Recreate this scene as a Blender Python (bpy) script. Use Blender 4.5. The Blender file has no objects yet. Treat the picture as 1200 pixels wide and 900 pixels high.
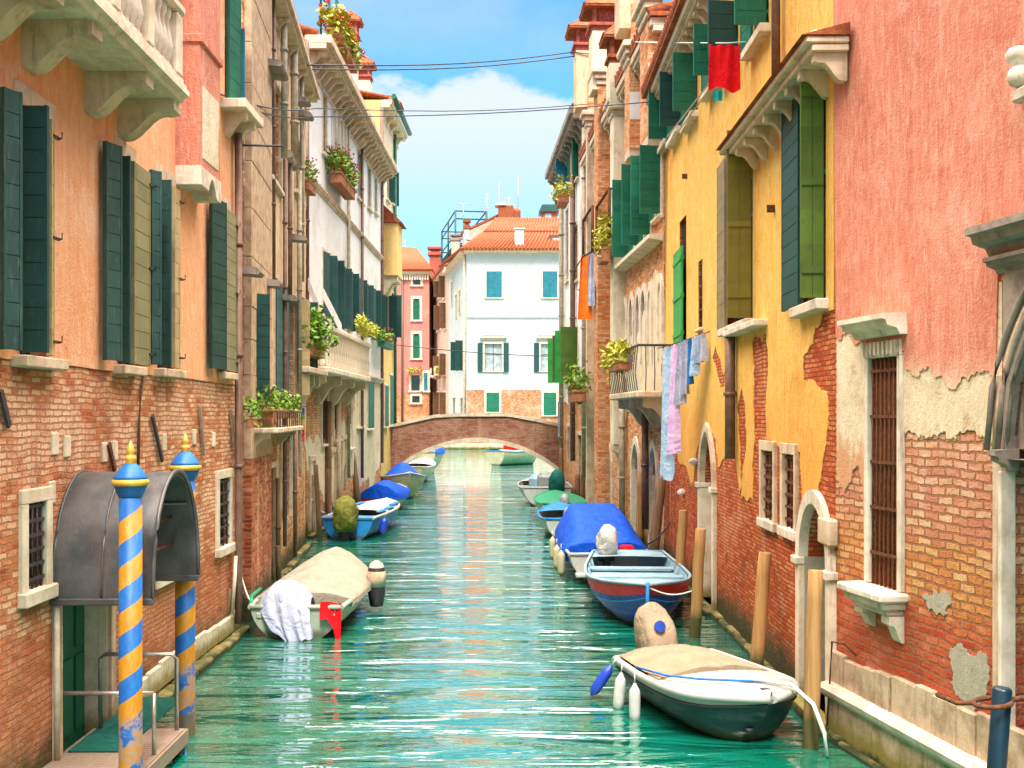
import bpy, bmesh, math, random
from mathutils import Vector, Matrix
from mathutils.geometry import tessellate_polygon
random.seed(7)
R = math.radians
scene = bpy.context.scene
COL = scene.collection

# ------------------------------------------------------------------ camera, world, sun, exposure
CAM_H, FPX, CX, HY = 3.6, 1300.0, 600.0, 487.0
cam = bpy.data.cameras.new('camera'); camo = bpy.data.objects.new('camera', cam); COL.objects.link(camo)
camo.location = (0, 0, CAM_H); camo.rotation_euler = (R(90), 0, 0)
cam.sensor_fit = 'HORIZONTAL'; cam.sensor_width = 36.0; cam.lens = FPX / 1200 * 36.0
cam.shift_y = (HY - 450) / 1200.0
cam.clip_start = 0.1; cam.clip_end = 6000
scene.camera = camo

SUN_EL, SUN_AZ = 60.0, 174.0          # azimuth clockwise from +Y (view direction); the sun stands behind us, almost along the canal
sd = Vector((math.sin(R(SUN_AZ)) * math.cos(R(SUN_EL)), math.cos(R(SUN_AZ)) * math.cos(R(SUN_EL)), math.sin(R(SUN_EL))))
sl = bpy.data.lights.new('sun', 'SUN'); sl.energy = 2.0; sl.angle = R(9.0); sl.color = (1.0, 0.95, 0.87)
so = bpy.data.objects.new('sun', sl); COL.objects.link(so)
so.rotation_euler = (-sd).to_track_quat('-Z', 'Y').to_euler()

world = bpy.data.worlds.new('World'); scene.world = world; world.use_nodes = True
def build_world():
    nt = world.node_tree; nt.nodes.clear()
    out = nt.nodes.new('ShaderNodeOutputWorld'); bg = nt.nodes.new('ShaderNodeBackground')
    bg.inputs['Strength'].default_value = 0.082
    sky = nt.nodes.new('ShaderNodeTexSky'); sky.sky_type = 'NISHITA'; sky.sun_disc = False
    sky.sun_elevation = R(SUN_EL); sky.sun_rotation = R(SUN_AZ)
    sky.air_density = 1.0; sky.dust_density = 0.6; sky.ozone_density = 2.0
    tc = nt.nodes.new('ShaderNodeTexCoord')
    sep = nt.nodes.new('ShaderNodeSeparateXYZ'); nt.links.new(tc.outputs['Generated'], sep.inputs[0])
    mp = nt.nodes.new('ShaderNodeMapping'); mp.inputs['Scale'].default_value = (1, 1, 1.9)
    mp.inputs['Location'].default_value = (0.35, 0.1, 0.12)
    nt.links.new(tc.outputs['Generated'], mp.inputs[0])
    def noise(scale, detail):
        n = nt.nodes.new('ShaderNodeTexNoise'); n.inputs['Scale'].default_value = scale
        n.inputs['Detail'].default_value = detail; n.inputs['Roughness'].default_value = 0.58
        nt.links.new(mp.outputs[0], n.inputs['Vector']); return n.outputs['Fac']
    def math_(op, a, b=None, clamp=False):
        m = nt.nodes.new('ShaderNodeMath'); m.operation = op; m.use_clamp = clamp
        for i, v in enumerate((a, b)):
            if v is None: continue
            if isinstance(v, (int, float)): m.inputs[i].default_value = v
            else: nt.links.new(v, m.inputs[i])
        return m.outputs[0]
    def mrange(v, a, b, c, d):
        m = nt.nodes.new('ShaderNodeMapRange'); m.interpolation_type = 'SMOOTHSTEP'
        m.inputs[1].default_value = a; m.inputs[2].default_value = b; m.inputs[3].default_value = c; m.inputs[4].default_value = d
        nt.links.new(v, m.inputs[0]); return m.outputs[0]
    n1 = noise(7.0, 7); n2 = noise(2.2, 6)
    # low cumulus bank on the horizon with a billowy top
    edge = math_('ADD', sep.outputs[2], math_('MULTIPLY', math_('SUBTRACT', n1, 0.5), -0.30))
    bank = mrange(edge, 0.25, 0.285, 0.80, 0.0)
    lowfade = mrange(sep.outputs[2], 0.14, 0.265, 0.34, 1.0)
    bank = math_('MULTIPLY', bank, lowfade)
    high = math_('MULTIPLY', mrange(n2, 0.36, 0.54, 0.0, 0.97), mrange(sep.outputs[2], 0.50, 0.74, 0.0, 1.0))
    wisps = math_('MULTIPLY', mrange(n2, 0.40, 0.72, 0.0, 0.40), mrange(sep.outputs[2], 0.25, 0.35, 0.0, 1.0))
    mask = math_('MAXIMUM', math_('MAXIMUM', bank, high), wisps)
    tint = nt.nodes.new('ShaderNodeMix'); tint.data_type = 'RGBA'; tint.blend_type = 'MULTIPLY'
    tint.inputs['Factor'].default_value = 1.0
    nt.links.new(sky.outputs[0], tint.inputs[6]); tint.inputs[7].default_value = (0.46, 1.06, 1.20, 1)
    mix = nt.nodes.new('ShaderNodeMix'); mix.data_type = 'RGBA'
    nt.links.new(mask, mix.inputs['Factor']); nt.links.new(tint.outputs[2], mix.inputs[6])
    # overhead clouds: added out of view as fill light, far brighter than the low bank
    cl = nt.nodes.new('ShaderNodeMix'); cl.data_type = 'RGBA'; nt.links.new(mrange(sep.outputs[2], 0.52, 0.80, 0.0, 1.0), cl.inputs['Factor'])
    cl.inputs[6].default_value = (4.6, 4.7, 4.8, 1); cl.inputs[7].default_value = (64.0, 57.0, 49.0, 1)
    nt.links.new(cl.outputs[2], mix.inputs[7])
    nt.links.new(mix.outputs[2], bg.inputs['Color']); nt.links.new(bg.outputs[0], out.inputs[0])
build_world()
scene.render.engine = 'CYCLES'
scene.cycles.use_denoising = True
scene.cycles.max_bounces = 6; scene.cycles.diffuse_bounces = 4; scene.cycles.glossy_bounces = 3
scene.cycles.caustics_reflective = False; scene.cycles.caustics_refractive = False
scene.view_settings.view_transform = 'Standard'; scene.view_settings.look = 'None'
scene.view_settings.gamma = 1.0; scene.view_settings.use_curve_mapping = False
scene.view_settings.exposure = 1.42

# ------------------------------------------------------------------ node helper
class NB:
    def __init__(s, name, rough=0.85, spec=0.3):
        s.m = bpy.data.materials.new(name); s.m.use_nodes = True; s.nt = s.m.node_tree
        s.b = s.nt.nodes['Principled BSDF']; s.b.inputs['Roughness'].default_value = rough
        s.b.inputs['Specular IOR Level'].default_value = spec
        s.tc = s.nt.nodes.new('ShaderNodeTexCoord'); s.obj = s.tc.outputs['Object']
    def put(s, sock, v):
        if isinstance(v, (int, float)): sock.default_value = v
        elif isinstance(v, (tuple, list)): sock.default_value = tuple(v) + ((1,) if len(v) == 3 and sock.type == 'RGBA' else ())
        else: s.nt.links.new(v, sock)
    def map(s, scale=(1, 1, 1), rot=(0, 0, 0), vec=None):
        n = s.nt.nodes.new('ShaderNodeMapping'); n.inputs['Scale'].default_value = scale; n.inputs['Rotation'].default_value = rot
        s.nt.links.new(vec or s.obj, n.inputs[0]); return n.outputs[0]
    def noise(s, scale, detail=4, rough=0.6, vec=None, dist=0.0, color=False):
        n = s.nt.nodes.new('ShaderNodeTexNoise'); n.inputs['Scale'].default_value = scale; n.inputs['Detail'].default_value = detail
        n.inputs['Roughness'].default_value = rough; n.inputs['Distortion'].default_value = dist
        s.nt.links.new(vec or s.obj, n.inputs['Vector']); return n.outputs['Color' if color else 'Fac']
    def ramp(s, fac, stops):
        n = s.nt.nodes.new('ShaderNodeValToRGB'); el = n.color_ramp.elements
        while len(el) < len(stops): el.new(0.5)
        for e, (p, c) in zip(el, stops):
            e.position = p; e.color = (c, c, c, 1) if isinstance(c, (int, float)) else tuple(c) + (1,)
        s.nt.links.new(fac, n.inputs[0]); return n.outputs[0]
    def mix(s, fac, a, b, mode='MIX'):
        n = s.nt.nodes.new('ShaderNodeMix'); n.data_type = 'RGBA'; n.blend_type = mode
        s.put(n.inputs['Factor'], fac); s.put(n.inputs[6], a); s.put(n.inputs[7], b); return n.outputs[2]
    def math(s, op, a, b=0.0, clamp=False):
        n = s.nt.nodes.new('ShaderNodeMath'); n.operation = op; n.use_clamp = clamp
        s.put(n.inputs[0], a); s.put(n.inputs[1], b); return n.outputs[0]
    def mr(s, v, a, b, c=0.0, d=1.0):
        n = s.nt.nodes.new('ShaderNodeMapRange'); n.interpolation_type = 'SMOOTHSTEP'
        for i, q in enumerate((v, a, b, c, d)): s.put(n.inputs[i], q)
        return n.outputs[0]
    def sep(s, vec=None):
        n = s.nt.nodes.new('ShaderNodeSeparateXYZ'); s.nt.links.new(vec or s.obj, n.inputs[0]); return n.outputs
    def comb(s, x, y, z):
        n = s.nt.nodes.new('ShaderNodeCombineXYZ')
        for i, q in enumerate((x, y, z)): s.put(n.inputs[i], q)
        return n.outputs[0]
    def bump(s, h, strength=0.4, dist=0.02):
        n = s.nt.nodes.new('ShaderNodeBump'); n.inputs['Strength'].default_value = strength; n.inputs['Distance'].default_value = dist
        s.nt.links.new(h, n.inputs['Height']); s.nt.links.new(n.outputs[0], s.b.inputs['Normal'])
    def color(s, c): s.put(s.b.inputs['Base Color'], c)
    def worldz(s):
        g = s.nt.nodes.new('ShaderNodeNewGeometry'); return s.sep(g.outputs['Position'])[2]

def mix3(a, b, t): return tuple(x + (y - x) * t for x, y in zip(a, b))
def sc3(c, k): return tuple(min(1.0, x * k) for x in c)

def m_plaster(name, main, dark, pale, streak=0.5, grime=(0.30, 0.24, 0.18), grime_z=None, big=0.5, mottles=0.45, fade=None):
    n = NB(name, 0.9, 0.2)
    a = n.noise(big, 5, 0.65, dist=0.4)
    c = n.ramp(a, [(0.30, dark), (0.48, main), (0.60, main), (0.74, pale)])
    st = n.noise(1.0, 5, 0.7, n.map((7, 7, 0.55)))
    c = n.mix(n.mr(st, 0.50, 0.74, 0.0, streak), c, dark)
    c = n.mix(n.mr(st, 0.46, 0.26, 0.0, streak * 0.8), c, pale)
    s2 = n.noise(1.0, 5, 0.75, n.map((24, 24, 4.2)))
    c = n.mix(n.mr(s2, 0.50, 0.70, 0.0, streak * 0.95), c, pale)
    c = n.mix(n.mr(s2, 0.46, 0.30, 0.0, streak * 0.9), c, sc3(dark, 0.9))
    mo = n.noise(9, 6, 0.72, n.map((1, 1, 0.6)))
    c = n.mix(n.mr(mo, 0.42, 0.75, 0.0, mottles), c, pale)
    sp = n.noise(3.1, 6, 0.75)
    c = n.mix(n.mr(sp, 0.57, 0.70, 0.0, 0.55), c, sc3(dark, 0.8))
    bl = n.noise(1.3, 7, 0.8, n.map((1, 1, 0.7)), dist=1.0)
    c = n.mix(n.mr(bl, 0.54, 0.62, 0.0, 0.45), c, pale)
    c = n.mix(n.mr(n.noise(40, 3, 0.7), 0.60, 0.75, 0.0, 0.35), c, sc3(dark, 0.6))
    if grime_z:
        zz = n.math('ADD', n.sep()[2], n.math('MULTIPLY', n.math('SUBTRACT', a, 0.5), 1.6))
        c = n.mix(n.mr(zz, grime_z[1], grime_z[0], 0.0, 0.6), c, grime)
    if fade:      # the coat wears thin towards its broken lower edge
        zf = n.math('ADD', n.sep()[2], n.math('MULTIPLY', n.math('SUBTRACT', n.math('ADD', n.math('MULTIPLY', bl, .6), n.math('MULTIPLY', mo, .4)), 0.5), fade[2]))
        c = n.mix(n.mr(zf, fade[1], fade[0], 0.0, 0.9), c, fade[3])
    n.color(c); f = n.noise(34, 5, 0.7)
    n.bump(n.math('ADD', n.math('MULTIPLY', mo, 1.0), n.math('MULTIPLY', f, 0.7)), 0.8, 0.035)
    return n.m

def m_brick(name, cols, mortar, pale, pale_amt=0.5, pale_lo=0.45, wet=True, bw=0.25, rh=0.078, rough=1.0, dark=(0.10, 0.035, 0.02), msize=0.011, distort=0.03, zones=(), depth=0.022):
    n = NB(name, 0.92, 0.2)
    x, y, z = n.sep()
    dn = n.noise(2.2, 4, 0.6, color=True)
    dsep = n.sep(dn)
    dd = n.noise(14, 3, 0.6, color=True); d2 = n.sep(dd)
    xx = n.math('ADD', n.math('ADD', x, y), n.math('MULTIPLY', n.math('SUBTRACT', d2[0], 0.5), distort * 0.8))
    zz = n.math('ADD', n.math('ADD', z, n.math('MULTIPLY', n.math('SUBTRACT', dsep[1], 0.5), distort * 1.3)), n.math('MULTIPLY', n.math('SUBTRACT', d2[1], 0.5), distort * 0.5))
    vec = n.comb(xx, zz, 0.0)
    bt = n.nt.nodes.new('ShaderNodeTexBrick'); bt.offset = 0.5
    for k, v in (('Color1', (0, 0, 0, 1)), ('Color2', (1, 1, 1, 1)), ('Mortar', (0.5, 0.5, 0.5, 1)), ('Scale', 1.0), ('Mortar Size', msize), ('Mortar Smooth', 0.35), ('Bias', 0.0), ('Brick Width', bw), ('Row Height', rh)):
        bt.inputs[k].default_value = v
    n.nt.links.new(vec, bt.inputs['Vector'])
    k = len(cols)
    c = n.ramp(bt.outputs['Color'], [(i / (k - 1), q) for i, q in enumerate(cols)])
    fine = n.noise(22, 5, 0.7)
    c = n.mix(n.mr(fine, 0.45, 0.8, 0.0, 0.55), c, sc3(cols[0], 0.55))
    big = n.noise(0.55, 6, 0.7, n.map((1, 1, 1.5)), dist=0.6)
    mid = n.noise(3.2, 6, 0.75, n.map((1, 1, 1.3)))
    w = n.math('ADD', n.math('MULTIPLY', big, 0.65), n.math('MULTIPLY', mid, 0.35))
    pm = n.mr(w, pale_lo, pale_lo + 0.14, 0.0, pale_amt)
    c = n.mix(pm, c, pale)
    c = n.mix(n.mr(w, 0.45, 0.33, 0.0, 0.7), c, dark); soot = n.noise(1.0, 6, 0.75, n.map((0.9, 0.9, 0.45)), dist=1.0); c = n.mix(n.mr(soot, 0.54, 0.70, 0.0, 0.55), c, mix3(dark, (0.16, 0.12, 0.10), .6))
    run = n.noise(1.0, 4, 0.6, n.map((1.7, 1.7, 0.16)))
    c = n.mix(n.math('MULTIPLY', n.mr(run, 0.58, 0.68), n.mr(fine, 0.3, 0.6, 0.25, 0.7)), c, pale)
    for z0, z1, zc, za in zones:      # courses where a different brick or more weathering shows
        zq = n.math('ADD', z, n.math('MULTIPLY', n.math('SUBTRACT', mid, 0.5), 1.3))
        c = n.mix(n.math('MULTIPLY', n.mr(zq, z0 - .25, z0 + .1), n.mr(zq, z1 - .1, z1 + .25, za, 0.0)), c, n.mix(1.0, n.mix(0.5, c, (.9, .9, .9)), zc, 'MULTIPLY'))
    c = n.mix(n.math('MULTIPLY', bt.outputs['Fac'], 0.9), c, mortar)
    # spots where mortar and lime have smeared over the brickwork
    sm = n.noise(6.5, 5, 0.7)
    c = n.mix(n.mr(sm, 0.62, 0.72, 0.0, 0.55), c, pale)
    if wet:
        wz = n.math('ADD', z, n.math('MULTIPLY', n.math('SUBTRACT', mid, 0.5), 0.7))
        c = n.mix(n.mr(wz, 0.85, 0.35, 0.0, 0.55), c, (0.16, 0.10, 0.045)); c = n.mix(n.mr(wz, 0.62, 0.22, 0.0, 0.92), c, (0.05, 0.055, 0.02))
    n.color(c)
    h = n.math('ADD', n.math('MULTIPLY', n.math('SUBTRACT', 1.0, bt.outputs['Fac']), 0.8), n.math('MULTIPLY', fine, 0.7 * rough))
    h = n.math('ADD', h, n.math('MULTIPLY', mid, 1.2))
    n.bump(h, 1.0, depth)
    return n.m

def m_stone(name, c, d, wet=True, scale=3.0, bump=0.5, rough=0.85, stain=0.5):
    n = NB(name, rough, 0.3)
    a = n.noise(scale, 6, 0.7); st = n.noise(1.0, 5, 0.7, n.map((9, 9, 0.8)))
    col = n.ramp(a, [(0.32, d), (0.55, c), (0.75, sc3(c, 1.15))])
    col = n.mix(n.mr(st, 0.52, 0.72, 0.0, stain), col, sc3(d, 0.55))
    if wet:
        wz = n.math('ADD', n.worldz(), n.math('MULTIPLY', n.math('SUBTRACT', a, 0.5), 0.3))
        col = n.mix(n.mr(wz, 0.40, 0.16, 0.0, 0.9), col, (0.22, 0.17, 0.025))
        col = n.mix(n.mr(wz, 0.15, 0.05, 0.0, 0.95), col, (0.02, 0.035, 0.012))
    n.color(col); n.bump(n.math('ADD', a, n.math('MULTIPLY', n.noise(26, 5, 0.7), 0.5)), bump, 0.02)
    return n.m

def m_paint(name, c, worn=None, rough=0.55, amt=0.35, spec=0.35, scale=6.0, bump=0.2, along=(5, 5, 0.8)):
    n = NB(name, rough, spec)
    a = n.noise(scale, 6, 0.7, n.map(along)); b = n.noise(2.0, 5, 0.6)
    col = n.mix(n.mr(b, 0.35, 0.7, 0.0, 0.45), c, sc3(c, 0.62))
    fl = n.math('FLOOR', n.math('MULTIPLY', n.sep()[2], 5.2)); wn = n.nt.nodes.new('ShaderNodeTexWhiteNoise'); wn.noise_dimensions = '2D'
    n.nt.links.new(n.comb(fl, n.math('FLOOR', n.math('MULTIPLY', n.sep()[0], 2.5)), 0.0), wn.inputs['Vector'])
    col = n.mix(n.math('MULTIPLY', wn.outputs['Value'], 0.6), col, sc3(c, 0.55))
    col = n.mix(n.mr(a, 0.52, 0.70, 0.0, amt), col, worn or sc3(c, 1.6))
    ch = n.noise(30, 6, 0.8); col = n.mix(n.mr(ch, 0.63, 0.67, 0.0, 0.6), col, mix3(worn or sc3(c, 1.6), (0.34, 0.28, 0.20), .5))
    n.color(col); n.bump(a, bump, 0.01)
    return n.m

def m_flat(name, c, rough=0.6, spec=0.35, metal=0.0, var=0.25, scale=8.0, bump=0.1):
    n = NB(name, rough, spec); n.b.inputs['Metallic'].default_value = metal
    a = n.noise(scale, 5, 0.65)
    n.color(n.mix(n.mr(a, 0.3, 0.75, 0.0, 1.0), sc3(c, 1 - var), sc3(c, 1 + var)))
    n.bump(a, bump, 0.01)
    return n.m

def m_hull(name, c, rough=0.35, var=0.15):
    n = NB(name, rough, 0.5)
    a = n.noise(3.0, 6, 0.7); b = n.noise(1.0, 5, 0.75, n.map((2.0, 2.0, 9.0))); st = n.noise(1.0, 5, 0.7, n.map((16, 16, 1.4)))
    col = n.mix(n.mr(a, 0.3, 0.75), sc3(c, 1 - var), sc3(c, 1 + var))
    col = n.mix(n.mr(b, 0.62, 0.74, 0.0, 0.3), col, (0.30, 0.27, 0.22))
    col = n.mix(n.mr(st, 0.58, 0.74, 0.0, 0.32), col, (0.16, 0.12, 0.075))
    z = n.math('ADD', n.worldz(), n.math('MULTIPLY', n.math('SUBTRACT', a, 0.5), 0.10))
    col = n.mix(n.mr(z, 0.17, 0.06, 0.0, 0.85), col, (0.05, 0.055, 0.02))
    n.color(col); n.put(n.b.inputs['Roughness'], n.mr(b, 0.4, 0.7, rough, min(1, rough + .35))); n.bump(a, 0.08, 0.01)
    return n.m

def m_cloth(name, c, fold=None, rough=0.9, scale=3.0):
    n = NB(name, rough, 0.15)
    a = n.noise(scale, 5, 0.6); w = n.noise(60, 2, 0.5)
    col = n.mix(n.mr(a, 0.35, 0.7, 0.0, 0.7), c, fold or sc3(c, 0.8))
    cr = n.math('ABSOLUTE', n.math('SUBTRACT', n.noise(2.6, 3, 0.55, dist=1.2), 0.5)); n.color(n.mix(n.mr(n.noise(5, 6, 0.75), 0.55, 0.75, 0.0, 0.35), col, sc3(c, 0.62)))
    n.bump(n.math('ADD', n.math('ADD', a, n.math('MULTIPLY', cr, -1.4)), n.math('MULTIPLY', w, 0.08)), 0.7, 0.07)
    return n.m

def m_leaf(name, c1, c2, c3):
    n = NB(name, 0.6, 0.3)
    a = n.noise(9, 4, 0.7)
    n.color(n.ramp(a, [(0.3, c1), (0.5, c2), (0.68, c3)]))
    n.b.inputs['Subsurface Weight'].default_value = 0.0
    return n.m

M = {}
M['orange'] = m_plaster('orange_plaster', (0.86, 0.39, 0.19), (0.76, 0.25, 0.09), (0.91, 0.58, 0.40), 0.65)
M['pink'] = m_plaster('pink_plaster', (0.64, 0.22, 0.14), (0.52, 0.13, 0.07), (0.73, 0.40, 0.30), 0.75, fade=(3.75, 4.2, 1.4, (0.80, 0.58, 0.42)))
M['yellow'] = m_plaster('yellow_plaster', (0.80, 0.46, 0.085), (0.68, 0.28, 0.04), (0.86, 0.63, 0.27), 0.8, grime=(0.72, 0.27, 0.04), grime_z=(2.2, 5.2))
M['cream'] = m_plaster('cream_render', (0.72, 0.60, 0.42), (0.50, 0.36, 0.22), (0.80, 0.72, 0.58), 0.5, big=1.2)
M['white'] = m_plaster('white_plaster', (0.76, 0.74, 0.73), (0.60, 0.53, 0.47), (0.82, 0.82, 0.84), 0.35)
M['stonewall'] = m_plaster('weathered_stucco', (0.66, 0.46, 0.28), (0.36, 0.21, 0.11), (0.78, 0.64, 0.46), 0.95, big=1.4)
M['farwhite'] = m_plaster('far_white_plaster', (0.44, 0.455, 0.445), (0.36, 0.36, 0.335), (0.48, 0.50, 0.50), 0.5)
M['farred'] = m_plaster('far_red_plaster', (0.60, 0.19, 0.15), (0.52, 0.14, 0.11), (0.64, 0.30, 0.25), 0.3)
M['farpink'] = m_plaster('far_pink_plaster', (0.56, 0.36, 0.27), (0.48, 0.27, 0.19), (0.60, 0.46, 0.39), 0.3)
M['ochre'] = m_plaster('ochre_plaster', (0.76, 0.50, 0.17), (0.60, 0.36, 0.10), (0.82, 0.63, 0.33), 0.4)
M['brickA'] = m_brick('weathered_brick', [(0.46, 0.10, 0.035), (0.62, 0.20, 0.08), (0.70, 0.32, 0.15), (0.78, 0.50, 0.32)], (0.44, 0.19, 0.09), (0.88, 0.60, 0.42), 0.75, 0.46, zones=((-.5, 1.5, (0.74, 0.22, 0.09), .65),), distort=.055, depth=.035, bw=.205, rh=.063, msize=.011)
M['brickY'] = m_brick('red_brick', [(0.44, 0.06, 0.014), (0.58, 0.105, 0.025), (0.66, 0.15, 0.04), (0.70, 0.24, 0.09)], (0.24, 0.055, 0.02), (0.76, 0.42, 0.25), 0.5, 0.51, depth=.05, bw=.19, rh=.058, msize=.010, distort=.04)
M['brickP'] = m_brick('worn_brick', [(0.50, 0.06, 0.022), (0.64, 0.17, 0.06), (0.72, 0.36, 0.16), (0.80, 0.56, 0.38)], (0.40, 0.15, 0.075), (0.82, 0.58, 0.42), 0.55, 0.50, distort=0.065, msize=0.016, bw=0.24, rh=0.084, depth=.05, zones=((-1, 1.75, (0.72, 0.13, 0.055), .8), (1.8, 2.45, (0.88, 0.56, 0.17), .6), (2.5, 9, (0.88, 0.62, 0.46), .6)))
M['brickdark'] = m_brick('dark_pier_brick', [(0.24, 0.05, 0.02), (0.38, 0.08, 0.03), (0.50, 0.14, 0.05), (0.60, 0.30, 0.16)], (0.42, 0.22, 0.13), (0.66, 0.44, 0.30), 0.7, 0.50, distort=.06, depth=.03)
M['brickR'] = m_brick('orange_brick', [(0.50, 0.12, 0.035), (0.64, 0.22, 0.075), (0.72, 0.33, 0.14), (0.78, 0.46, 0.26)], (0.50, 0.25, 0.12), (0.82, 0.58, 0.38), 0.6, 0.48, depth=.03)
M['brickB'] = m_brick('bridge_brick', [(0.25, 0.085, 0.05), (0.32, 0.12, 0.075), (0.36, 0.15, 0.10), (0.42, 0.20, 0.14)], (0.22, 0.11, 0.075), (0.52, 0.30, 0.21), 0.75, 0.45, depth=.04)
M['limerender'] = m_plaster('bare_lime_render', (0.72, 0.59, 0.41), (0.56, 0.40, 0.23), (0.80, 0.71, 0.56), 0.3, big=2.0, mottles=0.8, fade=(3.15, 3.5, 2.2, (0.62, 0.30, 0.15)))
M['cementpatch'] = m_plaster('grey_cement_patch', (0.42, 0.38, 0.29), (0.30, 0.27, 0.20), (0.52, 0.48, 0.40), 0.3, big=2.0)
M['stone'] = m_stone('istrian_stone', (0.72, 0.61, 0.47), (0.52, 0.40, 0.27))
M['stonedark'] = m_stone('sooty_stone', (0.30, 0.24, 0.20), (0.14, 0.11, 0.095), stain=0.7)
M['stonewhite'] = m_stone('white_marble', (0.70, 0.60, 0.49), (0.46, 0.37, 0.29), stain=0.75)
M['stonewarm'] = m_stone('warm_stone', (0.66, 0.50, 0.36), (0.42, 0.28, 0.17), stain=0.6)
M['stonefoot'] = m_stone('grimy_footing_stone', (0.56, 0.42, 0.29), (0.28, 0.18, 0.105), scale=2.2, bump=1.0, stain=0.95)
M['pierstone'] = m_stone('brown_pier_stone', (0.52, 0.36, 0.23), (0.32, 0.20, 0.12), scale=5, bump=0.9)
M['teal'] = m_paint('dark_teal_paint', (0.008, 0.060, 0.054), (0.03, 0.11, 0.09), amt=0.45)
M['tealgrey'] = m_paint('faded_teal_paint', (0.025, 0.085, 0.082), (0.12, 0.18, 0.16), amt=0.55)
M['olive'] = m_paint('faded_olive_paint', (0.27, 0.245, 0.12), (0.42, 0.36, 0.20), amt=0.6)
M['tan'] = m_paint('bleached_tan_paint', (0.50, 0.36, 0.17), (0.62, 0.48, 0.28), amt=0.5)
M['green'] = m_paint('green_paint', (0.006, 0.14, 0.075), (0.04, 0.22, 0.13), amt=0.5)
M['brightgreen'] = m_paint('bright_green_paint', (0.015, 0.36, 0.06), (0.42, 0.34, 0.05), amt=0.6, scale=9)
M['limegreen'] = m_paint('mossy_green_paint', (0.075, 0.145, 0.012), (0.025, 0.06, 0.01), amt=0.8, scale=7, along=(4, 4, 2.0))
M['mossboard'] = m_paint('mossy_board', (0.20, 0.165, 0.02), (0.11, 0.09, 0.02), amt=0.7, scale=5)
M['weatherboard'] = m_paint('bare_weathered_board', (0.28, 0.20, 0.10), (0.12, 0.14, 0.05), amt=0.8, scale=6)
M['bluegreen'] = m_paint('blue_green_paint', (0.015, 0.17, 0.23), (0.03, 0.24, 0.30), amt=0.3)
M['brownwood'] = m_paint('brown_wood', (0.16, 0.075, 0.035), (0.28, 0.14, 0.07), amt=0.5)
M['iron'] = m_flat('rusted_iron', (0.13, 0.05, 0.025), 0.8, 0.2, 0, 0.5, 25)
M['rustwood'] = m_paint('red_brown_boards', (0.24, 0.075, 0.03), (0.36, 0.14, 0.06), amt=0.6, along=(9, 9, 0.6))
M['darkiron'] = m_flat('dark_iron', (0.045, 0.04, 0.04), 0.6, 0.4, 0, 0.4, 25)
M['pipe'] = m_flat('copper_pipe', (0.17, 0.095, 0.065), 0.55, 0.4, 0.2, 0.3, 6)
M['pipepale'] = m_flat('grey_pipe', (0.36, 0.29, 0.20), 0.6, 0.4, 0.1, 0.3, 6)
M['glass'] = m_flat('dark_window_glass', (0.02, 0.025, 0.028), 0.08, 0.7, 0, 0.3, 3, 0.02)
M['curtain'] = m_flat('curtained_glass', (0.34, 0.38, 0.38), 0.25, 0.5, 0, 0.3, 3, 0.02)
M['dark'] = m_flat('dark_interior', (0.025, 0.02, 0.018), 0.9, 0.1)
M['terracotta'] = m_flat('terracotta_tile', (0.30, 0.078, 0.03), 0.85, 0.2, 0, 0.45, 7)
M['redpot'] = m_flat('red_chimney_brick', (0.42, 0.10, 0.065), 0.85, 0.2, 0, 0.4, 12)
def m_sheetmetal():
    n = NB('dull_copper_sheet', 0.42, 0.5); n.b.inputs['Metallic'].default_value = 0.4
    a = n.noise(2.2, 6, 0.7); st = n.noise(1.0, 6, 0.75, n.map((9, 9, 0.9))); sp = n.noise(14, 5, 0.75)
    col = n.mix(n.mr(a, 0.35, 0.7), (0.085, 0.085, 0.088), (0.15, 0.145, 0.14))
    col = n.mix(n.mr(st, 0.52, 0.72, 0, 0.7), col, (0.20, 0.125, 0.085)); col = n.mix(n.mr(st, 0.44, 0.28, 0, 0.6), col, (0.07, 0.11, 0.12))
    col = n.mix(n.mr(sp, 0.62, 0.72, 0, 0.5), col, (0.26, 0.25, 0.23))
    n.color(col); n.put(n.b.inputs['Roughness'], n.mr(a, 0.3, 0.7, 0.34, 0.6)); n.bump(n.math('ADD', a, n.math('MULTIPLY', sp, .2)), 0.3, 0.03); return n.m
M['copper'] = m_sheetmetal()
M['deckwood'] = m_paint('grey_deck_boards', (0.33, 0.23, 0.165), (0.44, 0.33, 0.25), amt=0.6, along=(1, 9, 9))
M['steel'] = m_flat('brushed_steel', (0.42, 0.38, 0.33), 0.4, 0.5, 0.7, 0.2, 10)
M['bluepaint'] = m_paint('blue_paint', (0.015, 0.17, 0.52), (0.05, 0.28, 0.62), amt=0.25, rough=0.45)
M['gold'] = m_flat('gold_paint', (0.68, 0.40, 0.05), 0.4, 0.5, 0.15, 0.2, 10)
M['mat_green'] = m_cloth('green_mat', (0.01, 0.10, 0.075))
M['bluetarp'] = m_cloth('blue_tarpaulin', (0.004, 0.075, 0.52), (0.003, 0.042, 0.36), 0.55)
M['beigecanvas'] = m_cloth('beige_canvas', (0.34, 0.25, 0.165), (0.24, 0.17, 0.11))
M['palecanvas'] = m_cloth('pale_canvas', (0.33, 0.295, 0.225), (0.23, 0.20, 0.145))
M['whitecanvas'] = m_cloth('white_canvas', (0.58, 0.53, 0.48), (0.44, 0.38, 0.34))
M['mosscloth'] = m_cloth('mossy_cloth', (0.20, 0.18, 0.03), (0.06, 0.07, 0.02), scale=9)
M['whitecloth'] = m_cloth('white_cloth', (0.42, 0.43, 0.54), (0.28, 0.30, 0.45))
M['bluecloth'] = m_cloth('pale_blue_cloth', (0.30, 0.50, 0.72), (0.64, 0.68, 0.76), scale=6)
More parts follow.
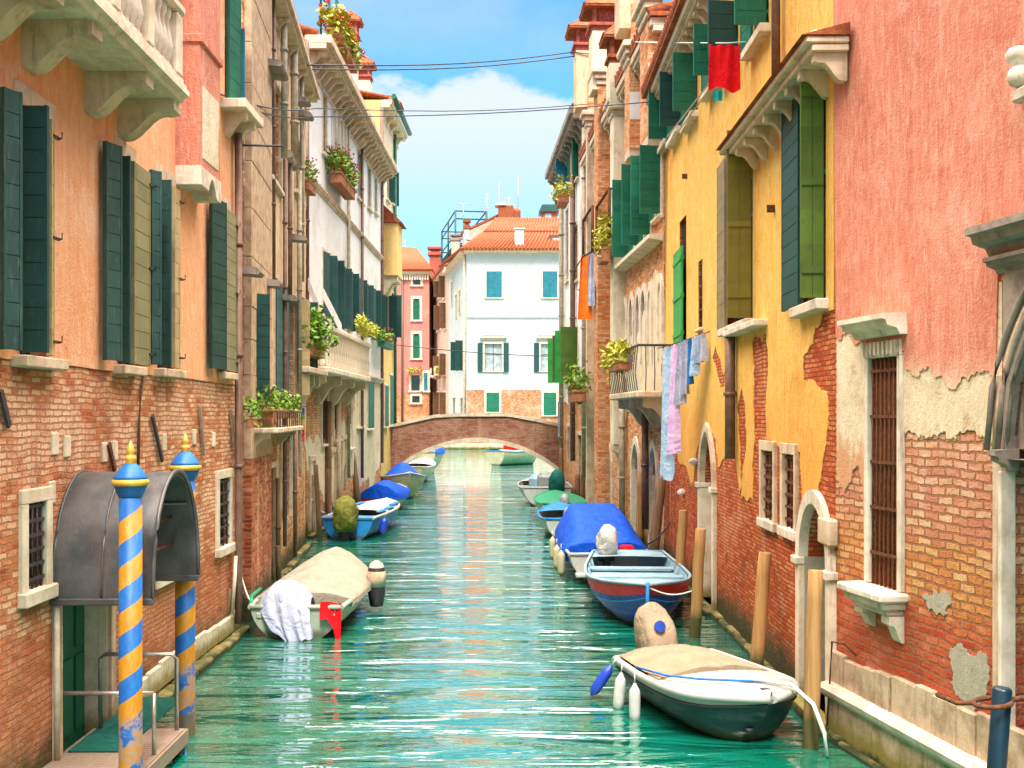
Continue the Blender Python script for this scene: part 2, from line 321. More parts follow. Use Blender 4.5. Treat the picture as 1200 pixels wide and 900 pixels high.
M['pinkcloth'] = m_cloth('lilac_cloth', (0.72, 0.42, 0.74), (0.80, 0.62, 0.82))
M['deepblue'] = m_cloth('deep_blue_cloth', (0.04, 0.20, 0.56))
M['redcloth'] = m_cloth('red_cloth', (0.72, 0.008, 0.014), (0.62, 0.005, 0.01))
M['cyancloth'] = m_cloth('cyan_cloth', (0.02, 0.58, 0.66))
M['orangecloth'] = m_cloth('orange_cloth', (0.80, 0.16, 0.015))
M['boatwhite'] = m_hull('white_gelcoat', (0.40, 0.385, 0.35), .35, .1)
M['boatgreen'] = m_hull('dark_green_hull_paint', (0.003, 0.045, 0.042), .4, .3)
M['boatgreen'].node_tree.nodes['Principled BSDF'].inputs['Specular IOR Level'].default_value = 0.2
M['boatpale'] = m_hull('pale_green_gelcoat', (0.36, 0.40, 0.31), .4, .12)
M['boatblue'] = m_hull('navy_hull_paint', (0.006, 0.05, 0.34), .35, .35)
M['boatred'] = m_hull('red_strake_paint', (0.66, 0.008, 0.014), .4, .25)
M['boatlight'] = m_hull('light_blue_paint', (0.25, 0.39, 0.47), .5, .15)
M['boatmid'] = m_hull('bright_blue_paint', (0.012, 0.18, 0.46), .4, .2)
M['boatcream'] = m_hull('cream_hull_paint', (0.42, 0.36, 0.22), .45, .15)
M['jade'] = m_flat('jade_deck_paint', (0.012, 0.24, 0.11), 0.5, 0.4, 0, 0.2, 4, 0.03)
M['rubber'] = m_flat('black_rubber', (0.025, 0.025, 0.03), 0.5, 0.4)
M['motorgrey'] = m_flat('grey_engine_cowl', (0.26, 0.27, 0.27), 0.4, 0.5, 0, 0.2)
M['fenderwhite'] = m_flat('white_fender', (0.56, 0.54, 0.50), 0.45, 0.4, 0, 0.12)
M['fenderblue'] = m_flat('blue_fender', (0.012, 0.05, 0.42), 0.4, 0.5, 0, 0.15)
M['ropewhite'] = m_flat('pale_rope', (0.60, 0.66, 0.58), 0.8, 0.2)
M['ropeblue'] = m_flat('blue_rope', (0.015, 0.16, 0.50), 0.8, 0.2)
M['cable'] = m_flat('black_cable', (0.03, 0.04, 0.05), 0.6, 0.3)
M['leaf'] = m_leaf('green_leaves', (0.045, 0.10, 0.01), (0.13, 0.25, 0.02), (0.30, 0.42, 0.04))
M['leafyellow'] = m_leaf('yellow_green_leaves', (0.14, 0.18, 0.015), (0.36, 0.36, 0.03), (0.60, 0.50, 0.06))
M['flowerred'] = m_flat('red_petals', (0.62, 0.02, 0.03), 0.6, 0.3)
M['flowerpink'] = m_flat('pink_petals', (0.56, 0.06, 0.12), 0.6, 0.3)
M['soilpot'] = m_flat('terracotta_pot', (0.36, 0.14, 0.07), 0.85, 0.2)
M['parapet'] = m_stone('pale_bridge_coping', (0.60, 0.50, 0.38), (0.42, 0.32, 0.22), wet=False)

def pole_mat(name, c, d, lo=0.35):
    n = NB(name, 0.85, 0.25)
    a = n.noise(1.0, 5, 0.7, n.map((14, 14, 0.7))); b = n.noise(2.4, 5, 0.65)
    col = n.ramp(a, [(0.3, d), (0.55, c), (0.75, sc3(c, 1.2))])
    z = n.math('ADD', n.worldz(), n.math('MULTIPLY', n.math('SUBTRACT', b, 0.5), 0.5))
    col = n.mix(n.mr(z, lo, lo - 0.25, 0.0, 0.9), col, (0.05, 0.06, 0.02))
    n.color(col); n.bump(a, 0.5, 0.015); return n.m
M['poletan'] = pole_mat('tan_timber', (0.46, 0.25, 0.095), (0.27, 0.13, 0.045), 0.5)
M['polebrown'] = pole_mat('brown_timber', (0.24, 0.14, 0.075), (0.11, 0.06, 0.035), 0.6)
M['poleblue'] = m_flat('dark_blue_pile_paint', (0.004, 0.028, 0.05), 0.35, 0.5, 0, 0.3, 3)

def m_spiral():
    n = NB('blue_gold_spiral_paint', 0.5, 0.4)
    x, y, z = n.sep()
    at = n.math('ARCTAN2', y, x)
    v = n.math('FRACT', n.math('ADD', n.math('MULTIPLY', z, 2.35), n.math('DIVIDE', at, -2 * math.pi)))
    st = n.mr(v, 0.49, 0.51)
    st2 = n.math('MULTIPLY', st, n.mr(v, 0.99, 1.0, 1.0, 0.0))
    a = n.noise(5, 6, 0.7, n.map((3, 3, 1)))
    blue = n.mix(n.mr(a, 0.4, 0.7), (0.004, 0.09, 0.34), (0.01, 0.14, 0.40))
    gold = n.mix(n.mr(a, 0.4, 0.7), (0.40, 0.16, 0.006), (0.48, 0.24, 0.02))
    col = n.mix(st2, gold, blue)
    wz = n.math('ADD', n.worldz(), n.math('MULTIPLY', n.math('SUBTRACT', n.noise(6, 5, 0.7), 0.5), 1.1))
    pl = n.noise(4.5, 6, 0.8); col = n.mix(n.math('MULTIPLY', n.mr(wz, 0.95, 0.75), n.mr(pl, 0.47, 0.53)), col, (0.30, 0.19, 0.13)); col = n.mix(n.mr(wz, 0.30, 0.20, 0.0, 0.9), col, (0.12, 0.09, 0.05)); col = n.mix(n.mr(n.noise(11, 6, 0.8), 0.66, 0.70, 0, 0.8), col, (0.42, 0.34, 0.24))
    n.color(col); n.bump(a, 0.15, 0.01); return n.m
M['spiral'] = m_spiral()

def m_water():
    n = NB('canal_water', 0.03, 0.75)
    n.b.inputs['IOR'].default_value = 1.45
    n.b.inputs['Coat Weight'].default_value = 1.0; n.b.inputs['Coat IOR'].default_value = 3.0; n.b.inputs['Coat Roughness'].default_value = 0.02
    a = n.noise(0.25, 4, 0.5)
    n.color(n.mix(n.mr(a, 0.3, 0.7), (0.001, 0.13, 0.072), (0.003, 0.18, 0.135)))
    w1 = n.noise(1.0, 3, 0.5, n.map((0.38, 1.9, 1)), dist=0.7)
    w2 = n.noise(1.0, 3, 0.55, n.map((1.9, 6.0, 1), rot=(0, 0, 0.08)), dist=0.6)
    w3 = n.noise(1.0, 2, 0.5, n.map((0.16, 0.6, 1), rot=(0, 0, -0.1)))
    h = n.math('ADD', n.math('MULTIPLY', w1, 0.9), n.math('ADD', n.math('MULTIPLY', w2, 0.12), n.math('MULTIPLY', w3, 1.6)))
    n.bump(h, 1.0, 0.16); n.nt.links.new(n.b.inputs['Normal'].links[0].from_socket, n.b.inputs['Coat Normal']); return n.m
M['water'] = m_water()
M['earth'] = m_flat('paved_ground', (0.30, 0.27, 0.23), 0.9, 0.2)

# ------------------------------------------------------------------ mesh helper
class MB:
    def __init__(s): s.v = []; s.f = []; s.sm = []; s.cuts = []
    def vert(s, p): s.v.append(tuple(p)); return len(s.v) - 1
    def face(s, ids, smooth=False): s.f.append(tuple(ids)); s.sm.append(smooth)
    def poly(s, pts, smooth=False): s.face([s.vert(p) for p in pts], smooth)
    def box(s, x0, x1, y0, y1, z0, z1, bev=0.0):
        if x0 > x1: x0, x1 = x1, x0
        if y0 > y1: y0, y1 = y1, y0
        if z0 > z1: z0, z1 = z1, z0
        b = min(bev, (x1 - x0) * .45, (y1 - y0) * .45, (z1 - z0) * .45)
        if b <= 0:
            i = [s.vert((x, y, z)) for x in (x0, x1) for y in (y0, y1) for z in (z0, z1)]
            for q in ((0, 1, 3, 2), (4, 6, 7, 5), (0, 4, 5, 1), (2, 3, 7, 6), (0, 2, 6, 4), (1, 5, 7, 3)): s.face([i[k] for k in q])
            return
        X, Y, Z = (x0, x1), (y0, y1), (z0, z1); idx = {}
        for a in (0, 1):
            for c in (0, 1):
                for d in (0, 1):
                    sx, sy, sz = (1, -1)[a], (1, -1)[c], (1, -1)[d]
                    idx[a, c, d, 0] = s.vert((X[a], Y[c] + sy * b, Z[d] + sz * b))
                    idx[a, c, d, 1] = s.vert((X[a] + sx * b, Y[c], Z[d] + sz * b))
                    idx[a, c, d, 2] = s.vert((X[a] + sx * b, Y[c] + sy * b, Z[d]))
        for a in (0, 1):
            s.face([idx[a, 0, 0, 0], idx[a, 1, 0, 0], idx[a, 1, 1, 0], idx[a, 0, 1, 0]])
            s.face([idx[0, a, 0, 1], idx[1, a, 0, 1], idx[1, a, 1, 1], idx[0, a, 1, 1]])
            s.face([idx[0, 0, a, 2], idx[1, 0, a, 2], idx[1, 1, a, 2], idx[0, 1, a, 2]])
            for c in (0, 1):
                s.face([idx[a, c, 0, 0], idx[a, c, 1, 0], idx[a, c, 1, 1], idx[a, c, 0, 1]])
                s.face([idx[a, 0, c, 0], idx[a, 1, c, 0], idx[a, 1, c, 2], idx[a, 0, c, 2]])
                s.face([idx[0, a, c, 1], idx[1, a, c, 1], idx[1, a, c, 2], idx[0, a, c, 2]])
                for d in (0, 1): s.face([idx[a, c, d, 0], idx[a, c, d, 1], idx[a, c, d, 2]])
    def tube(s, pts, r, seg=8, cap=True):
        pts = [Vector(p) for p in pts]; rr = r if isinstance(r, (list, tuple)) else [r] * len(pts); rings = []
        for i, p in enumerate(pts):
            d = (pts[min(i + 1, len(pts) - 1)] - pts[max(i - 1, 0)]).normalized()
            up = Vector((0, 0, 1)) if abs(d.z) < .95 else Vector((1, 0, 0))
            a = d.cross(up).normalized(); b = a.cross(d)
            rings.append([s.vert(p + rr[i] * (a * math.cos(2 * math.pi * k / seg) + b * math.sin(2 * math.pi * k / seg))) for k in range(seg)])
        for A, B in zip(rings, rings[1:]):
            for k in range(seg): s.face((A[k], A[(k + 1) % seg], B[(k + 1) % seg], B[k]), True)
        if cap: s.face(rings[0][::-1]); s.face(rings[-1])
    def lathe(s, prof, c=(0, 0, 0), seg=16, cap=True):
        rings = [[s.vert((c[0] + r * math.cos(2 * math.pi * k / seg), c[1] + r * math.sin(2 * math.pi * k / seg), c[2] + z)) for k in range(seg)] for r, z in prof]
        for A, B in zip(rings, rings[1:]):
            for k in range(seg): s.face((A[k], A[(k + 1) % seg], B[(k + 1) % seg], B[k]), True)
        if cap: s.face(rings[0][::-1]); s.face(rings[-1])
    def prism(s, pts, ext):
        """closed polygon pts (3-D) pushed along ext"""
        e = Vector(ext); n = len(pts); a = [s.vert(p) for p in pts]; b = [s.vert(Vector(p) + e) for p in pts]
        s.face(a); s.face(b[::-1])
        for i in range(n): s.face((a[i], a[(i + 1) % n], b[(i + 1) % n], b[i]))
    def grid(s, rows, smooth=True, closed=False):
        ids = [[s.vert(p) for p in r] for r in rows]
        for A, B in zip(ids, ids[1:]):
            for k in range(len(A) - (0 if closed else 1)): s.face((A[k], A[(k + 1) % len(A)], B[(k + 1) % len(A)], B[k]), smooth)
        return ids
    def build(s, name, mat, parent=None, loc=None, rot=None):
        if name == 'bracket_row':
            for (v0, v1, f0, f1) in s.cuts:
                q = MB(); q.v = s.v[v0:v1]; q.f = [tuple(i - v0 for i in f) for f in s.f[f0:f1]]; q.sm = s.sm[f0:f1]; q.build('bracket', mat, parent)
            return None
        me = bpy.data.meshes.new(name); me.from_pydata(s.v, [], s.f); me.validate()
        if len(me.polygons) == len(s.sm): me.polygons.foreach_set('use_smooth', s.sm)
        bm = bmesh.new(); bm.from_mesh(me); bmesh.ops.recalc_face_normals(bm, faces=bm.faces); bm.to_mesh(me); bm.free()
        me.materials.append(M[mat] if isinstance(mat, str) else mat)
        o = bpy.data.objects.new(name, me); COL.objects.link(o)
        if parent: o.parent = parent
        if loc: o.location = loc
        if rot: o.rotation_euler = rot
        return o

def tag(o, label, cat, group=None, kind=None):
    if label: o['label'] = label
    if cat: o['category'] = cat
    if group: o['group'] = group
    if kind: o['kind'] = kind
    return o
def thing(name, label, cat, loc=(0, 0, 0), rz=0.0, group=None):
    o = bpy.data.objects.new(name, None); o.empty_display_size = 0.2; COL.objects.link(o)
    o.location = loc; o.rotation_euler = (0, 0, rz); return tag(o, label, cat, group)
def boxobj(name, mat, parent, dims, bev=0.0):
    m = MB(); m.box(*dims, bev); return m.build(name, mat, parent)

# picture measurements -> points on real planes
def ray(px, py): return Vector(((px - CX) / FPX, 1.0, -(py - HY) / FPX))
def ground(px, py, z=0.0):
    r = ray(px, py); t = (z - CAM_H) / r.z; return Vector((r.x * t, t, z))
def atY(px, py, Y):
    r = ray(px, py); return Vector((r.x * Y, Y, CAM_H + r.z * Y))

class Fac:
    """a canal front: local x runs along the wall (left to right seen from the canal), local -y points at the canal, z up"""
    def __init__(s, P0, P1):
        s.P0 = Vector((P0[0], P0[1], 0)); s.P1 = Vector((P1[0], P1[1], 0)); d = s.P1 - s.P0
        s.L = d.length; s.u = d.normalized(); s.n = Vector((s.u.y, -s.u.x, 0)); s.rz = math.atan2(s.u.y, s.u.x)
    def pt(s, px, py, out=0.0):
        r = ray(px, py); c = Vector((0, 0, CAM_H)); t = (out - (c - s.P0).dot(s.n)) / r.dot(s.n)
        p = c + r * t; return (p - s.P0).dot(s.u), p.z
    def s(s_, px, out=0.0): return s_.pt(px, HY, out)[0]
    def z(s_, px, py, out=0.0): return s_.pt(px, py, out)[1]
    def rect(s, x0, y0, x1, y1, out=0.0):
        a, b = sorted((s.s(x0, out), s.s(x1, out))); xm = (x0 + x1) / 2
        c, d = sorted((s.z(xm, y0, out), s.z(xm, y1, out))); return a, b, c, d
    def out_at(s, sv, px):
        k = (px - CX) / FPX; p = s.P0 + s.u * sv
        return (k * p.y - p.x) / (s.n.x - k * s.n.y)
    def w(s, sv, out, z): p = s.P0 + s.u * sv + s.n * out; return Vector((p.x, p.y, z))
    def thing(s, name, label, cat, group=None): return thing(name, label, cat, (s.P0.x, s.P0.y, 0), s.rz, group)

def arch_curve(a, b, zs, zt, kind, n=10):
    """points of the arch from left springing to right springing"""
    pts = []; m = (a + b) / 2; hw = (b - a) / 2; h = zt - zs
    for i in range(2 * n + 1):
        t = i / (2 * n)
        if kind == 'round':
            an = math.pi * (1 - t); pts.append((m + hw * math.cos(an), zs + h * math.sin(an)))
        else:
            q = t * 2 if t <= .5 else (1 - t) * 2
            x = hw * (1 - math.cos(q * math.pi / 2) ** 1.0) if False else hw * q
            zz = h * math.sqrt(max(0, 1 - (1 - q) ** 2)) * (0.86 + 0.14 * q)
            pts.append((a + x if t <= .5 else b - x, zs + zz))
    return pts

def wall(fac, name, mat, parent, s0, s1, z0, z1, holes=(), depth=0.30, back=5.0, y=0.0):
    """front with real openings and reveals, closed at sides, back and top. holes: (a,b,c,d[,kind,zspring])"""
    m = MB(); xs = {s0, s1}; zs = {z0, z1}
    for h in holes:
        xs |= {min(max(h[0], s0), s1), min(max(h[1], s0), s1)}; zs |= {min(max(h[2], z0), z1), min(max(h[3], z0), z1)}
    xs = sorted(xs); zs = sorted(zs)
    for xa, xb in zip(xs, xs[1:]):
        for za, zb in zip(zs, zs[1:]):
            xm, zm = (xa + xb) / 2, (za + zb) / 2
            if any(h[0] < xm < h[1] and h[2] < zm < h[3] for h in holes): continue
            m.poly([(xa, y, za), (xb, y, za), (xb, y, zb), (xa, y, zb)])
    for h in holes:
        a, b, c, d = h[:4]; D = y + depth
        m.poly([(a, y, c), (b, y, c), (b, D, c), (a, D, c)])
        if len(h) > 4 and h[4]:
            zsp = h[5]; crv = arch_curve(a, b, zsp, d, h[4])
            m.poly([(a, y, c), (a, D, c), (a, D, zsp), (a, y, zsp)]); m.poly([(b, y, c), (b, y, zsp), (b, D, zsp), (b, D, c)])
            for (xa, za), (xb, zb) in zip(crv, crv[1:]):
                m.poly([(xa, y, za), (xb, y, zb), (xb, D, zb), (xa, D, za)])
                m.poly([(xa, y, za), (xb, y, zb), (xb, y, d), (xa, y, d)])
        else:
            m.poly([(a, y, d), (a, D, d), (b, D, d), (b, y, d)])
            m.poly([(a, y, c), (a, D, c), (a, D, d), (a, y, d)]); m.poly([(b, y, c), (b, y, d), (b, D, d), (b, D, c)])
    B = y + back
    m.poly([(s0, y, z0), (s0, y, z1), (s0, B, z1), (s0, B, z0)]); m.poly([(s1, y, z0), (s1, B, z0), (s1, B, z1), (s1, y, z1)])
    m.poly([(s0, B, z0), (s0, B, z1), (s1, B, z1), (s1, B, z0)]); m.poly([(s0, y, z1), (s1, y, z1), (s1, B, z1), (s0, B, z1)])
    return m.build(name, mat, parent)

def rough_loop(pts, step=0.12, amp=0.035, keep=lambda p, q: False):
    """outline with ragged, broken edges"""
    out = []; n = len(pts)
    def sub(p, q):
        L = math.hypot(q[0] - p[0], q[1] - p[1])
        if L < step * .4: out.append(p); return
        k = random.gauss(0, 1) * amp * min(1.6, (L / (step * 2)) ** .7); k = max(-L * .22, min(L * .22, k))
        m = ((p[0] + q[0]) / 2 - (q[1] - p[1]) / L * k, (p[1] + q[1]) / 2 + (q[0] - p[0]) / L * k)
        sub(p, m); sub(m, q)
    for i in range(n):
        p, q = tuple(pts[i]), tuple(pts[(i + 1) % n])
        if keep(p, q): out.append(p)
        else: sub(p, q)
    return out

def sheet(name, mat, parent, loop, holes=(), y=-0.022, thick=0.024):
    """a coat of plaster: outline with openings, standing proud of the wall behind it"""
    loops = [[Vector((x, z, 0)) for x, z in loop]] + [[Vector(q) for q in ((a, c, 0), (a, d, 0), (b, d, 0), (b, c, 0))] for a, b, c, d in holes]
    flat = [p for l in loops for p in l]
    m = MB(); ids = [m.vert((p.x, y, p.y)) for p in flat]; bk = [m.vert((p.x, y + thick, p.y)) for p in flat]
    for t in tessellate_polygon(loops): m.face([ids[i] for i in t])
    o = 0
    for l in loops:
        k = len(l)
        for i in range(k): m.face((ids[o + i], ids[o + (i + 1) % k], bk[o + (i + 1) % k], bk[o + i]))
        o += k
    return m.build(name, mat, parent)

def leaf(name, mat, parent, pa, pb, z0, z1, th=0.04, boards=None, vert=False, batten=True):
    """shutter leaf between plan points pa, pb (s, out): boards with open joints, battens and rail"""
    ax = Vector((pa[0], -pa[1], 0)); bx = Vector((pb[0], -pb[1], 0)); d = bx - ax; W = d.length; d.normalize(); nn = Vector((d.y, -d.x, 0))
    m = MB()
    def bb(w0, w1, h0, h1, t0, t1):
        i = [m.vert(ax + d * w + nn * t + Vector((0, 0, h))) for w in (w0, w1) for t in (t0, t1) for h in (h0, h1)]
        for q in ((0, 1, 3, 2), (4, 6, 7, 5), (0, 4, 5, 1), (2, 3, 7, 6), (0, 2, 6, 4), (1, 5, 7, 3)): m.face([i[k] for k in q])
    H = z1 - z0
    if vert:
        k = boards or max(2, int(W / 0.14))
        for i in range(k): bb(W * i / k + .003, W * (i + 1) / k - .003, z0, z1, 0, th)
        for q in (.12, .5, .88): bb(.01, W - .01, z0 + H * q - .04, z0 + H * q + .04, -0.02, th + 0.02)
    else:
        k = boards or max(3, int(H / 0.19))
        for i in range(k): bb(0.012, W - .012, z0 + H * i / k + .004, z0 + H * (i + 1) / k - .004, random.uniform(0, .004), th + random.uniform(0, .004))
        bb(0.0, 0.03, z0, z1, -.006, th + .006); bb(W - .03, W, z0, z1, -.006, th + .006)
        bb(.03, W - .03, z0 + .006, z1 - .006, th * .3, th * .7)
    return m.build(name, mat, parent)

def surround(h, w=0.12, out=0.05, sill=True, top=True, top_w=None, e=0.004, inn=0.03):
    a, b, c, d = h[:4]; m = MB()
    tw = top_w or w
    m.box(a - w, a + e, -out, inn, c + .002, d - .002, .008); m.box(b - e, b + w, -out, inn, c + .002, d - .002, .008)
    if top: m.box(a - w, b + w, -out - .004, inn + .004, d - .006, d + tw, .01)
    return m
def sillbox(h, w=0.16, out=0.12, t=0.08, inn=0.1):
    m = MB(); m.box(h[0] - w, h[1] + w, -out, inn, h[2] - t, h[2] + .006, .012); return m
def pane(h, parent, mat='glass', y=0.2, name='pane'):
    m = MB(); a, b, c, d = h[:4]; m.box(a - .02, b + .02, y, y + .02, c - .02, d + .02); return m.build(name, mat, parent)
def bars(h, nv, nh, r=0.011, y=0.05, mat='iron', parent=None, name='window_bars'):
    m = MB(); a, b, c, d = h[:4]
    for i in range(nv):
        x = a + (b - a) * (i + .5) / nv; m.tube([(x, y, c - .02), (x, y, d + .02)], r, 6)
    for i in range(nh):
        z = c + (d - c) * (i + .7) / nh; m.box(a - .02, b + .02, y - .012, y + .012, z - .016, z + .016)
    return m.build(name, mat, parent)
def casement(h, parent, mat='brownwood', y=0.16, w=0.05, cross=True):
    m = MB(); a, b, c, d = h[:4]
    m.box(a - .01, a + w, y, y + .05, c - .01, d + .01); m.box(b - w, b + .01, y, y + .05, c - .01, d + .01)
    m.box(a + w, b - w, y, y + .05, d - w, d + .01); m.box(a + w, b - w, y, y + .05, c - .01, c + w)
    if cross:
        x = (a + b) / 2; m.box(x - w * .6, x + w * .6, y - .004, y + .046, c + w, d - w)
        z = c + (d - c) * .62; m.box(a + w, b - w, y + .002, y + .044, z - w * .4, z + w * .4)
    return m.build('casement', mat, parent)

def win(b, h, stone='stone', w=0.1, out=0.05, glass='glass', sill=True, cross=True, sash='brownwood', topw=None, frame=True, depth=0.2):
    o = surround(h, w, out, top_w=topw).build('window', stone, b) if frame else sillbox(h, .1, .1).build('window', stone, b)
    pane(h, o, glass, depth)
    if cross: casement(h, o, sash, depth - .05)
    if sill and frame: sillbox(h, w + .04, out + .08).build('sill', stone, o)
    return o

def hood(fac, a, b, z, out, h, parent, mat='stone', name='hood', e0=True):
    """moulded string/hood: stepped profile swept along s"""
    m = MB(); prof = [(0.02, z), (-out * .35, z), (-out * .45, z + h * .3), (-out * .8, z + h * .45), (-out * .85, z + h * .7), (-out, z + h * .75), (-out, z + h), (0.02, z + h * 1.08)]
    m.prism([(a, y, zz) for y, zz in prof], (b - a, 0, 0)); return m.build(name, mat, parent)

def corbel(m, s, w, z, out, h):
    """scrolled bracket below z, standing out from the wall"""
    pts = [(0.02, z)]; pts += [(-out, z), (-out, z - h * .28)]
    for i in range(9):
        t = i / 8; pts.append((-out * (.86 - .86 * t), z - h * (.34 + .66 * t) + h * .13 * math.sin(t * 2 * math.pi)))
    pts.append((0.02, z - h)); v0, f0 = len(m.v), len(m.f)
    m.prism([(s - w / 2, y, zz) for y, zz in pts], (w, 0, 0)); m.cuts.append((v0, len(m.v), f0, len(m.f)))

def cornice(fac, a, b, z, out, h, parent, mat, n, name='cornice', bmat=None):
    """eaves shelf on brackets"""
    m = MB(); m.box(a, b, -out, .03, z - h * .28, z, .015); m.box(a, b, -out * .8, .03, z - h * .45, z - h * .28 - .002); m.box(a, b, -.06, .03, z - h * 1.05, z - h * .88)
    o = m.build(name, mat, parent); q = MB()
    for i in range(n):
        s = a + (b - a) * (i + .5) / n; corbel(q, s, min(.16, (b - a) / n * .5), z - h * .45 - .004, out * .72, h * .5)
    q.build('bracket_row', bmat or mat, o); return o

def downpipe(pts, r, parent, mat='pipe', name='drainpipe', collar=2.0):
    m = MB(); m.tube(pts, r, 10)
    P = [Vector(p) for p in pts]
    for A, B in zip(P, P[1:]):
        L = (B - A).length; k = int(L / collar)
        for i in range(1, k + 1):
            c = A + (B - A) * (i / (k + 1)); d = (B - A).normalized() * .03
            m.tube([c - d, c + d], r * 1.3, 10)
    return m.build(name, mat, parent)

def foliage(m, c, size, n, ls=0.06, rnd=random, hang=0.0):
    for _ in range(n):
        while True:
            q = Vector((rnd.uniform(-1, 1), rnd.uniform(-1, 1), rnd.uniform(-1, 1)))
            if q.length < 1 and q.length > .25 * rnd.random(): break
        k = 1 + .25 * math.sin(q.x * 5 + q.z * 4 + c[0] * 7)
        p = Vector((c[0] + q.x * size[0] * k, c[1] + q.y * size[1] * k, c[2] + q.z * size[2] * k - hang * abs(q.x) * size[2]))
        a = Vector((rnd.uniform(-1, 1), rnd.uniform(-1, 1), rnd.uniform(-.8, .8))).normalized()
        b = a.cross(Vector((rnd.uniform(-1, 1), rnd.uniform(-1, 1), rnd.uniform(.2, 1)))).normalized()
        L = ls * rnd.uniform(.6, 1.5)
        m.poly([p - a * L, p + b * L * .45, p + a * L, p - b * L * .45])

def planter(label, loc, rz, size, n, ls, flower=None, nf=0, box=True, leafm='leaf', name='planter', boxmat='soilpot', group=None, cat='planter', clumps=4):
    t = thing(name, label, cat, loc, rz, group); w, d, h = size; rnd = random.Random(hash(label) % 9999 if False else len(label) * 37 + n)
    if box:
        m = MB(); prof = [(-w * .9, -d * .55, 0), (w * .9, -d * .55, 0), (w * .9, d * .55, 0), (-w * .9, d * .55, 0)]
        hh = h * .5
        m.box(-w * .9, w * .9, -d * .5, d * .5, -hh, 0, .01); m.box(-w * .93, w * .93, -d * .56, d * .56, -hh * .2, .01, .01)
        m.build('planter_box', boxmat, t)
    m = MB()
    for k in range(clumps):
        cx = -w + 2 * w * (k + .5) / clumps
        foliage(m, (cx, rnd.uniform(-.2, .2) * d, h * rnd.uniform(.25, .55)), (w / clumps * 1.5, d * rnd.uniform(.8, 1.2), h * rnd.uniform(.6, 1.0)), n // clumps, ls, rnd)
    m.build('foliage', leafm, t)
    if flower:
        m = MB()
        for _ in range(nf):
            p = Vector((rnd.uniform(-w, w), rnd.uniform(-d, d), h * rnd.uniform(.1, 1.3)))
            for q in range(4):
                an = q * math.pi / 2 + rnd.random(); r = ls * .7
                m.poly([p, p + Vector((r * math.cos(an), r * math.sin(an), r * .5)), p + Vector((r * math.cos(an + .9), r * math.sin(an + .9), r * .5))])
            m.lathe([(ls * .1, -ls * .3), (ls * .35, 0), (ls * .1, ls * .3)], p, 6)
        m.build('blossoms', flower, t)
    return t

# ------------------------------------------------------------------ the setting: water, ground
def plane_obj(name, x0, x1, y0, y1, z, mat):
    m = MB(); m.poly([(x0, y0, z), (x1, y0, z), (x1, y1, z), (x0, y1, z)]); return m.build(name, mat)
tag(plane_obj('water', -900, 900, -60, 4000, 0.0, 'water'), None, None, None, 'structure')
m = MB(); m.box(-400, -9.2, -20, 150, -0.5, 0.9); tag(m.build('ground', 'earth'), None, None, None, 'structure')
m = MB(); m.box(9.6, 400, -20, 118, -0.5, 0.9); tag(m.build('ground', 'earth'), None, None, None, 'structure')
m = MB(); m.box(-7.6, 30, 118.2, 119.6, -0.5, 0.62, .05); tag(m.build('quay', 'stonewarm'), None, None, None, 'structure')

# canal fronts from their waterlines in the photograph
gA0, gA1 = ground(168, 833), ground(268, 751)
uA = (gA1 - gA0).normalized()
FA = Fac(gA0 - uA * 7.0, gA0 + uA * 6.3)
FA.L = (FA.P1 - FA.P0).length
FB = Fac(ground(285, 729), ground(358, 641))
FC = Fac(ground(359, 632), ground(446, 582))
FD = Fac(ground(446.5, 581), ground(465, 571))
gP0, gP1 = ground(978, 861.8), ground(1032, 896)
FP = Fac(gP0, gP0 + (gP1 - gP0).normalized() * 24.0)
FY = Fac(ground(779, 660.5), ground(978, 862.5))
FR = Fac(ground(689, 598), ground(778, 661.5))
FW = Fac(ground(656, 574), ground(688.5, 597.6))

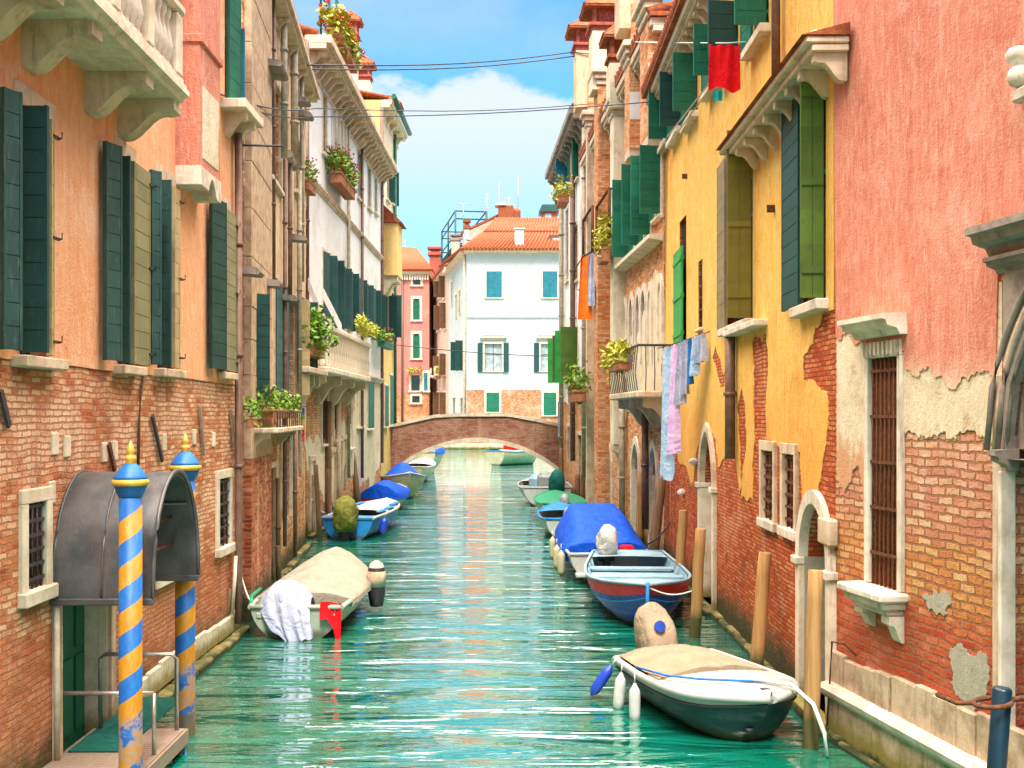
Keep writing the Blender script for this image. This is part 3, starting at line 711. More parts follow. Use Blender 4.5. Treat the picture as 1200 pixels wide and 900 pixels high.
# ================================================================== A: orange house, left foreground
def build_A():
    F = FA
    b = F.thing('orange_house', 'orange plastered house over weathered brick, dark teal shutters and stone balcony, left foreground', 'house')
    sEnd = F.s(281); zsp = F.z(150, 436)
    spec = [((3, 14), (18, 57), (56, 62), 127, 417, 103), ((123, 133), (134, 153), (154, 175), 186, 428, 166), ((177, 181), (181, 201), (202, 210), 214, 432, 200), ((247, 258), None, (259, 276), 250, 437, 245)]
    holes = []; wins = []
    for n, p, f, yt, yb, yn in spec:
        s0 = F.s(p[0] + 1 if p else n[1] - 3, 0); s1 = F.s(f[0] - 1, 0)
        if s1 - s0 < .45: s1 = s0 + .55
        sm = F.s((p or f)[0], 0)
        px = (p or f)[0]
        zt = F.z(px, yt - 4); zb = F.z(px, yb)
        h = (s0 + .02, s1, zb, zt); holes.append(h); wins.append((n, p, f, h))
    # top floor shuttered window beside the chimney breast
    s0, s1 = F.s(262), F.s(274)
    zb = F.z(268, 128); hT = (s0, s1, zb, zb + 1.9)
    door = (F.s(68), F.s(126), 0.05, F.z(97, 706) + .15)
    bw1 = F.rect(29, 588, 51, 690); bw2 = F.rect(255, 560, 268, 640); bw3 = F.rect(181, 610, 204, 672)
    gaps = holes + [hT]
    wall(F, 'wall', 'brickA', b, -16, sEnd, 0, 11.2, holes + [hT, door, bw1, bw2, bw3], depth=.32)
    loop = [(0.0, zsp), (sEnd - .01, zsp), (sEnd - .01, 11.18), (-16.0, 11.18)]
    loop = [(-16.0, zsp)] + [(s, zsp + random.uniform(-.012, .012)) for s in [i * .5 + .3 for i in range(int(sEnd / .5) - 1)]] + loop[1:]
    sheet('plaster', 'orange', b, loop, gaps)
    for (n, p, f, h) in wins:
        o = sillbox(h, .14, .16, .10).build('window', 'stonewarm', b)
        m = MB(); m.box(h[0] - .12, h[1] + .14, -.036, .03, h[3] + .004, h[3] + .22, .006); m.build('lintel', 'stonewarm', o)
        pane(h, o, 'glass', .22); casement(h, o, 'teal', .16)
        z0, z1 = h[2] + .03, h[3] + .02
        a0, a1 = F.s(n[0], .10), F.s(n[1], .10)
        leaf('shutter', 'tealgrey' if p else 'teal', o, (a0, .08), (a1, .16), z0, z1)
        if p:
            s = h[0]; leaf('shutter', 'teal', o, (s, .05), (s + .01, F.out_at(s, p[1])), z0, z1 - .02)
        c0, c1 = F.s(f[0], .10), F.s(f[1], .10)
        leaf('shutter', 'olive' if (f[1] - f[0]) > 10 else 'tan', o, (c0, .09), (c1, .07), z0, z1 - .02)
        for q in (.06, .5, .93):
            m = MB(); z = z0 + (z1 - z0) * q; m.box(c1 - .05, c1 + .10, -.135, -.105, z - .012, z + .012); m.tube([(c1 + .07, -.02, z), (c1 + .07, -.16, z), (c1 + .07, -.16, z + .06)], .008, 5)
            m.build('shutter_hinge', 'darkiron', o)
    # top window
    o = sillbox(hT, .3, .42, .14).build('window', 'stone', b); pane(hT, o)
    q = MB(); corbel(q, hT[0] + .05, .14, hT[2] - .14, .36, .36); corbel(q, hT[1] - .05, .14, hT[2] - .14, .36, .36); q.build('bracket_row', 'stone', o)
    leaf('shutter', 'green', o, (hT[0], .05), (hT[1] - .1, .10), hT[2] + .02, hT[3])
    s = hT[1]; leaf('shutter', 'bluegreen', o, (s, .05), (s + .01, F.out_at(s, 287)), hT[2] + .02, hT[3] - .5)
    # barred ground floor windows with stone frames
    for h, nv, nh in ((bw1, 4, 6), (bw2, 3, 6), (bw3, 3, 4)):
        o = surround(h, .13, .04).build('window', 'stone', b); pane(h, o, 'dark', .09); bars(h, nv, nh, .013, .0, 'darkiron', o); sillbox(h, .15, .09, .13).build('sill', 'stone', o)
    # water door
    o = surround(door, .14, .05, top_w=.2).build('door', 'stonewarm', b)
    m = MB(); m.box(door[0] + .0, door[1], .26, .30, .05, door[3])
    for i in range(4):
        x = door[0] + (door[1] - door[0]) * (i + .5) / 4; m.box(x - .12, x + .12, .235, .262, .2, 1.0); m.box(x - .12, x + .12, .235, .262, 1.1, door[3] - .1)
    m.build('door_leaf', 'green', o)
    m = MB(); m.box(door[1] - .02, door[1] + .004, .0, .25, .05, door[3]); m.build('jamb', 'stone', o)
    # plinth of pale blocks and the weedy ledge at the water
    m = MB(); s = door[1] + .2
    while s < sEnd - .3:
        w = random.uniform(.5, .95); m.box(s, min(s + w - .02, sEnd), -.04 - random.uniform(0, .02), .02, .12, .42 + random.uniform(-.04, .05), .015); s += w
    m.build('plinth', 'stone', b)
    m = MB(); s = 4.0
    while s < sEnd: m.box(s, s + .78, -.17 - random.uniform(0, .03), .02, -.3, .11 + random.uniform(-.02, .02), .03); s += .8
    m.build('base_ledge', 'stone', b)
    # wall anchors
    for i, (x0, y0, x1, y1, mt) in enumerate(((0, 458, 10, 500, 'darkiron'), (178, 487, 190, 540, 'darkiron'), (234, 476, 239, 533, 'steel'), (270, 480, 274, 522, 'steel'), (127, 520, 134, 552, 'iron'))):
        a = F.pt(x0, y0, .03); c = F.pt(x1, y1, .03); d = Vector((c[0] - a[0], 0, c[1] - a[1])); q = Vector((d.z, 0, -d.x)).normalized() * .03
        m = MB(); A = Vector((a[0], -.02, a[1])); C = Vector((c[0], -.02, c[1])); m.prism([A - q, A + q, C + q, C - q], (0, -.03, 0)); m.build('wall_anchor', mt, b)
    pts = []
    for x, y in ((170, 432), (165, 460), (163, 495), (162, 545)):
        s, z = F.pt(x, y, .03); pts.append((s, -.03, z))
    m = MB(); m.tube(pts, .018, 6); m.build('wall_cable', 'brownwood', b)
    for x, y in ((64, 520), (78, 523), (122, 530), (134, 528), (192, 518), (227, 512), (250, 515), (60, 577)):
        s, z = F.pt(x, y); m = MB(); m.box(s - .09, s + .07, -.02, .02, z - .11, z + .11, .01); m.build('stone_block', 'stone', b)
    # drainpipe at the far corner
    s = F.s(278, .1); downpipe([(s, -.12, .25), (s, -.12, 1.0), (s, -.12, F.z(278, 155, .12))], .062, b)
    m = MB(); m.tube([(s - .18, -.06, .45), (s - .16, -.1, 1.0), (s - .1, -.1, 1.35)], .03, 8); m.build('conduit', 'stone', b)
    # projecting chimney breast
    s0 = F.s(203.5); s1 = F.s(258, .35); zb = F.z(232, 192, .35)
    m = MB(); m.box(s0, s1, -.35, .0, zb, 11.5); br = m.build('chimney_breast', 'pink', b)
    m = MB(); m.box(s0 - .03, s1 + .03, -.39, -.02, zb + 1.63, zb + 1.76, .02); m.build('band', 'pink', br)
    m = MB(); m.box(s0 - .02, s0 + .35, -.37, -.02, zb - .26, zb - .003, .01)
    for i in range(7): pass
    pts = [(s0 + .35, -.36, zb - .003), (s0 + .35, -.36, zb - .26)]
    for i in range(9):
        t = i / 8; pts.append((s0 + .4 + (s1 - s0 - .65) * t, -.36, zb - .26 + .2 * math.sin(math.pi * t)))
    pts += [(s1 - .2, -.36, zb - .3), (s1 + .01, -.36, zb - .3), (s1 + .01, -.36, zb - .003)]
    m.prism(pts, (0, .34, 0)); m.build('corbel', 'stonewhite', br)
    m = MB(); m.box(s0 + .12, s1 - .12, -.362, -.34, zb + .12, zb + 1.1, .008); m.build('relief_panel', 'cream', br)
    # balcony
    zs = F.z(222, 121, .78); zo = .78; sb0, sb1 = F.s(0, .78) - 1.6, F.s(222, .78)
    m = MB(); prof = [(.02, zs), (-zo * .9, zs), (-zo * .93, zs + .05), (-zo, zs + .07), (-zo, zs + .13), (-zo * .96, zs + .16), (-zo * .96, zs + .19), (.02, zs + .19)]
    m.prism([(sb0, y, z) for y, z in prof], (sb1 - sb0, 0, 0)); bal = m.build('balcony', 'stone', b)
    for px in (75, 120, 180, 212):
        s = F.s(px, .66) - .13
        q = MB(); corbel(q, s, .26, zs - .003, .66, .42); q.build('corbel', 'stonewarm', bal)
    m = MB(); m.box(sb0, sb1, -zo * .92, -zo * .92 + .2, zs + .193, zs + .28, .02); m.build('bottom_rail', 'stone', bal)
    m = MB(); m.box(sb0, sb1, -zo * .95, -zo * .95 + .26, zs + .98, zs + 1.1, .03); m.build('handrail', 'stone', bal)
    bm_ = MB(); bm_.lathe([(.06, 0), (.06, .04), (.035, .07), (.04, .10), (.075, .2), (.078, .26), (.045, .42), (.03, .5), (.034, .56), (.055, .62), (.055, .70)], (0, 0, 0), 12)
    proto = None; s = sb1 - .14; k = 0; y = -zo * .92 + .1
    while s > sb0 + .1:
        if k % 6 == 0:
            m = MB(); m.box(s - .1, s + .1, y - .1, y + .1, zs + .283, zs + .977, .015); m.build('baluster_post', 'stone', bal); s -= .2
        else:
            if proto is None: proto = bm_.build('baluster', 'stonewhite', bal); o = proto
            else: o = proto.copy(); COL.objects.link(o); o.parent = bal
            o.location = (s, y, zs + .281); s -= .165
        k += 1
    # tops of the walls: eaves
    m = MB(); m.box(-16.2, sEnd + .0, -.3, 5.2, 11.203, 11.35); m.build('roof', 'terracotta', b)
    return b
build_A()

# canopy over the water door, landing stage, rails
def build_canopy():
    F = FA
    a = F.s(64); s0, zb = F.pt(178, 702, 1.0); out = .98
    s0 = F.s(178, out); s1 = F.s(231, out); zb = 1.83; zt = F.z(205, 553, out); c = (s0 + s1) / 2; hw = (s1 - s0) / 2
    t = F.thing('door_canopy', 'dark copper barrel canopy over the water door on the left', 'canopy')
    def P(an, r=1.0): # tall arch
        return c + hw * r * math.cos(an), zb + (zt - zb) * r * math.sin(an) ** .92
    m = MB(); N = 28
    for r in (1.0, .965):
        m.grid([[(P(math.pi * (1 - i / N), r)[0], y, max(zb, P(math.pi * (1 - i / N), r)[1])) for i in range(N + 1)] for y in (.0, -out * .5, -out)])
    # end ring
    for i in range(N):
        a0, a1 = math.pi * (1 - i / N), math.pi * (1 - (i + 1) / N)
        p, q, p2, q2 = P(a0), P(a1), P(a0, .965), P(a1, .965)
        m.poly([(p[0], -out, p[1]), (q[0], -out, q[1]), (q2[0], -out, max(zb, q2[1])), (p2[0], -out, max(zb, p2[1]))])
    m.build('vault', 'copper', t)
    m = MB()
    m.box(s0 - .03, s0 + .035, -out - .02, .0, zb - .07, zb - .002, .01); m.box(s1 - .035, s1 + .03, -out - .02, 0, zb - .07, zb - .002, .01)
    pts = [(P(math.pi * i / N, 1.012)[0], -out - .012, P(math.pi * i / N, 1.012)[1]) for i in range(N + 1)]
    m.tube(pts, .022, 6); m.build('frame', 'copper', t)
    for k, q in enumerate((.30, .55, .78)):
        z = zb + (zt - zb) * q; m = MB(); w = hw * .94 * math.sqrt(max(0, 1 - q * q)) ** 1.0
        m.tube([(c - w, -out * .75, z), (c + w, -out * .75, z)], .016, 6); m.build('tie_rod', 'iron', t)
    for y in (-.02, -out * .5):
        m = MB(); m.tube([(P(math.pi * i / N, 1.006)[0], y, max(zb, P(math.pi * i / N, 1.006)[1])) for i in range(N + 1)], .012, 6); m.build('seam', 'copper', t)
    for i in range(1, 4):
        an = math.pi * i / 4; p = P(an, .94); m = MB(); m.tube([(p[0], -.05, p[1]), (p[0], -out + .04, p[1])], .015, 6); m.build('rib', 'copper', t)
    m = MB(); m.tube([(s0 + .03, -.05, .25), (s0 + .03, -.05, zb - .07)], .028, 8); m.build('post', 'stone', t)
    m = MB(); m.grid([[(P(math.pi * (1 - i / N), .955)[0], -.03, max(zb, P(math.pi * (1 - i / N), .955)[1] * q + zb * (1 - q))) for i in range(N + 1)] for q in (0, 1)], False); m.build('back_panel', 'dark', t)
build_canopy()
def build_stage():
    F = FA; s0, s1 = F.s(66) - .6, F.s(215, .95) - .0; out = .98; z = .25
    s1 = F.s(217, out)
    t = F.thing('landing_stage', 'grey boarded landing stage below the copper canopy', 'landing stage')
    m = MB(); n = 22
    for i in range(n):
        a = s0 + (s1 - s0) * i / n; m.box(a + .004, a + (s1 - s0) / n - .004, -out, .0, z - .03 + random.uniform(0, .003), z, .003)
    m.build('deck', 'deckwood', t)
    m = MB(); m.box(s0, s1 + .02, -out - .03, -out - .003, z - .16, z - .01); m.box(s1 - .002, s1 + .03, -out, 0, z - .16, z - .01); m.box(s0, s1, -out * .5 - .05, -out * .5 + .05, z - .15, z - .033); m.build('side_beam', 'deckwood', t)
    for s in (s1 - .06, (s0 + s1) / 2, s0 + .5):
        m = MB(); m.tube([(s, -out + .06, -.6), (s, -out + .06, z - .03)], .06, 8); m.build('pile', 'polebrown', t)
    o = MB(); o.box(F.s(72), F.s(160) - .15, -out * .62, -.06, z + .003, z + .022, .005); o = o.build('door_mat', 'mat_green'); o.location = (F.P0.x, F.P0.y, 0); o.rotation_euler = (0, 0, F.rz)
    tag(o, 'dark green mat lying on the landing stage by the water door', 'mat')
    # two steel rails
    for lab, (sa, sb, y, zt) in (('bent steel handrail at the outer edge of the landing stage', (F.s(196), F.s(196) + .95, -.16, 1.06)), ('steel handrail crossing the landing stage near the door', (F.s(66) + .05, F.s(66) + .06, None, .86))):
        h = MB()
        if y is None: h.tube([(sa, -.02, zt), (sa, -out + .04, zt)], .022, 8); h.tube([(sa, -out + .04, zt), (sa, -out + .04, z)], .022, 8)
        else:
            s = s1 - .07; h.tube([(s, -.1, z), (s, -.1, zt - .05), (s, -.15, zt), (s, -out + .12, zt), (s, -out + .07, zt - .05), (s, -out + .07, z - .1)], .024, 8)
        h = h.build('handrail', 'steel'); h.location = (F.P0.x, F.P0.y, 0); h.rotation_euler = (0, 0, F.rz); tag(h, lab, 'handrail')
build_stage()
def striped_pole(label, px, Y, ytop, r):
    p = atY(px, HY, Y); zt = atY(px, ytop, Y).z
    t = thing('striped_mooring_pole', label, 'mooring pole', (p.x, p.y, 0), 0, 'blue and gold striped mooring poles')
    zc = zt - .42
    m = MB(); m.lathe([(r, -1.2), (r, 0), (r * .97, zc)], (0, 0, 0), 24); m.build('shaft', 'spiral', t)
    m = MB(); m.lathe([(r * 1.0, zc + .002), (r * 1.05, zc + .03), (r * 1.5, zc + .05), (r * 1.58, zc + .075), (r * 1.5, zc + .10), (r * 1.2, zc + .115)], (0, 0, 0), 24); m.build('collar', 'gold', t)
    m = MB(); m.lathe([(r * 1.0, zc - .06), (r * 1.05, zc - .055), (r * 1.35, zc + .03), (r * 1.4, zc + .048)], (0, 0, 0), 24); m.build('collar_base', 'bluepaint', t)
    m = MB(); m.lathe([(r * 1.45, zc + .098), (r * 1.38, zc + .13), (r * 1.15, zc + .16), (r * .95, zc + .20), (r * .62, zc + .235), (r * .5, zc + .25)], (0, 0, 0), 24); m.build('cap', 'bluepaint', t)
    m = MB(); m.lathe([(r * .5, zc + .248), (r * .32, zc + .27), (r * .5, zc + .29), (r * .46, zc + .32), (r * .2, zc + .335), (r * .36, zc + .355), (r * .3, zc + .385), (r * .04, zc + .47)], (0, 0, 0), 16); m.build('finial', 'gold', t)
striped_pole('blue and gold spiral striped pole in front of the landing stage, worn near its foot', 153, 10.4, 522, .108)
striped_pole('blue and gold spiral striped pole behind the canopy, standing clear in the water', 217, 12.5, 512, .112)

# ================================================================== B: old stone house with pipes
def build_B():
    F = FB; L = F.L
    b = F.thing('stone_house', 'narrow weathered stucco house with brown stone pier, brick base and many drainpipes', 'house')
    H = 12.4
    w1 = F.rect(320, 338, 345, 462); w0 = F.rect(287, 342, 291, 470); w2 = F.rect(349, 350, 356, 452)
    u1 = F.rect(315, 95, 326, 215); u1 = (u1[0], u1[1] + .25, u1[2], u1[3])
    u2 = F.rect(344, 165, 352, 230); d1 = F.rect(312, 548, 321, 640); d2 = F.rect(328, 510, 340, 610); d1 = (d1[0], d1[1], 0.12, d1[3])
    v1 = F.rect(347, 500, 352, 560)
    holes = [w0, w1, w2, u1, u2, d1, d2, v1]
    wall(F, 'wall', 'brickR', b, 0, L, 0, H, holes, .3)
    zs = F.z(300, 475)
    loop = rough_loop([(0, zs), (L * .3, zs - .25), (L * .55, zs - .6), (L * .75, zs - .2), (L - .01, zs - 1.2), (L - .01, H - .01), (0, H - .01)], .25, .06)
    sheet('stucco', 'stonewall', b, loop, [h for h in holes if h[2] > zs])
    # brown stone pier
    s0, s1 = .02, F.s(310); m = MB(); z = .0
    while z < H - .4:
        h = random.uniform(.35, .6); m.box(s0, s1, -.14 - random.uniform(0, .015), .0, z, z + h - .012, .012); z += h
    zsplit = F.z(298, 535)
    m = MB(); z = zsplit
    while z < H - .4:
        h = random.uniform(.5, .9); m.box(s0, s1, -.14 - random.uniform(0, .012), .0, z, z + h - .008, .01); z += h
    m.build('pier', 'pierstone', b)
    m = MB(); m.box(s0, s1, -.135, .0, 0, zsplit - .003); m.build('brick_pier', 'brickdark', b)
    # hoods over windows
    for px0, px1, y, dz in ((284, 302, 316, .1), (311, 332, 333, .1), (333, 348, 349, .1), (313, 337, 78, .14), (348, 360, 110, .1), (352, 364, 128, .1), (345, 360, 278, .1)):
        s0 = F.s(px0, .12); s1 = s0 + max(.5, F.s(px1, .4) - s0); z = F.z((px0 + px1) / 2, y, .3)
        m = MB(); m.prism([(s0, .02, z), (s0, -.38, z - .03), (s0, -.42, z + .02), (s0, -.36, z + .09), (s0, .02, z + .14)], (min(s1, L + .3) - s0, 0, 0)); m.build('hood', 'stonedark', b)
    for h, c in ((w0, 'teal'), (w1, 'tealgrey'), (w2, 'teal'), (u1, None), (u2, None)):
        o = surround(h, .09, .05).build('window', 'stonewarm', b); pane(h, o, 'curtain' if c is None else 'glass', .2); casement(h, o, 'brownwood', .15); sillbox(h, .13, .12).build('sill', 'stone', o)
        if c:
            wd = (h[1] - h[0]) / 2
            leaf('shutter', c, o, (h[0] + .01, .03), (h[0] + wd, .06), h[2] + .02, h[3]); leaf('shutter', 'teal' if c == 'teal' else 'tan', o, (h[1] - .01, .03), (h[1] + .18, .34), h[2] + .02, h[3])
    for h, mt in ((d1, 'brownwood'), (d2, 'stonewarm')):
        o = surround(h, .12, .06).build('door' if mt == 'brownwood' else 'window', 'stonewarm', b)
        m = MB(); m.box(h[0], h[1], .2, .23, h[2], h[3]); m.build('door_leaf' if mt == 'brownwood' else 'pane', 'dark', o)
        if mt != 'brownwood': bars(h, 3, 4, .012, .06, 'darkiron', o)
    o = surround(v1, .08, .05).build('window', 'stonewarm', b); pane(v1, o, 'dark', .2)
    m = MB(); s = .1
    while s < L: m.box(s, s + .7, -.13 - random.uniform(0, .04), .02, -.3, .10 + random.uniform(-.02, .03), .03); s += .72
    m.build('base_ledge', 'stone', b)
    # pipes
    for px, yt, yb, r, mt, out in ((321, -40, 330, .035, 'pipe', .10), (340, 190, 345, .05, 'pipe', .13), (354, 60, 330, .055, 'pipepale', .15), (314, 330, 520, .03, 'pipe', .09), (346, 500, 655, .05, 'pipe', .12), (333, -40, 185, .07, 'pipepale', .16), (345, -40, 200, .085, 'pipepale', .18), (356, -40, 60, .05, 'pipe', .14), (334, 185, 640, .045, 'pipe', .12), (351, 200, 480, .06, 'pipepale', .14), (326, 560, 690, .05, 'polebrown', .12)):
        s = F.s(px, out); downpipe([(s, -out, max(.2, F.z(px, yb, out))), (s, -out, min(H + .3, F.z(px, yt, out)))], r, b, mt, collar=1.6)
    s = F.s(340, .16); z = F.z(340, 183, .16); m = MB(); m.tube([(s - .25, -.16, z), (s + .5, -.16, z - .05)], .09, 10); m.build('pipe_joint', 'pipepale', b)
    m = MB(); m.box(-.1, L + .1, -.35, 5, H + .003, H + .2, .02); m.build('roof', 'terracotta', b)
    cornice(F, 0, L, H, .4, .5, b, 'stonewarm', 6)
    m = MB(); a = F.pt(285, 170, .1); m.tube([(a[0], -.05, a[1]), (a[0] + .1, -.75, a[1] + .02)], .02, 6); m.build('iron_stay', 'darkiron', b)
    return b
build_B()
def on(F, px, py, out): s, z = F.pt(px, py, out); return F.w(s, out, z)

# balcony shelf with plants on B
def shelf_B():
    F = FB; s0, s1 = F.s(312, .35), F.s(345, .35); z = F.z(330, 500, .35)
    t = F.thing('flower_shelf', 'railed stone shelf under the shuttered window carrying green plants', 'shelf')
    m = MB(); m.box(s0, s1, -.55, -.02, z - .1, z, .02); m.build('slab', 'stonewarm', t)
    q = MB(); corbel(q, s0 + .2, .14, z - .1, .4, .3); corbel(q, s1 - .2, .14, z - .1, .4, .3); q.build('bracket_row', 'stonewarm', t)
    m = MB(); m.box(s0, s1, -.54, -.51, z + .28, z + .31)
    for i in range(12): x = s0 + (s1 - s0) * (i + .5) / 12; m.tube([(x, -.525, z), (x, -.525, z + .29)], .01, 5)
    m.build('railing', 'darkiron', t)
    p = F.w((s0 + s1) / 2, .33, z + .32)
    planter('red and green plants on the railed shelf of the stone house', p, F.rz, ((s1 - s0) / 2, .22, .32), 900, .05, 'flowerpink', 24, True, group='planters along the left bank')
    p = on(F, 297, 490, .35); planter('small green pot plant on the brown stone pier', p, F.rz, (.22, .16, .3), 120, .05, None, 0, True, group='planters along the left bank')
    s, z2 = F.pt(355, 478, .4); m = MB()
    rows = [[(s + .16 * i / 4, -.4 + .03 * math.sin(i * 2 + j), z2 - .75 * j / 8) for i in range(5)] for j in range(9)]
    t2 = F.thing('rainbow_flag', 'small rainbow striped flag hanging beside the flower shelf', 'flag')
    cols = ('bluetarp', 'brightgreen', 'gold', 'orangecloth', 'redcloth', 'flowerpink')
    for k in range(6):
        m = MB(); m.grid([[(s + .14 * i / 4 + .03 * j, -.4 + .03 * math.sin(i * 2 + j * .7), z2 - .13 * (k + j / 2)) for i in range(5)] for j in range(3)]); m.build('stripe', cols[k], t2)
    m = MB(); m.tube([(s + .06, -.02, z2 + .02), (s + .06, -.5, z2 + .03)], .012, 6); m.build('flagstaff', 'darkiron', t2)
shelf_B()

# ================================================================== C: long white house
def build_C():
    F = FC; L = F.L
    b = F.thing('white_house', 'long white plastered house with bracketed eaves, dark green shutters and corner balcony', 'house')
    zc = F.z(453, 181, .55); H = zc
    tops = [F.rect(377, 92, 382, 182), F.rect(388, 108, 408, 200), F.rect(418, 176, 424, 235), F.rect(430, 192, 434, 245), F.rect(438, 205, 441, 250)]
    mids = [F.rect(377, 296, 384, 372), F.rect(387, 302, 393, 385), F.rect(397, 312, 402, 385), F.rect(406, 318, 411, 388), F.rect(417, 326, 421, 390), F.rect(425, 332, 429, 395), F.rect(434, 338, 438, 398), F.rect(441, 344, 444, 402)]
    lows = [F.rect(376, 442, 383, 520), F.rect(390, 446, 397, 515), F.rect(406, 450, 412, 525), F.rect(418, 446, 424, 500), F.rect(430, 448, 436, 502)]
    gd = [F.rect(362, 540, 367, 610), F.rect(386, 530, 391, 600), F.rect(400, 515, 404, 570)]
    gd[0] = gd[0][:2] + (.1,) + gd[0][3:]; gd[1] = gd[1][:2] + (.1,) + gd[1][3:]
    wall(F, 'wall', 'brickR', b, 0, L, 0, H, tops + mids + lows + gd, .28)
    zb = F.z(400, 436); zm = F.z(405, 500)
    sheet('plaster', 'white', b, [(0, zb)] + [(L * i / 14, zb + random.uniform(-.05, .05)) for i in range(1, 14)] + [(L - .005, zb), (L - .005, H - .005), (0, H - .005)], tops + mids)
    lp = rough_loop([(0, zm - 1.2), (L * .12, zm - 2.0), (L * .3, zm - 2.6), (L * .45, zm - 1.2), (L * .6, zm - 2.2), (L * .8, zm - 2.6), (L - .01, zm - 1.8), (L - .01, zb - .3), (L * .8, zb - .25), (L * .55, zb - .25), (L * .5, zm - .3), (L * .42, zm), (L * .3, zm - .1), (L * .15, zm - .5), (0, zm - .4)], .3, .12)
    sheet('lower_plaster', 'cream', b, lp, [h for h in []] , y=-.018)
    for i, h in enumerate(tops):
        o = win(b, h, 'stone', .12, .05, 'curtain', cross=True, sash='boatlight', depth=.12)
        hood(F, h[0] - .2, h[1] + .2, h[3] + .16, .28, .2, o, 'stonewarm')
    m = MB()
    for i in range(1, 5): x = tops[1][0] + (tops[1][1] - tops[1][0]) * i / 5; m.tube([(x, -.02, tops[1][2]), (x, -.02, tops[1][3])], .07, 8)
    m.build('window_column', 'stone', b)
    for i, h in enumerate(mids):
        o = win(b, h, 'stone', .1, .05, 'glass', cross=False, sill=False)
        w = (h[1] - h[0])
        leaf('shutter', ('teal', 'tealgrey', 'teal')[i % 3], o, (h[0] + .02, .03), (h[0] + w * .55, .12), h[2] + .02, h[3] - .02)
        leaf('shutter', ('teal', 'teal', 'tealgrey')[i % 3], o, (h[1], .04), (h[1] + .06, .30), h[2] + .02, h[3] - .02)
    for i, h in enumerate(lows):
        o = win(b, h, 'stone', .1, .06, 'dark', cross=False)
        if i == 4: leaf('shutter', 'green', o, (h[0] + .02, .03), (h[1], .05), h[2], h[3])
        else: bars(h, 4, 4, .014, .05, 'brownwood', o)
    for h in gd: o = surround(h, .16, .08).build('door', 'stonewarm', b); m = MB(); m.box(h[0], h[1], .2, .23, h[2], h[3]); m.build('door_leaf', 'brownwood', o)
    # belt course, cornice, roof edge
    za = F.z(410, 268); hood(F, 0, L, za, .16, .2, b, 'stonewarm', 'belt_course')
    cornice(F, -.1, L + .3, H + .003, .75, .85, b, 'stonewarm', 26)
    m = MB(); n = 44
    for i in range(n):
        s = -.1 + (L + .4) * (i + .5) / n; m.tube([(s, -.30, H + .10), (s, 2.6, H + 1.0)], .13, 6)
    m.build('roof', 'terracotta', b)
    hood(F, 0, L, zb - .12, .22, .22, b, 'stone', 'string_course')
    m = MB(); s = .1
    while s < L: m.box(s, s + .9, -.12 - random.uniform(0, .04), .02, -.3, .12 + random.uniform(-.03, .03), .03); s += .92
    m.build('base_ledge', 'stone', b)
    for px, yt, yb, r, mt in ((359.6, -10, 400, .07, 'pipe'), (408.6, 128, 560, .06, 'pipepale'), (424.5, 165, 560, .06, 'pipe'), (385, 470, 600, .10, 'polebrown'), (396, 470, 590, .08, 'stonewarm')):
        s = F.s(px, .12); downpipe([(s, -.12, max(.2, F.z(px, yb, .12))), (s, -.12, min(H - .3, F.z(px, yt, .12)))], r, b, mt)
    # balcony
    s0, s1 = F.s(386, .95), F.s(435, .95); z = F.z(412, 436, .95)
    m = MB(); m.box(s0, s1, -.95, .0, z - .18, z, .03); bal = m.build('balcony', 'stone', b)
    for i in range(4):
        s = s0 + .3 + (s1 - s0 - .6) * i / 3; q = MB(); corbel(q, s, .26, z - .182, .8, .85); q.build('corbel', 'stonewarm', bal)
    m = MB(); m.box(s0, s1, -.96, -.74, z + 1.02, z + 1.16, .02); m.box(s0, s0 + .2, -.74, 0, z + 1.02, z + 1.16, .02); m.build('handrail', 'stone', bal)
    p = None
    for i in range(20):
        s = s0 + .12 + (s1 - s0 - .24) * i / 19
        if p is None:
            q = MB(); q.lathe([(.06, 0), (.06, .06), (.04, .1), (.075, .3), (.04, .6), (.05, .9), (.07, 1.02)], (0, 0, 0), 8); p = q.build('baluster', 'stone', bal); o = p
        else: o = p.copy(); COL.objects.link(o); o.parent = bal
        o.location = (s, -.85, z + .001)
    for i in range(4):
        o = p.copy(); COL.objects.link(o); o.parent = bal; o.location = (s0 + .1, -.68 + .2 * i, z + .001)
    # side facing us, where the white house stands above its neighbour: awning stays
    for px0, y0, px1, y1 in ((361, 325, 384, 378), (379, 338, 400, 380)):
        a = F.pt(px0, y0, .25); c = F.pt(px1, y1, .9); m = MB(); m.prism([(a[0], -.25, a[1]), (a[0], -.25, a[1] - .35), (c[0], -.9, c[1] - .3), (c[0], -.9, c[1])], (.06, 0, 0)); m.build('awning_blade', 'white', b)
    return b
build_C()
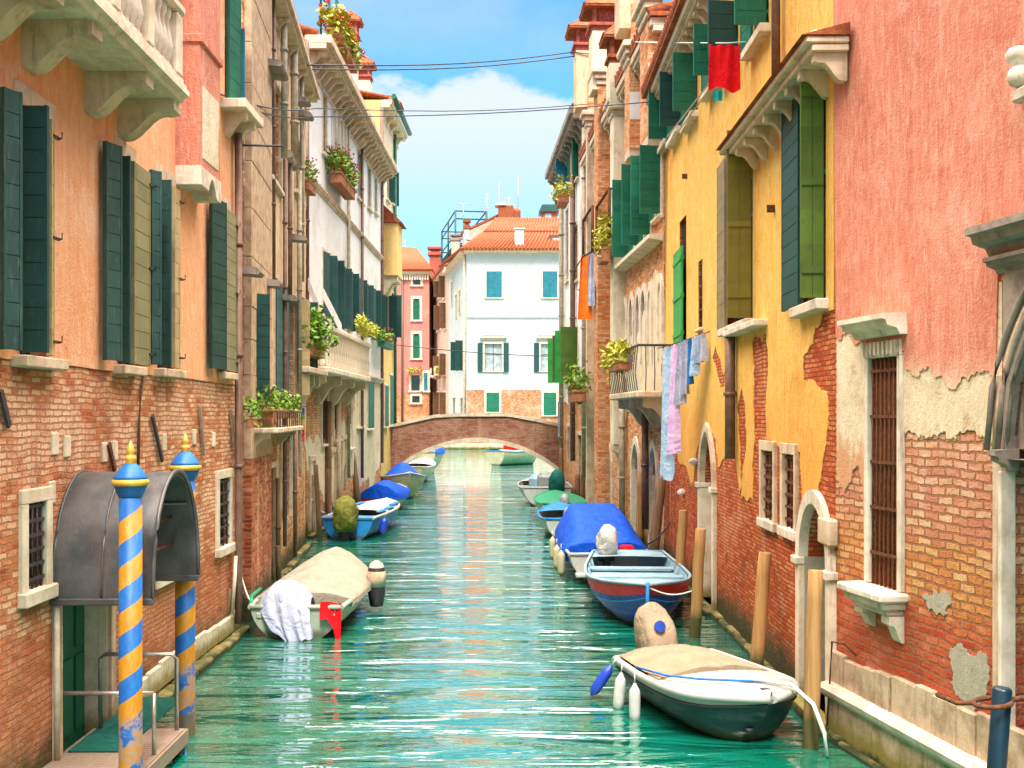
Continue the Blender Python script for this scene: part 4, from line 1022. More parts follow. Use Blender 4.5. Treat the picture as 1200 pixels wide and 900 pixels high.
def plants_C():
    F = FC
    g = 'planters along the left bank'
    planter('big bush of bright green leaves overflowing a window box on the white house', on(FC, 361, 402, .7), FC.rz, (1.15, .5, .72), 1800, .085, None, 0, True, group=g, clumps=5)
    q = F.thing('flower_bracket', 'stone bracket shelf carrying the big green bush', 'shelf'); s, z = F.pt(361, 414, .7)
    m = MB(); m.box(s - 1.3, s + 1.3, -1.0, -.0, z - .55, z - .4, .02); m.build('slab', 'stonewarm', q); k = MB()
    for i in range(4): corbel(k, s - 1.1 + .73 * i, .2, z - .55, .8, 1.0)
    k.build('bracket_row', 'stonewarm', q)
    planter('red flowers and trailing green under the upper windows of the white house', on(FC, 402, 212, .35), FC.rz, (1.6, .36, .72), 1200, .08, 'flowerred', 170, True, group=g)
    planter('small red flower pot by the corner pipe of the white house', on(FC, 361, 215, .4), FC.rz, (.55, .25, .5), 200, .07, 'flowerred', 14, True, group=g)
    planter('yellow green trailing plants on the corner balcony of the white house', on(FC, 430, 388, .98), FC.rz, (1.7, .26, .36), 800, .07, None, 0, False, 'leafyellow', group=g)
    H = F.z(453, 181, .55)
    t = planter('red and yellow flowers along the roof terrace of the white house', F.w((F.s(392, .6) + F.s(415, .6)) / 2, .55, H + .75), FC.rz, ((F.s(415, .6) - F.s(392, .6)) / 2, .40, .60), 1100, .13, 'flowerred', 160, True, 'leafyellow', group=g, clumps=9)
    r = F.thing('terrace_frame', 'thin green iron frame above the roof terrace flowers', 'frame')
    m = MB()
    for s in (F.s(376, .1), F.s(386, .1), F.s(394, .1)): m.tube([(s, -.1, H + .5), (s, -.1, H + 3.6)], .035, 6); m.tube([(s, -.1, H + 3.0), (s, 1.5, H + 3.2)], .03, 6)
    for z in (H + 1.9, H + 2.8, H + 3.5): m.tube([(F.s(374, .1), -.1, z), (F.s(396, .1), -.1, z)], .03, 6)
    m.build('rail_frame', 'green', r)
plants_C()

def ven_chimney(label, pos, rz, w, h, capw, mats=('cream', 'redpot'), group='chimneys', d=None, name='roof_chimney'):
    """square shaft, flared brick cap with openings and a little tiled hipped roof"""
    t = thing(name, label, 'chimney', pos, rz, group); d = d or w
    m = MB(); m.box(-w / 2, w / 2, -d / 2, d / 2, 0, h, .01); m.build('shaft', mats[0], t)
    m = MB(); c = capw / 2; q = d / w
    m.box(-c * .85, c * .85, -c * .85 * q, c * .85 * q, h + .003, h + .14, .01); m.box(-c, c, -c * q, c * q, h + .143, h + .25, .01)
    for sx in (-1, 0, 1):
        for sy in (-1, 1): m.box(sx * c * .75 - .07, sx * c * .75 + .07, sy * c * .7 * q - .06, sy * c * .7 * q + .06, h + .253, h + .78)
    m.box(-c * .62, c * .62, -c * .5 * q, c * .5 * q, h + .253, h + .78)
    m.build('smoke_head', mats[1], t)
    m = MB(); z0, z1 = h + .783, h + 1.28; e = c * 1.35
    m.poly([(-e, -e * q, z0), (e, -e * q, z0), (e * .25, 0, z1), (-e * .25, 0, z1)]); m.poly([(e, e * q, z0), (-e, e * q, z0), (-e * .25, 0, z1), (e * .25, 0, z1)])
    m.poly([(-e, e * q, z0), (-e, -e * q, z0), (-e * .25, 0, z1)]); m.poly([(e, -e * q, z0), (e, e * q, z0), (e * .25, 0, z1)])
    m.poly([(-e, -e * q, z0), (-e, e * q, z0), (e, e * q, z0), (e, -e * q, z0)]); m.box(-e * .98, e * .98, -e * .98 * q, e * .98 * q, z0 - .08, z0 - .003)
    for k in range(7):
        x = -e * .85 + e * 1.7 * k / 6; x2 = x * .25
        m.tube([(x, -e * q, z0 + .02), (x2, 0, z1 + .02)], .05, 5)
    m.build('cap_roof', 'terracotta', t); return t
gch = 'chimneys on the left roofs'
def roof_ch(label, px, ytop, w, cw):
    sv = FC.s(px, -1.6); p = FC.w(sv, -1.6, 0); zt = atY(px, ytop, p.y).z; zb = FC.z(453, 181, .55) - .2
    ven_chimney(label, (p.x, p.y, zb), FC.rz, w, zt - zb - 1.28, cw, group=gch)
roof_ch('tall pale chimney with red tiled cap nearest the flowers on the white house roof', 411, 14, .62, .78)
roof_ch('lower pale chimney with red tiled cap further along the white house roof', 426, 66, .72, .88)

# ================================================================== D: narrow ochre house at the end of the left bank
def build_D():
    F = FD; L = F.L
    b = F.thing('ochre_house', 'narrow cream and ochre house at the far end of the left bank with green gutter', 'house')
    zt = F.z(462, 134, .3); hs = [F.rect(450, 452, 453, 500), F.rect(456, 440, 459, 498), F.rect(452, 345, 455, 400), F.rect(459, 345, 461, 395), F.rect(452, 190, 455, 235), F.rect(459, 200, 461, 240)]
    wall(F, 'wall', 'ochre', b, 0, L, 0, zt, hs, .25, back=7)
    z1 = F.z(455, 300); sheet('upper_coat', 'cream', b, [(0, z1), (L, z1), (L, zt - .01), (0, zt - .01)], hs[4:])
    for i, h in enumerate(hs):
        o = win(b, h, 'stone', .1, .06, 'glass', cross=i > 1)
        if i in (0, 1): leaf('shutter', 'green', o, (h[0], .04), (h[1], .06), h[2], h[3])
        elif i in (2, 3): leaf('shutter', 'teal', o, (h[0] - .3, .06), (h[0], .04), h[2], h[3]); leaf('shutter', 'teal', o, (h[1], .04), (h[1] + .05, .4), h[2], h[3])
        else: leaf('shutter', 'teal', o, (h[1], .04), (h[1] + .1, .25), h[2], h[3])
    cornice(F, 0, L + .4, zt + .003, .5, .7, b, 'cream', 5)
    m = MB(); m.tube([(-.2, -.6, zt + .1), (L + .5, -.6, zt + .1)], .12, 8); m.build('gutter', 'green', b)
    m = MB(); m.poly([(0, -.3, zt + .1), (L + .3, -.3, zt + .1), (L + .3, 4, zt + 1.0), (0, 4, zt + 1.0)]); 
    for i in range(14): s = L * (i + .5) / 14; m.tube([(s, -.3, zt + .13), (s, 4, zt + 1.03)], .12, 6)
    m.build('roof', 'terracotta', b)
    for px, mt in ((447.5, 'pipe'), (463, 'green')):
        s = F.s(px, .12); downpipe([(s, -.12, 1.5), (s, -.12, zt - .5)], .08, b, mt)
    q = MB(); s = F.s(447, .6); zc0, zc1 = F.z(452, 312, .6), F.z(452, 246, .6)
    q.box(.1, 1.7, -.75, .0, zc0, zc1, .02); o = q.build('chimney_breast', 'ochre', b)
    m = MB(); m.prism([(.0, -.95, zc1 + .003), (.0, 0, zc1 + .003), (.0, 0, zc1 + .9)], (1.9, 0, 0)); m.build('cap_roof', 'terracotta', o)
    q = MB(); corbel(q, .5, .5, zc0 - .003, .7, .8); corbel(q, 1.3, .5, zc0 - .003, .7, .8); q.build('corbel', 'cream', o)
build_D()
p = atY(456, 0, 53.5); ven_chimney('short plain chimney on the ochre house roof', (p.x, p.y, FD.z(462, 134, .3) + .2), FD.rz, .8, atY(456, 120, 53.5).z - FD.z(462, 134, .3) - 1.2, .95, group=gch)
planter('reddish plant on a green iron shelf beside the ochre house', on(FD, 452, 402, .5), FD.rz, (1.6, .3, .45), 200, .1, 'flowerpink', 20, True, 'leaf', boxmat='green', group='planters along the left bank')

# ================================================================== P: pink house, right foreground
def build_P():
    F = FP; L = F.L
    b = F.thing('pink_house', 'salmon pink house with bare lime patch, worn brick and stone footing, right foreground', 'house')
    w = F.rect(1021, 418, 1056, 688); zs = F.z(1038, 688)
    zsp = F.z(1190, 528); arch = (F.s(1187), F.s(1187) + 1.9, .4, zsp + 1.42)
    H = 9.6
    wall(F, 'wall', 'brickP', b, 0, L, 0, H, [w, arch + ('gothic', zsp)], .3)
    X = lambda x, y: F.pt(x, y, .03)
    sEnd = F.s(1172)
    # lime render left bare, below the pink
    lo = [X(*q) for q in ((979, 500), (990, 520), (1003, 560), (1013, 575), (1016, 600), (1019, 560), (1019, 470))]
    l1 = rough_loop([X(979, 330)] + [X(*q) for q in ((979, 560), (986, 575), (996, 560), (1003, 545), (1009, 562), (1012, 690), (1017, 690), (1018, 330))], .05, .028, keep=lambda p, q: math.hypot(p[0] - q[0], p[1] - q[1]) > 1.0)
    sheet('lime_render', 'limerender', b, l1, [], y=-.014, thick=.016)
    l2 = rough_loop([X(*q) for q in ((1057, 330), (1057, 505), (1080, 510), (1096, 512), (1105, 505), (1118, 515), (1132, 503), (1146, 512), (1172, 522), (1172, 330))], .05, .035, keep=lambda p, q: math.hypot(p[0] - q[0], p[1] - q[1]) > 1.0)
    sheet('lime_render', 'limerender', b, l2, [], y=-.014, thick=.016)
    # pink coat
    low = [X(*q) for q in ((979, 395), (990, 392), (1003, 405), (1010, 400), (1017, 410), (1017.5, 411), (1059, 411), (1059, 432), (1070, 440), (1082, 432), (1088, 430), (1096, 443), (1104, 440), (1113, 455), (1121, 452), (1126, 442), (1133, 446), (1143, 436), (1152, 436), (1160, 440), (1166, 440))]
    lp = rough_loop(low, .05, .022)[:-8] if False else rough_loop(low[:-1], .05, .02, keep=lambda p, q: math.hypot(p[0] - q[0], p[1] - q[1]) > 1.2 or (abs(p[0] - q[0]) < .02 and abs(p[1] - q[1]) < .35)) + [low[-1], (low[-1][0] + .05, F.z(1166, 262)), (L - .02, F.z(1166, 262)), (L - .02, H - .01), (.004, H - .01)]
    sheet('plaster', 'pink', b, lp, [], y=-.028, thick=.03)
    # cement patches
    for pts in (((1110, 765), (1118, 757), (1130, 762), (1142, 770), (1152, 765), (1155, 790), (1148, 815), (1135, 845), (1126, 820), (1112, 800)), ((1078, 698), (1092, 690), (1108, 694), (1112, 708), (1106, 720), (1086, 716))):
        sheet('cement_patch', 'cementpatch', b, rough_loop([X(*q) for q in pts], .05, .025), [], y=-.012, thick=.02)
    # window with bars, stone frame, hood and shelf sill
    o = surround(w, .07, .05, top_w=.16).build('window', 'stonewhite', b); m = MB(); m.box(w[0], w[1], .05, .08, w[2], w[3])
    k = 7
    for i in range(k): x = w[0] + (w[1] - w[0]) * (i + .5) / k; m.box(x - .03, x + .03, .03, .052, w[2], w[3])
    m.build('boarded_panel', 'rustwood', o)
    bars(w, 7, 5, .011, -.005, 'iron', o)
    q = MB(); n = 9
    for i in range(n): x = w[0] - .08 + (w[1] - w[0] + .16) * (i + .5) / n; q.box(x - .022, x + .022, -.085, -.06, w[3] + .02, w[3] + .15)
    q.build('carved_frieze', 'stonewhite', o)
    hood(F, w[0] - .17, w[1] + .17, w[3] + .20, .30, .2, o, 'stonewhite')
    m = MB(); a, c = w[0] - .2, w[1] + .14
    m.box(a, c, -.30, .05, zs - .09, zs - .003, .02); m.box(a + .05, c - .05, -.24, .02, zs - .17, zs - .093, .02); m.box(a + .1, c - .1, -.17, .02, zs - .24, zs - .173, .02); m.build('sill', 'stonewhite', o)
    q = MB(); corbel(q, w[1] - .02, .16, zs - .24, .16, .26); corbel(q, w[0] + .02, .16, zs - .24, .16, .2); q.build('bracket_row', 'stonewhite', o)
    # stone footing: slabs, moulded ledge, lower slabs, weedy foot
    zl = F.z(1050, 848, .1); ztop = F.z(1050, 795, .03)
    m = MB(); s = .02; rnd = random.Random(3)
    while s < L: ww = rnd.uniform(.28, .5); m.box(s, s + ww - .012, -.05 - rnd.uniform(0, .02), .02, zl, ztop + rnd.uniform(-.05, .06), .012); s += ww
    m.build('upper_footing', 'stonefoot', b)
    m = MB(); s = .02
    while s < L: ww = rnd.uniform(.4, .6); m.box(s, s + ww - .01, -.09 - rnd.uniform(0, .01), .02, -.3, zl - .12, .012); s += ww
    m.build('lower_footing', 'stonefoot', b)
    m = MB(); s = .0
    while s < L:
        ww = .9; prof = [(.02, zl - .115), (-.12, zl - .115), (-.17, zl - .06), (-.19, zl), (-.15, zl + .05), (.02, zl + .07)]
        m.prism([(s, y, z) for y, z in prof], (ww - .008, 0, 0)); s += ww
    m.build('moulded_ledge', 'stonewhite', b)
    m = MB(); m.box(0, L, -.16, .0, -.3, .06, .03); m.build('base_ledge', 'stone', b)
    # stone portal with pointed arch at the edge of the picture
    pa, pb = F.s(1172, .13), arch[1] + .25
    zim = F.z(1180, 537); zc = F.z(1160, 272, .3)
    o = wall(F, 'portal', 'stonedark', b, pa, pb, zim + .08, arch[3] + .12, [(arch[0], arch[1], zim, arch[3], 'gothic', zsp)], depth=.3, back=.12, y=-.09)
    m = MB(); m.box(pa, arch[0] - .02, -.13, .02, 0, zim - .1, .012); m.build('pilaster', 'stonewhite', o)
    m = MB(); m.box(F.s(1165, .06), pa - .004, -.08, .02, 0, F.z(1168, 440), .008); m.build('pilaster_strip', 'stonewarm', o)
    hood(F, pa - .07, arch[0] + .06, zim - .1, .2, .17, o, 'stonedark', 'impost')
    for k, (off, out) in enumerate(((.01, .085), (.07, .115), (.13, .10), (.20, .13))):
        crv = arch_curve(arch[0] - off, arch[1] + off, zsp, arch[3] + off * 1.2, 'gothic', 14); m = MB(); m.tube([(x, -out + .02, z) for x, z in crv], .026, 8); m.build('arch_moulding', 'stonedark' if k != 2 else 'stonewarm', o)
    m = MB(); m.box(arch[0] - .05, arch[1] + .05, .22, .26, .4, arch[3]); m.build('door_leaf', 'dark', o)
    zc = arch[3] + .2; hood(F, F.s(1128, .36), pb + .6, zc, .34, .24, o, 'stonedark', 'cornice')
    m = MB(); m.box(pa + .0, pb, -.095, .02, arch[3] + .05, zc - .13, .01); m.build('frieze', 'stonedark', o)
    hood(F, F.s(1146, .24), pb + .6, zc - .14, .20, .13, o, 'stonedark', 'cornice')
    m = MB(); m.box(-.1, L + .2, -.3, 5.2, H + .003, H + .14); m.build('roof', 'terracotta', b)
    # rusty wire against the footing
    pts = [(F.pt(x, y, .12)[0], -.12, F.pt(x, y, .12)[1]) for x, y in ((968, 865), (972, 805), (975, 752))] + [(F.pt(990, 755, .05)[0], -.05, F.pt(990, 755, .05)[1]), (F.pt(1003, 768, .06)[0], -.06, F.pt(1003, 768, .06)[1])]
    m = MB(); m.tube(pts, .012, 6); m.build('bent_iron_rod', 'iron', b)
    # carved white stone knob high on the wall
    s, z = F.pt(1196, 82, .15); k = MB(); k.lathe([(.02, -.14), (.07, -.12), (.10, -.06), (.08, 0), (.05, .03), (.09, .08), (.11, .13), (.08, .17), (.02, .19)], (s, -.16, z), 14)
    k.box(s - .06, s + .4, -.2, .02, z - .26, z - .15, .02); k.build('stone_ornament', 'stonewhite', b)
    m = MB(); m.box(s + .05, s + .4, -.1, .02, z - .02, z + .14, .02); m.build('ornament_bracket', 'stone', b)
    return b
build_P()
def blue_pile():
    Y = 8.5; p = atY(1163, 805, Y); t = thing('blue_mooring_pile', 'dark blue mooring pile held to the stone portal by a rusty iron collar', 'mooring pole', (p.x - .03, p.y, 0))
    m = MB(); m.lathe([(.072, -1), (.072, p.z - .02), (.06, p.z)], (0, 0, 0), 20); o = m.build('shaft', 'poleblue', t, rot=(0, R(4.0), 0))
    m = MB(); ring = [(.135 * math.cos(a) + .03, .135 * math.sin(a), p.z - .12 + .015 * math.cos(a)) for a in [math.pi * 2 * i / 20 for i in range(21)]]; m.tube(ring, .02, 6)
    m.tube([(-.10, .03, p.z - .13), (-.2, .1, p.z - .15), (-.24, .4, p.z - .16)], .02, 6); m.tube([(.15, 0, p.z - .10), (.75, .1, p.z - .06)], .022, 6); m.build('iron_collar', 'iron', t)
blue_pile()

# ================================================================== Y: yellow house
def build_Y():
    F = FY; L = F.L
    b = F.thing('yellow_house', 'yellow house with flaking plaster over red brick, green shutters and bracketed eaves', 'house')
    zc = F.z(773, 80, .42); H = zc
    big1 = F.rect(942, 98, 969, 356); big2 = F.rect(853, 175, 883, 380)
    up = [F.rect(776, 115, 785, 172), F.rect(790, 95, 800, 158), F.rect(808, 72, 818, 140), F.rect(834, 40, 846, 100), F.rect(852, 14, 866, 80), F.rect(884, -20, 902, 45)]
    nar = F.rect(819, 305, 824, 385); tall = F.rect(797, 256, 805, 405)
    bw1 = F.rect(895, 528, 909, 610); bw2 = F.rect(920, 532, 934, 620)
    ad1 = F.rect(823, 505, 838, 700); ad1 = (ad1[0], ad1[1], .08, ad1[3]); ad2 = F.rect(942, 590, 974, 800); ad2 = (ad2[0], ad2[1], .15, ad2[3])
    zs1 = F.z(830, 568); zs2 = F.z(958, 660)
    blind = F.rect(858, 392, 884, 420)
    plh = [big1, big2, nar, tall] + up
    wall(F, 'wall', 'brickY', b, 0, L, 0, H, plh + [bw1, bw2, ad1 + ('gothic', zs1), ad2 + ('round', zs2)], .32)
    X = lambda x, y: F.pt(x, y, .02)
    line = [(779, 470), (790, 480), (792, 520), (796, 545), (803, 545), (809, 566), (812, 568), (814, 540), (819, 520), (822, 500), (828, 497), (838, 515), (841, 548), (847, 538), (852, 530), (853, 480), (848, 452), (843, 455), (838, 430), (834, 420), (838, 405), (842, 420), (848, 440), (856, 400), (857, 470), (860, 520), (862, 545), (866, 578), (868, 570), (866, 520), (863, 480), (868, 455), (872, 470), (874, 520), (869, 560), (868, 583), (881, 587), (883, 500), (883, 430), (880, 400), (886, 392), (893, 400), (896, 385), (899, 420), (897, 470), (898, 515), (905, 520), (913, 525), (920, 520), (937, 530), (939, 600), (944, 596), (953, 577), (958, 577), (963, 540), (968, 505), (969, 475), (968, 458), (954, 447), (941, 447), (941, 417), (952, 403), (954, 385), (960, 378), (962, 367), (977.5, 362)]
    lo = [X(*q) for q in line]; lo[0] = (.003, lo[0][1]); lo[-1] = (L - .003, lo[-1][1])
    loop = rough_loop(lo[:-1], .06, .014, keep=lambda p, q: math.hypot(p[0] - q[0], p[1] - q[1]) > 3) + [lo[-1], (L - .003, H - .01), (.003, H - .01)]
    # openings cut through the coat (the barred windows sit at its lower edge)
    sheet('plaster', 'yellow', b, loop, plh, y=-.013, thick=.015)
    # eaves
    cornice(F, -.1, L + .02, H + .003, .45, .55, b, 'stonewarm', 30)
    m = MB(); m.box(-.1, L, -.55, 5, H + .012, H + .13); 
    for i in range(70): s = L * (i + .5) / 70; m.tube([(s, -.58, H + .15), (s, 3, H + 1.0)], .09, 6)
    m.build('roof', 'terracotta', b)
    # top floor windows with leaning green leaves
    for i, h in enumerate(up):
        o = sillbox(h, .15, .18, .12).build('window', 'stone', b); pane(h, o); casement(h, o, 'green', .14)
        sw = h[1] - h[0]
        leaf('shutter', 'green', o, (h[0] - .02, .05), (h[0] - min(.55, sw * .6), .10), h[2] + .02, h[3])
        leaf('shutter', ('green', 'teal', 'green')[i % 3], o, (h[1], .05), (h[1] + .05, .50), h[2] + .02, h[3])
    # big shuttered windows
    for h, ml, mp_, pxo, fl, arch in ((big1, 'teal', 'limegreen', 938, (917, 939), True), (big2, 'weatherboard', 'mossboard', 852, (841, 852), False)):
        o = sillbox(h, .12, .16, .12).build('window', 'stonewhite', b); pane(h, o); casement(h, o, 'green', .16)
        s = h[1] + .02; leaf('shutter', mp_, o, (s, .04), (s + .01, F.out_at(s, pxo)), h[2] + .02, h[3] + .05, vert=True, boards=2)
        leaf('shutter', ml, o, (F.s(fl[0], .1), .07), (F.s(fl[1], .1), .10), h[2] + .02, h[3] + .03)
    crv = arch_curve(big1[0] + .15, big1[1] + .06, big1[3] + .02, big1[3] + .55, 'gothic'); m = MB(); m.tube([(x, -.04, z) for x, z in crv], .06, 8); m.build('arch_moulding', 'stonewhite', b)
    # long hood over the first floor windows
    s0, s1 = F.s(845, .42), F.s(948, .42); z = F.z(948, 52, .42)
    m = MB(); m.box(s0, s1, -.45, .02, z + .02, z + .10, .015); m.box(s0 + .02, s1 - .02, -.38, .02, z - .06, z + .017, .01); hd = m.build('hood', 'stonewarm', b)
    q = MB(); n = 9
    for i in range(n): corbel(q, s0 + .15 + (s1 - s0 - .3) * i / (n - 1), .12, z - .063, .34, .30)
    q.build('bracket_row', 'stonewarm', hd)
    m = MB(); m.prism([(s0 - .02, -.5, z + .103), (s0 - .02, .02, z + .103), (s0 - .02, .02, z + .24)], (s1 - s0 + .04, 0, 0)); m.build('hood_tiles', 'terracotta', hd)
    # tall green loft leaf and arch
    o = sillbox(tall, .06, .06, .06).build('window', 'stone', b); pane(tall, o, 'dark', .05); leaf('shutter', 'brightgreen', o, (tall[0] - .5, .04), (tall[1] - .05, .07), tall[2], F.z(800, 292), vert=True)
    o = sillbox(nar, .06, .08, .06).build('window', 'stone', b); pane(nar, o, 'glass', .05); bars(nar, 2, 6, .012, .01, 'iron', o)
    for h in (bw1, bw2):
        o = surround(h, .10, .05, top_w=.14).build('window', 'stonewarm', b); pane(h, o, 'dark', .13); bars(h, 3, 6, .013, .01, 'iron', o); sillbox(h, .14, .08, .12).build('sill', 'stonewhite', o)
    # flat sill shelf high on the wall, and its pipe
    a = F.s(848, .2); c = F.s(884, .2); z = F.z(866, 384, .2); m = MB(); m.box(a, c, -.22, .02, z - .06, z + .04, .015); m.build('ledge', 'stonewhite', b)
    s = F.s(857, .1); downpipe([(s, -.12, F.z(857, 538, .12)), (s, -.12, F.z(857, 385, .12))], .085, b, 'pipe')
    s = F.s(911, .1); downpipe([(s, -.12, F.z(911, 100, .12)), (s, -.12, H + .2)], .06, b, 'pipe')
    # arched water doors
    for h, zs, kd in ((ad1, zs1, 'gothic'), (ad2, zs2, 'round')):
        m = MB(); w = .16; out = .07
        pass
        ci, co = arch_curve(h[0] + .003, h[1] - .003, zs, h[3] - .003, kd, 10), arch_curve(h[0] - w, h[1] + w, zs + .003, h[3] + w, kd, 10)
        m.grid([[(x, .05, z) for x, z in ci], [(x, -out, z) for x, z in ci], [(x, -out, z) for x, z in co], [(x, .01, z) for x, z in co]], False); o = m.build('door', 'stonewhite' if kd == 'round' else 'stonewarm', b)
        for xa, xb in ((h[0] - w, h[0] + .004), (h[1] - .004, h[1] + w)): m = MB(); m.box(xa, xb, -out, .2, h[2], zs - .1, .01); m.build('jamb', 'stone', o)
        m = MB(); m.box(h[0] - w - .04, h[0] + .02, -out - .05, .2, zs - .097, zs, .012); m.build('capital', 'stonewhite', o); m = MB(); m.box(h[1] - .02, h[1] + w + .04, -out - .05, .2, zs - .097, zs, .012); m.build('capital', 'stonewhite', o)
        m = MB(); m.box(h[0], h[1], .27, .31, h[2], h[3]); m.build('door_leaf', 'green' if kd == 'round' else 'cementpatch', o)
        m = MB(); m.box(h[0] - .2, h[1] + .2, -.2, .3, -.3, h[2], .02); m.build('threshold', 'stonewarm', o)
        if kd == 'round':
            m = MB(); m.box(h[0] + .0, h[0] + .05, .0, .26, h[2], zs); m.build('jamb', 'cementpatch', o)
            m = MB(); m.tube([(h[0] + .5, .23, .2 + i * .9) for i in (0, 1)], .03, 6); m.build('door_handle', 'stonewhite', o)
    m = MB(); m.box(L - .16, L - .0, -.06, .02, .4, F.z(968, 640), .012); m.build('quoin', 'stonewarm', b)
    m = MB(); m.box(L - .35, L + .1, -.10, .02, F.z(985, 632) - .1, F.z(985, 632) + .2, .02); m.build('stone_block', 'stonewarm', b)
    # weedy ledge at the waterline
    m = MB(); s = 0
    while s < L: m.box(s, s + .7, -.10 - random.uniform(0, .03), .02, -.3, .09 + random.uniform(-.02, .03), .03); s += .71
    m.build('base_ledge', 'stone', b)
    # iron ties and stone bosses
    for x, y in ((802, 577), (816, 541)):
        s, z = F.pt(x, y); m = MB(); m.lathe([(.02, -.08), (.1, -.03), (.1, .03), (.02, .08)], (s, -.05, z), 10); m.build('stone_boss', 'stonewhite', b)
    for x, y in ((905, 158), (909, 242), (880, 240), (806, 205)):
        s, z = F.pt(x, y); m = MB(); m.box(s - .02, s + .02, -.12, .0, z - .08, z + .02); m.build('iron_hook', 'iron', b)
    return b
build_Y()

# ================================================================== R: brick palace with chimney piers
def build_R():
    F = FR; L = F.L
    b = F.thing('brick_house', 'tall orange brick house with corbelled chimney piers and pointed windows on the right bank', 'house')
    H = F.z(772, 60) + .6
    ws = [F.rect(734, 215, 740, 305), F.rect(744, 198, 752, 292), F.rect(756, 188, 764, 280), F.rect(769, 175, 776, 255)]
    gs = [F.rect(x0, y0, x1, y1) for x0, y0, x1, y1 in ((731, 355, 735, 430), (739, 350, 743, 430), (747, 345, 751, 425), (753, 340, 758, 425), (761, 340, 765, 425), (773, 330, 777, 420))]
    ds = [F.rect(706, 514, 717, 600), F.rect(742, 520, 750, 640), F.rect(763, 524, 771, 650)]
    ds = [(a, c, .1, d) for a, c, _, d in ds]
    sm = [F.rect(693, 260, 697, 330), F.rect(701, 235, 708, 330), F.rect(694, 400, 698, 450), F.rect(776, 20, 778, 60)][:3]
    g2 = [h + ('gothic', h[2] + (h[3] - h[2]) * .72) for h in gs]; d2 = [h + ('gothic', h[2] + (h[3] - h[2]) * .74) for h in ds]
    wall(F, 'wall', 'brickR', b, 0, L, 0, H, ws + g2 + d2 + sm, .3, back=6)
    X = lambda x, y: F.pt(x, y, .02)
    zt = F.z(755, 370)
    lp = rough_loop([X(690, 480), X(700, 500), X(715, 490), X(728, 500), X(735, 480), X(752, 500), X(764, 480), X(777, 505), X(777, 345), X(766, 320), X(758, 350), X(750, 390), X(740, 400), X(728, 380), X(712, 420), X(690, 380)], .3, .1)
    sheet('plaster', 'cream', b, lp, [], y=-.02)
    cornice(F, 0, L, H + .003, .32, .7, b, 'stonewarm', 18)
    m = MB(); m.box(-.1, L + .1, -.35, 6, H + .012, H + .12)
    for i in range(40): s = L * (i + .5) / 40; m.tube([(s, -.36, H + .16), (s, 5, H + 1.6)], .15, 6)
    m.build('roof', 'terracotta', b)
    for i, h in enumerate(ws):
        o = win(b, h, 'stone', .1, .05, 'glass', sash='green', depth=.18); sw = h[1] - h[0]
        leaf('shutter', 'green', o, (h[0] - .02, .06), (h[0] - .5, .12), h[2], h[3]); leaf('shutter', 'green', o, (h[1] - .02, .06), (h[1] + .04, .55), h[2] + .02, h[3])
    m = MB(); m.prism([(ws[0][0] - .3, -.0, ws[0][2] - .08), (ws[0][0] - .3, -.35, ws[0][2] - .1), (ws[0][0] - .3, -.35, ws[0][2] - .2), (ws[0][0] - .3, 0, ws[0][2] - .26)], (ws[3][1] - ws[0][0] + .4, 0, 0)); m.build('string_course', 'stone', b)
    for h in gs + ds:
        kd = 'gothic'; zs = h[2] + (h[3] - h[2]) * .73; m = MB(); w = .14
        ci, co = arch_curve(h[0] + .003, h[1] - .003, zs, h[3] - .003, kd, 8), arch_curve(h[0] - w, h[1] + w, zs + .003, h[3] + w * 1.5, kd, 8)
        m.grid([[(x, -.06, z) for x, z in ci], [(x, -.06, z) for x, z in co], [(x, .01, z) for x, z in co]], False); m.grid([[(x, -.06, z) for x, z in ci], [(x, .05, z) for x, z in ci]], False)
        dr = h in ds; o = m.build('door' if dr else 'window', 'stonewhite', b)
        for xa, xb in ((h[0] - w, h[0] + .004), (h[1] - .004, h[1] + w)): m = MB(); m.box(xa, xb, -.06, .1, h[2], zs); m.build('jamb', 'stonewhite', o)
        m = MB(); m.box(h[0], h[1], .24, .28, h[2], h[3]); m.build('door_leaf' if dr else 'pane', 'cementpatch' if dr else 'glass', o)
        if dr: m = MB(); m.box(h[0] - .25, h[1] + .25, -.3, .3, -.3, h[2], .02); m.build('threshold', 'stonewarm', o)
    for h in sm: win(b, h, 'stonewarm', .1, .05)
    # chimney piers standing out from the wall, crowned with corbels
    for k, (x0, x1, ytop, ybase, px1_, out, dm) in enumerate(((750, 759.5, 30, 165, 0, .34, 'brickR'), (732, 737.5, 78, 178, 0, .34, 'brickR'), (715, 719, 140, 520, 0, .36, 'cream'), (696, 700.5, 105, 640, 0, .42, 'brickR'), (686.5, 688, 150, 600, 0, .4, 'stonewarm'))):
        s0, s1 = F.s(x0, out), F.s(x1, out); xm = (x0 + x1) / 2
        zt = F.z(xm, max(ytop, -60), out); zb = max(-.3, F.z(xm, ybase, out))
        m = MB(); m.box(s0, s1, -out, .0, zb, zt); o = m.build('chimney_pier', dm, b)
        m = MB()
        for j, e in enumerate((.05, .12, .20)): m.box(s0 - e, s1 + e, -out - e, .02, zt + .003 + j * .18, zt + .18 + j * .18, .03)
        m.build('corbel_head', 'stonewarm', o)
        m = MB(); m.box(s0 + .05, s1 - .05, -out + .05, .02, zt + .545, zt + 1.6); m.build('chimney_neck', 'brickR', o)
        if zb > 1:
            q = MB(); corbel(q, (s0 + s1) / 2, (s1 - s0) * .9, zb - .003, out, .7); q.build('corbel', 'stonewarm', o)
    for xf, y0, y1 in ((737.5, 108, 140), (759.5, 75, 108)):
        s1 = F.s(xf, .34); m = MB(); m.box(s1 - .1, s1 + .015, -.33, -.03, F.z(xf + 6, y1, .2), F.z(xf + 6, y0, .2)); m.build('plaster_patch', 'white', b)
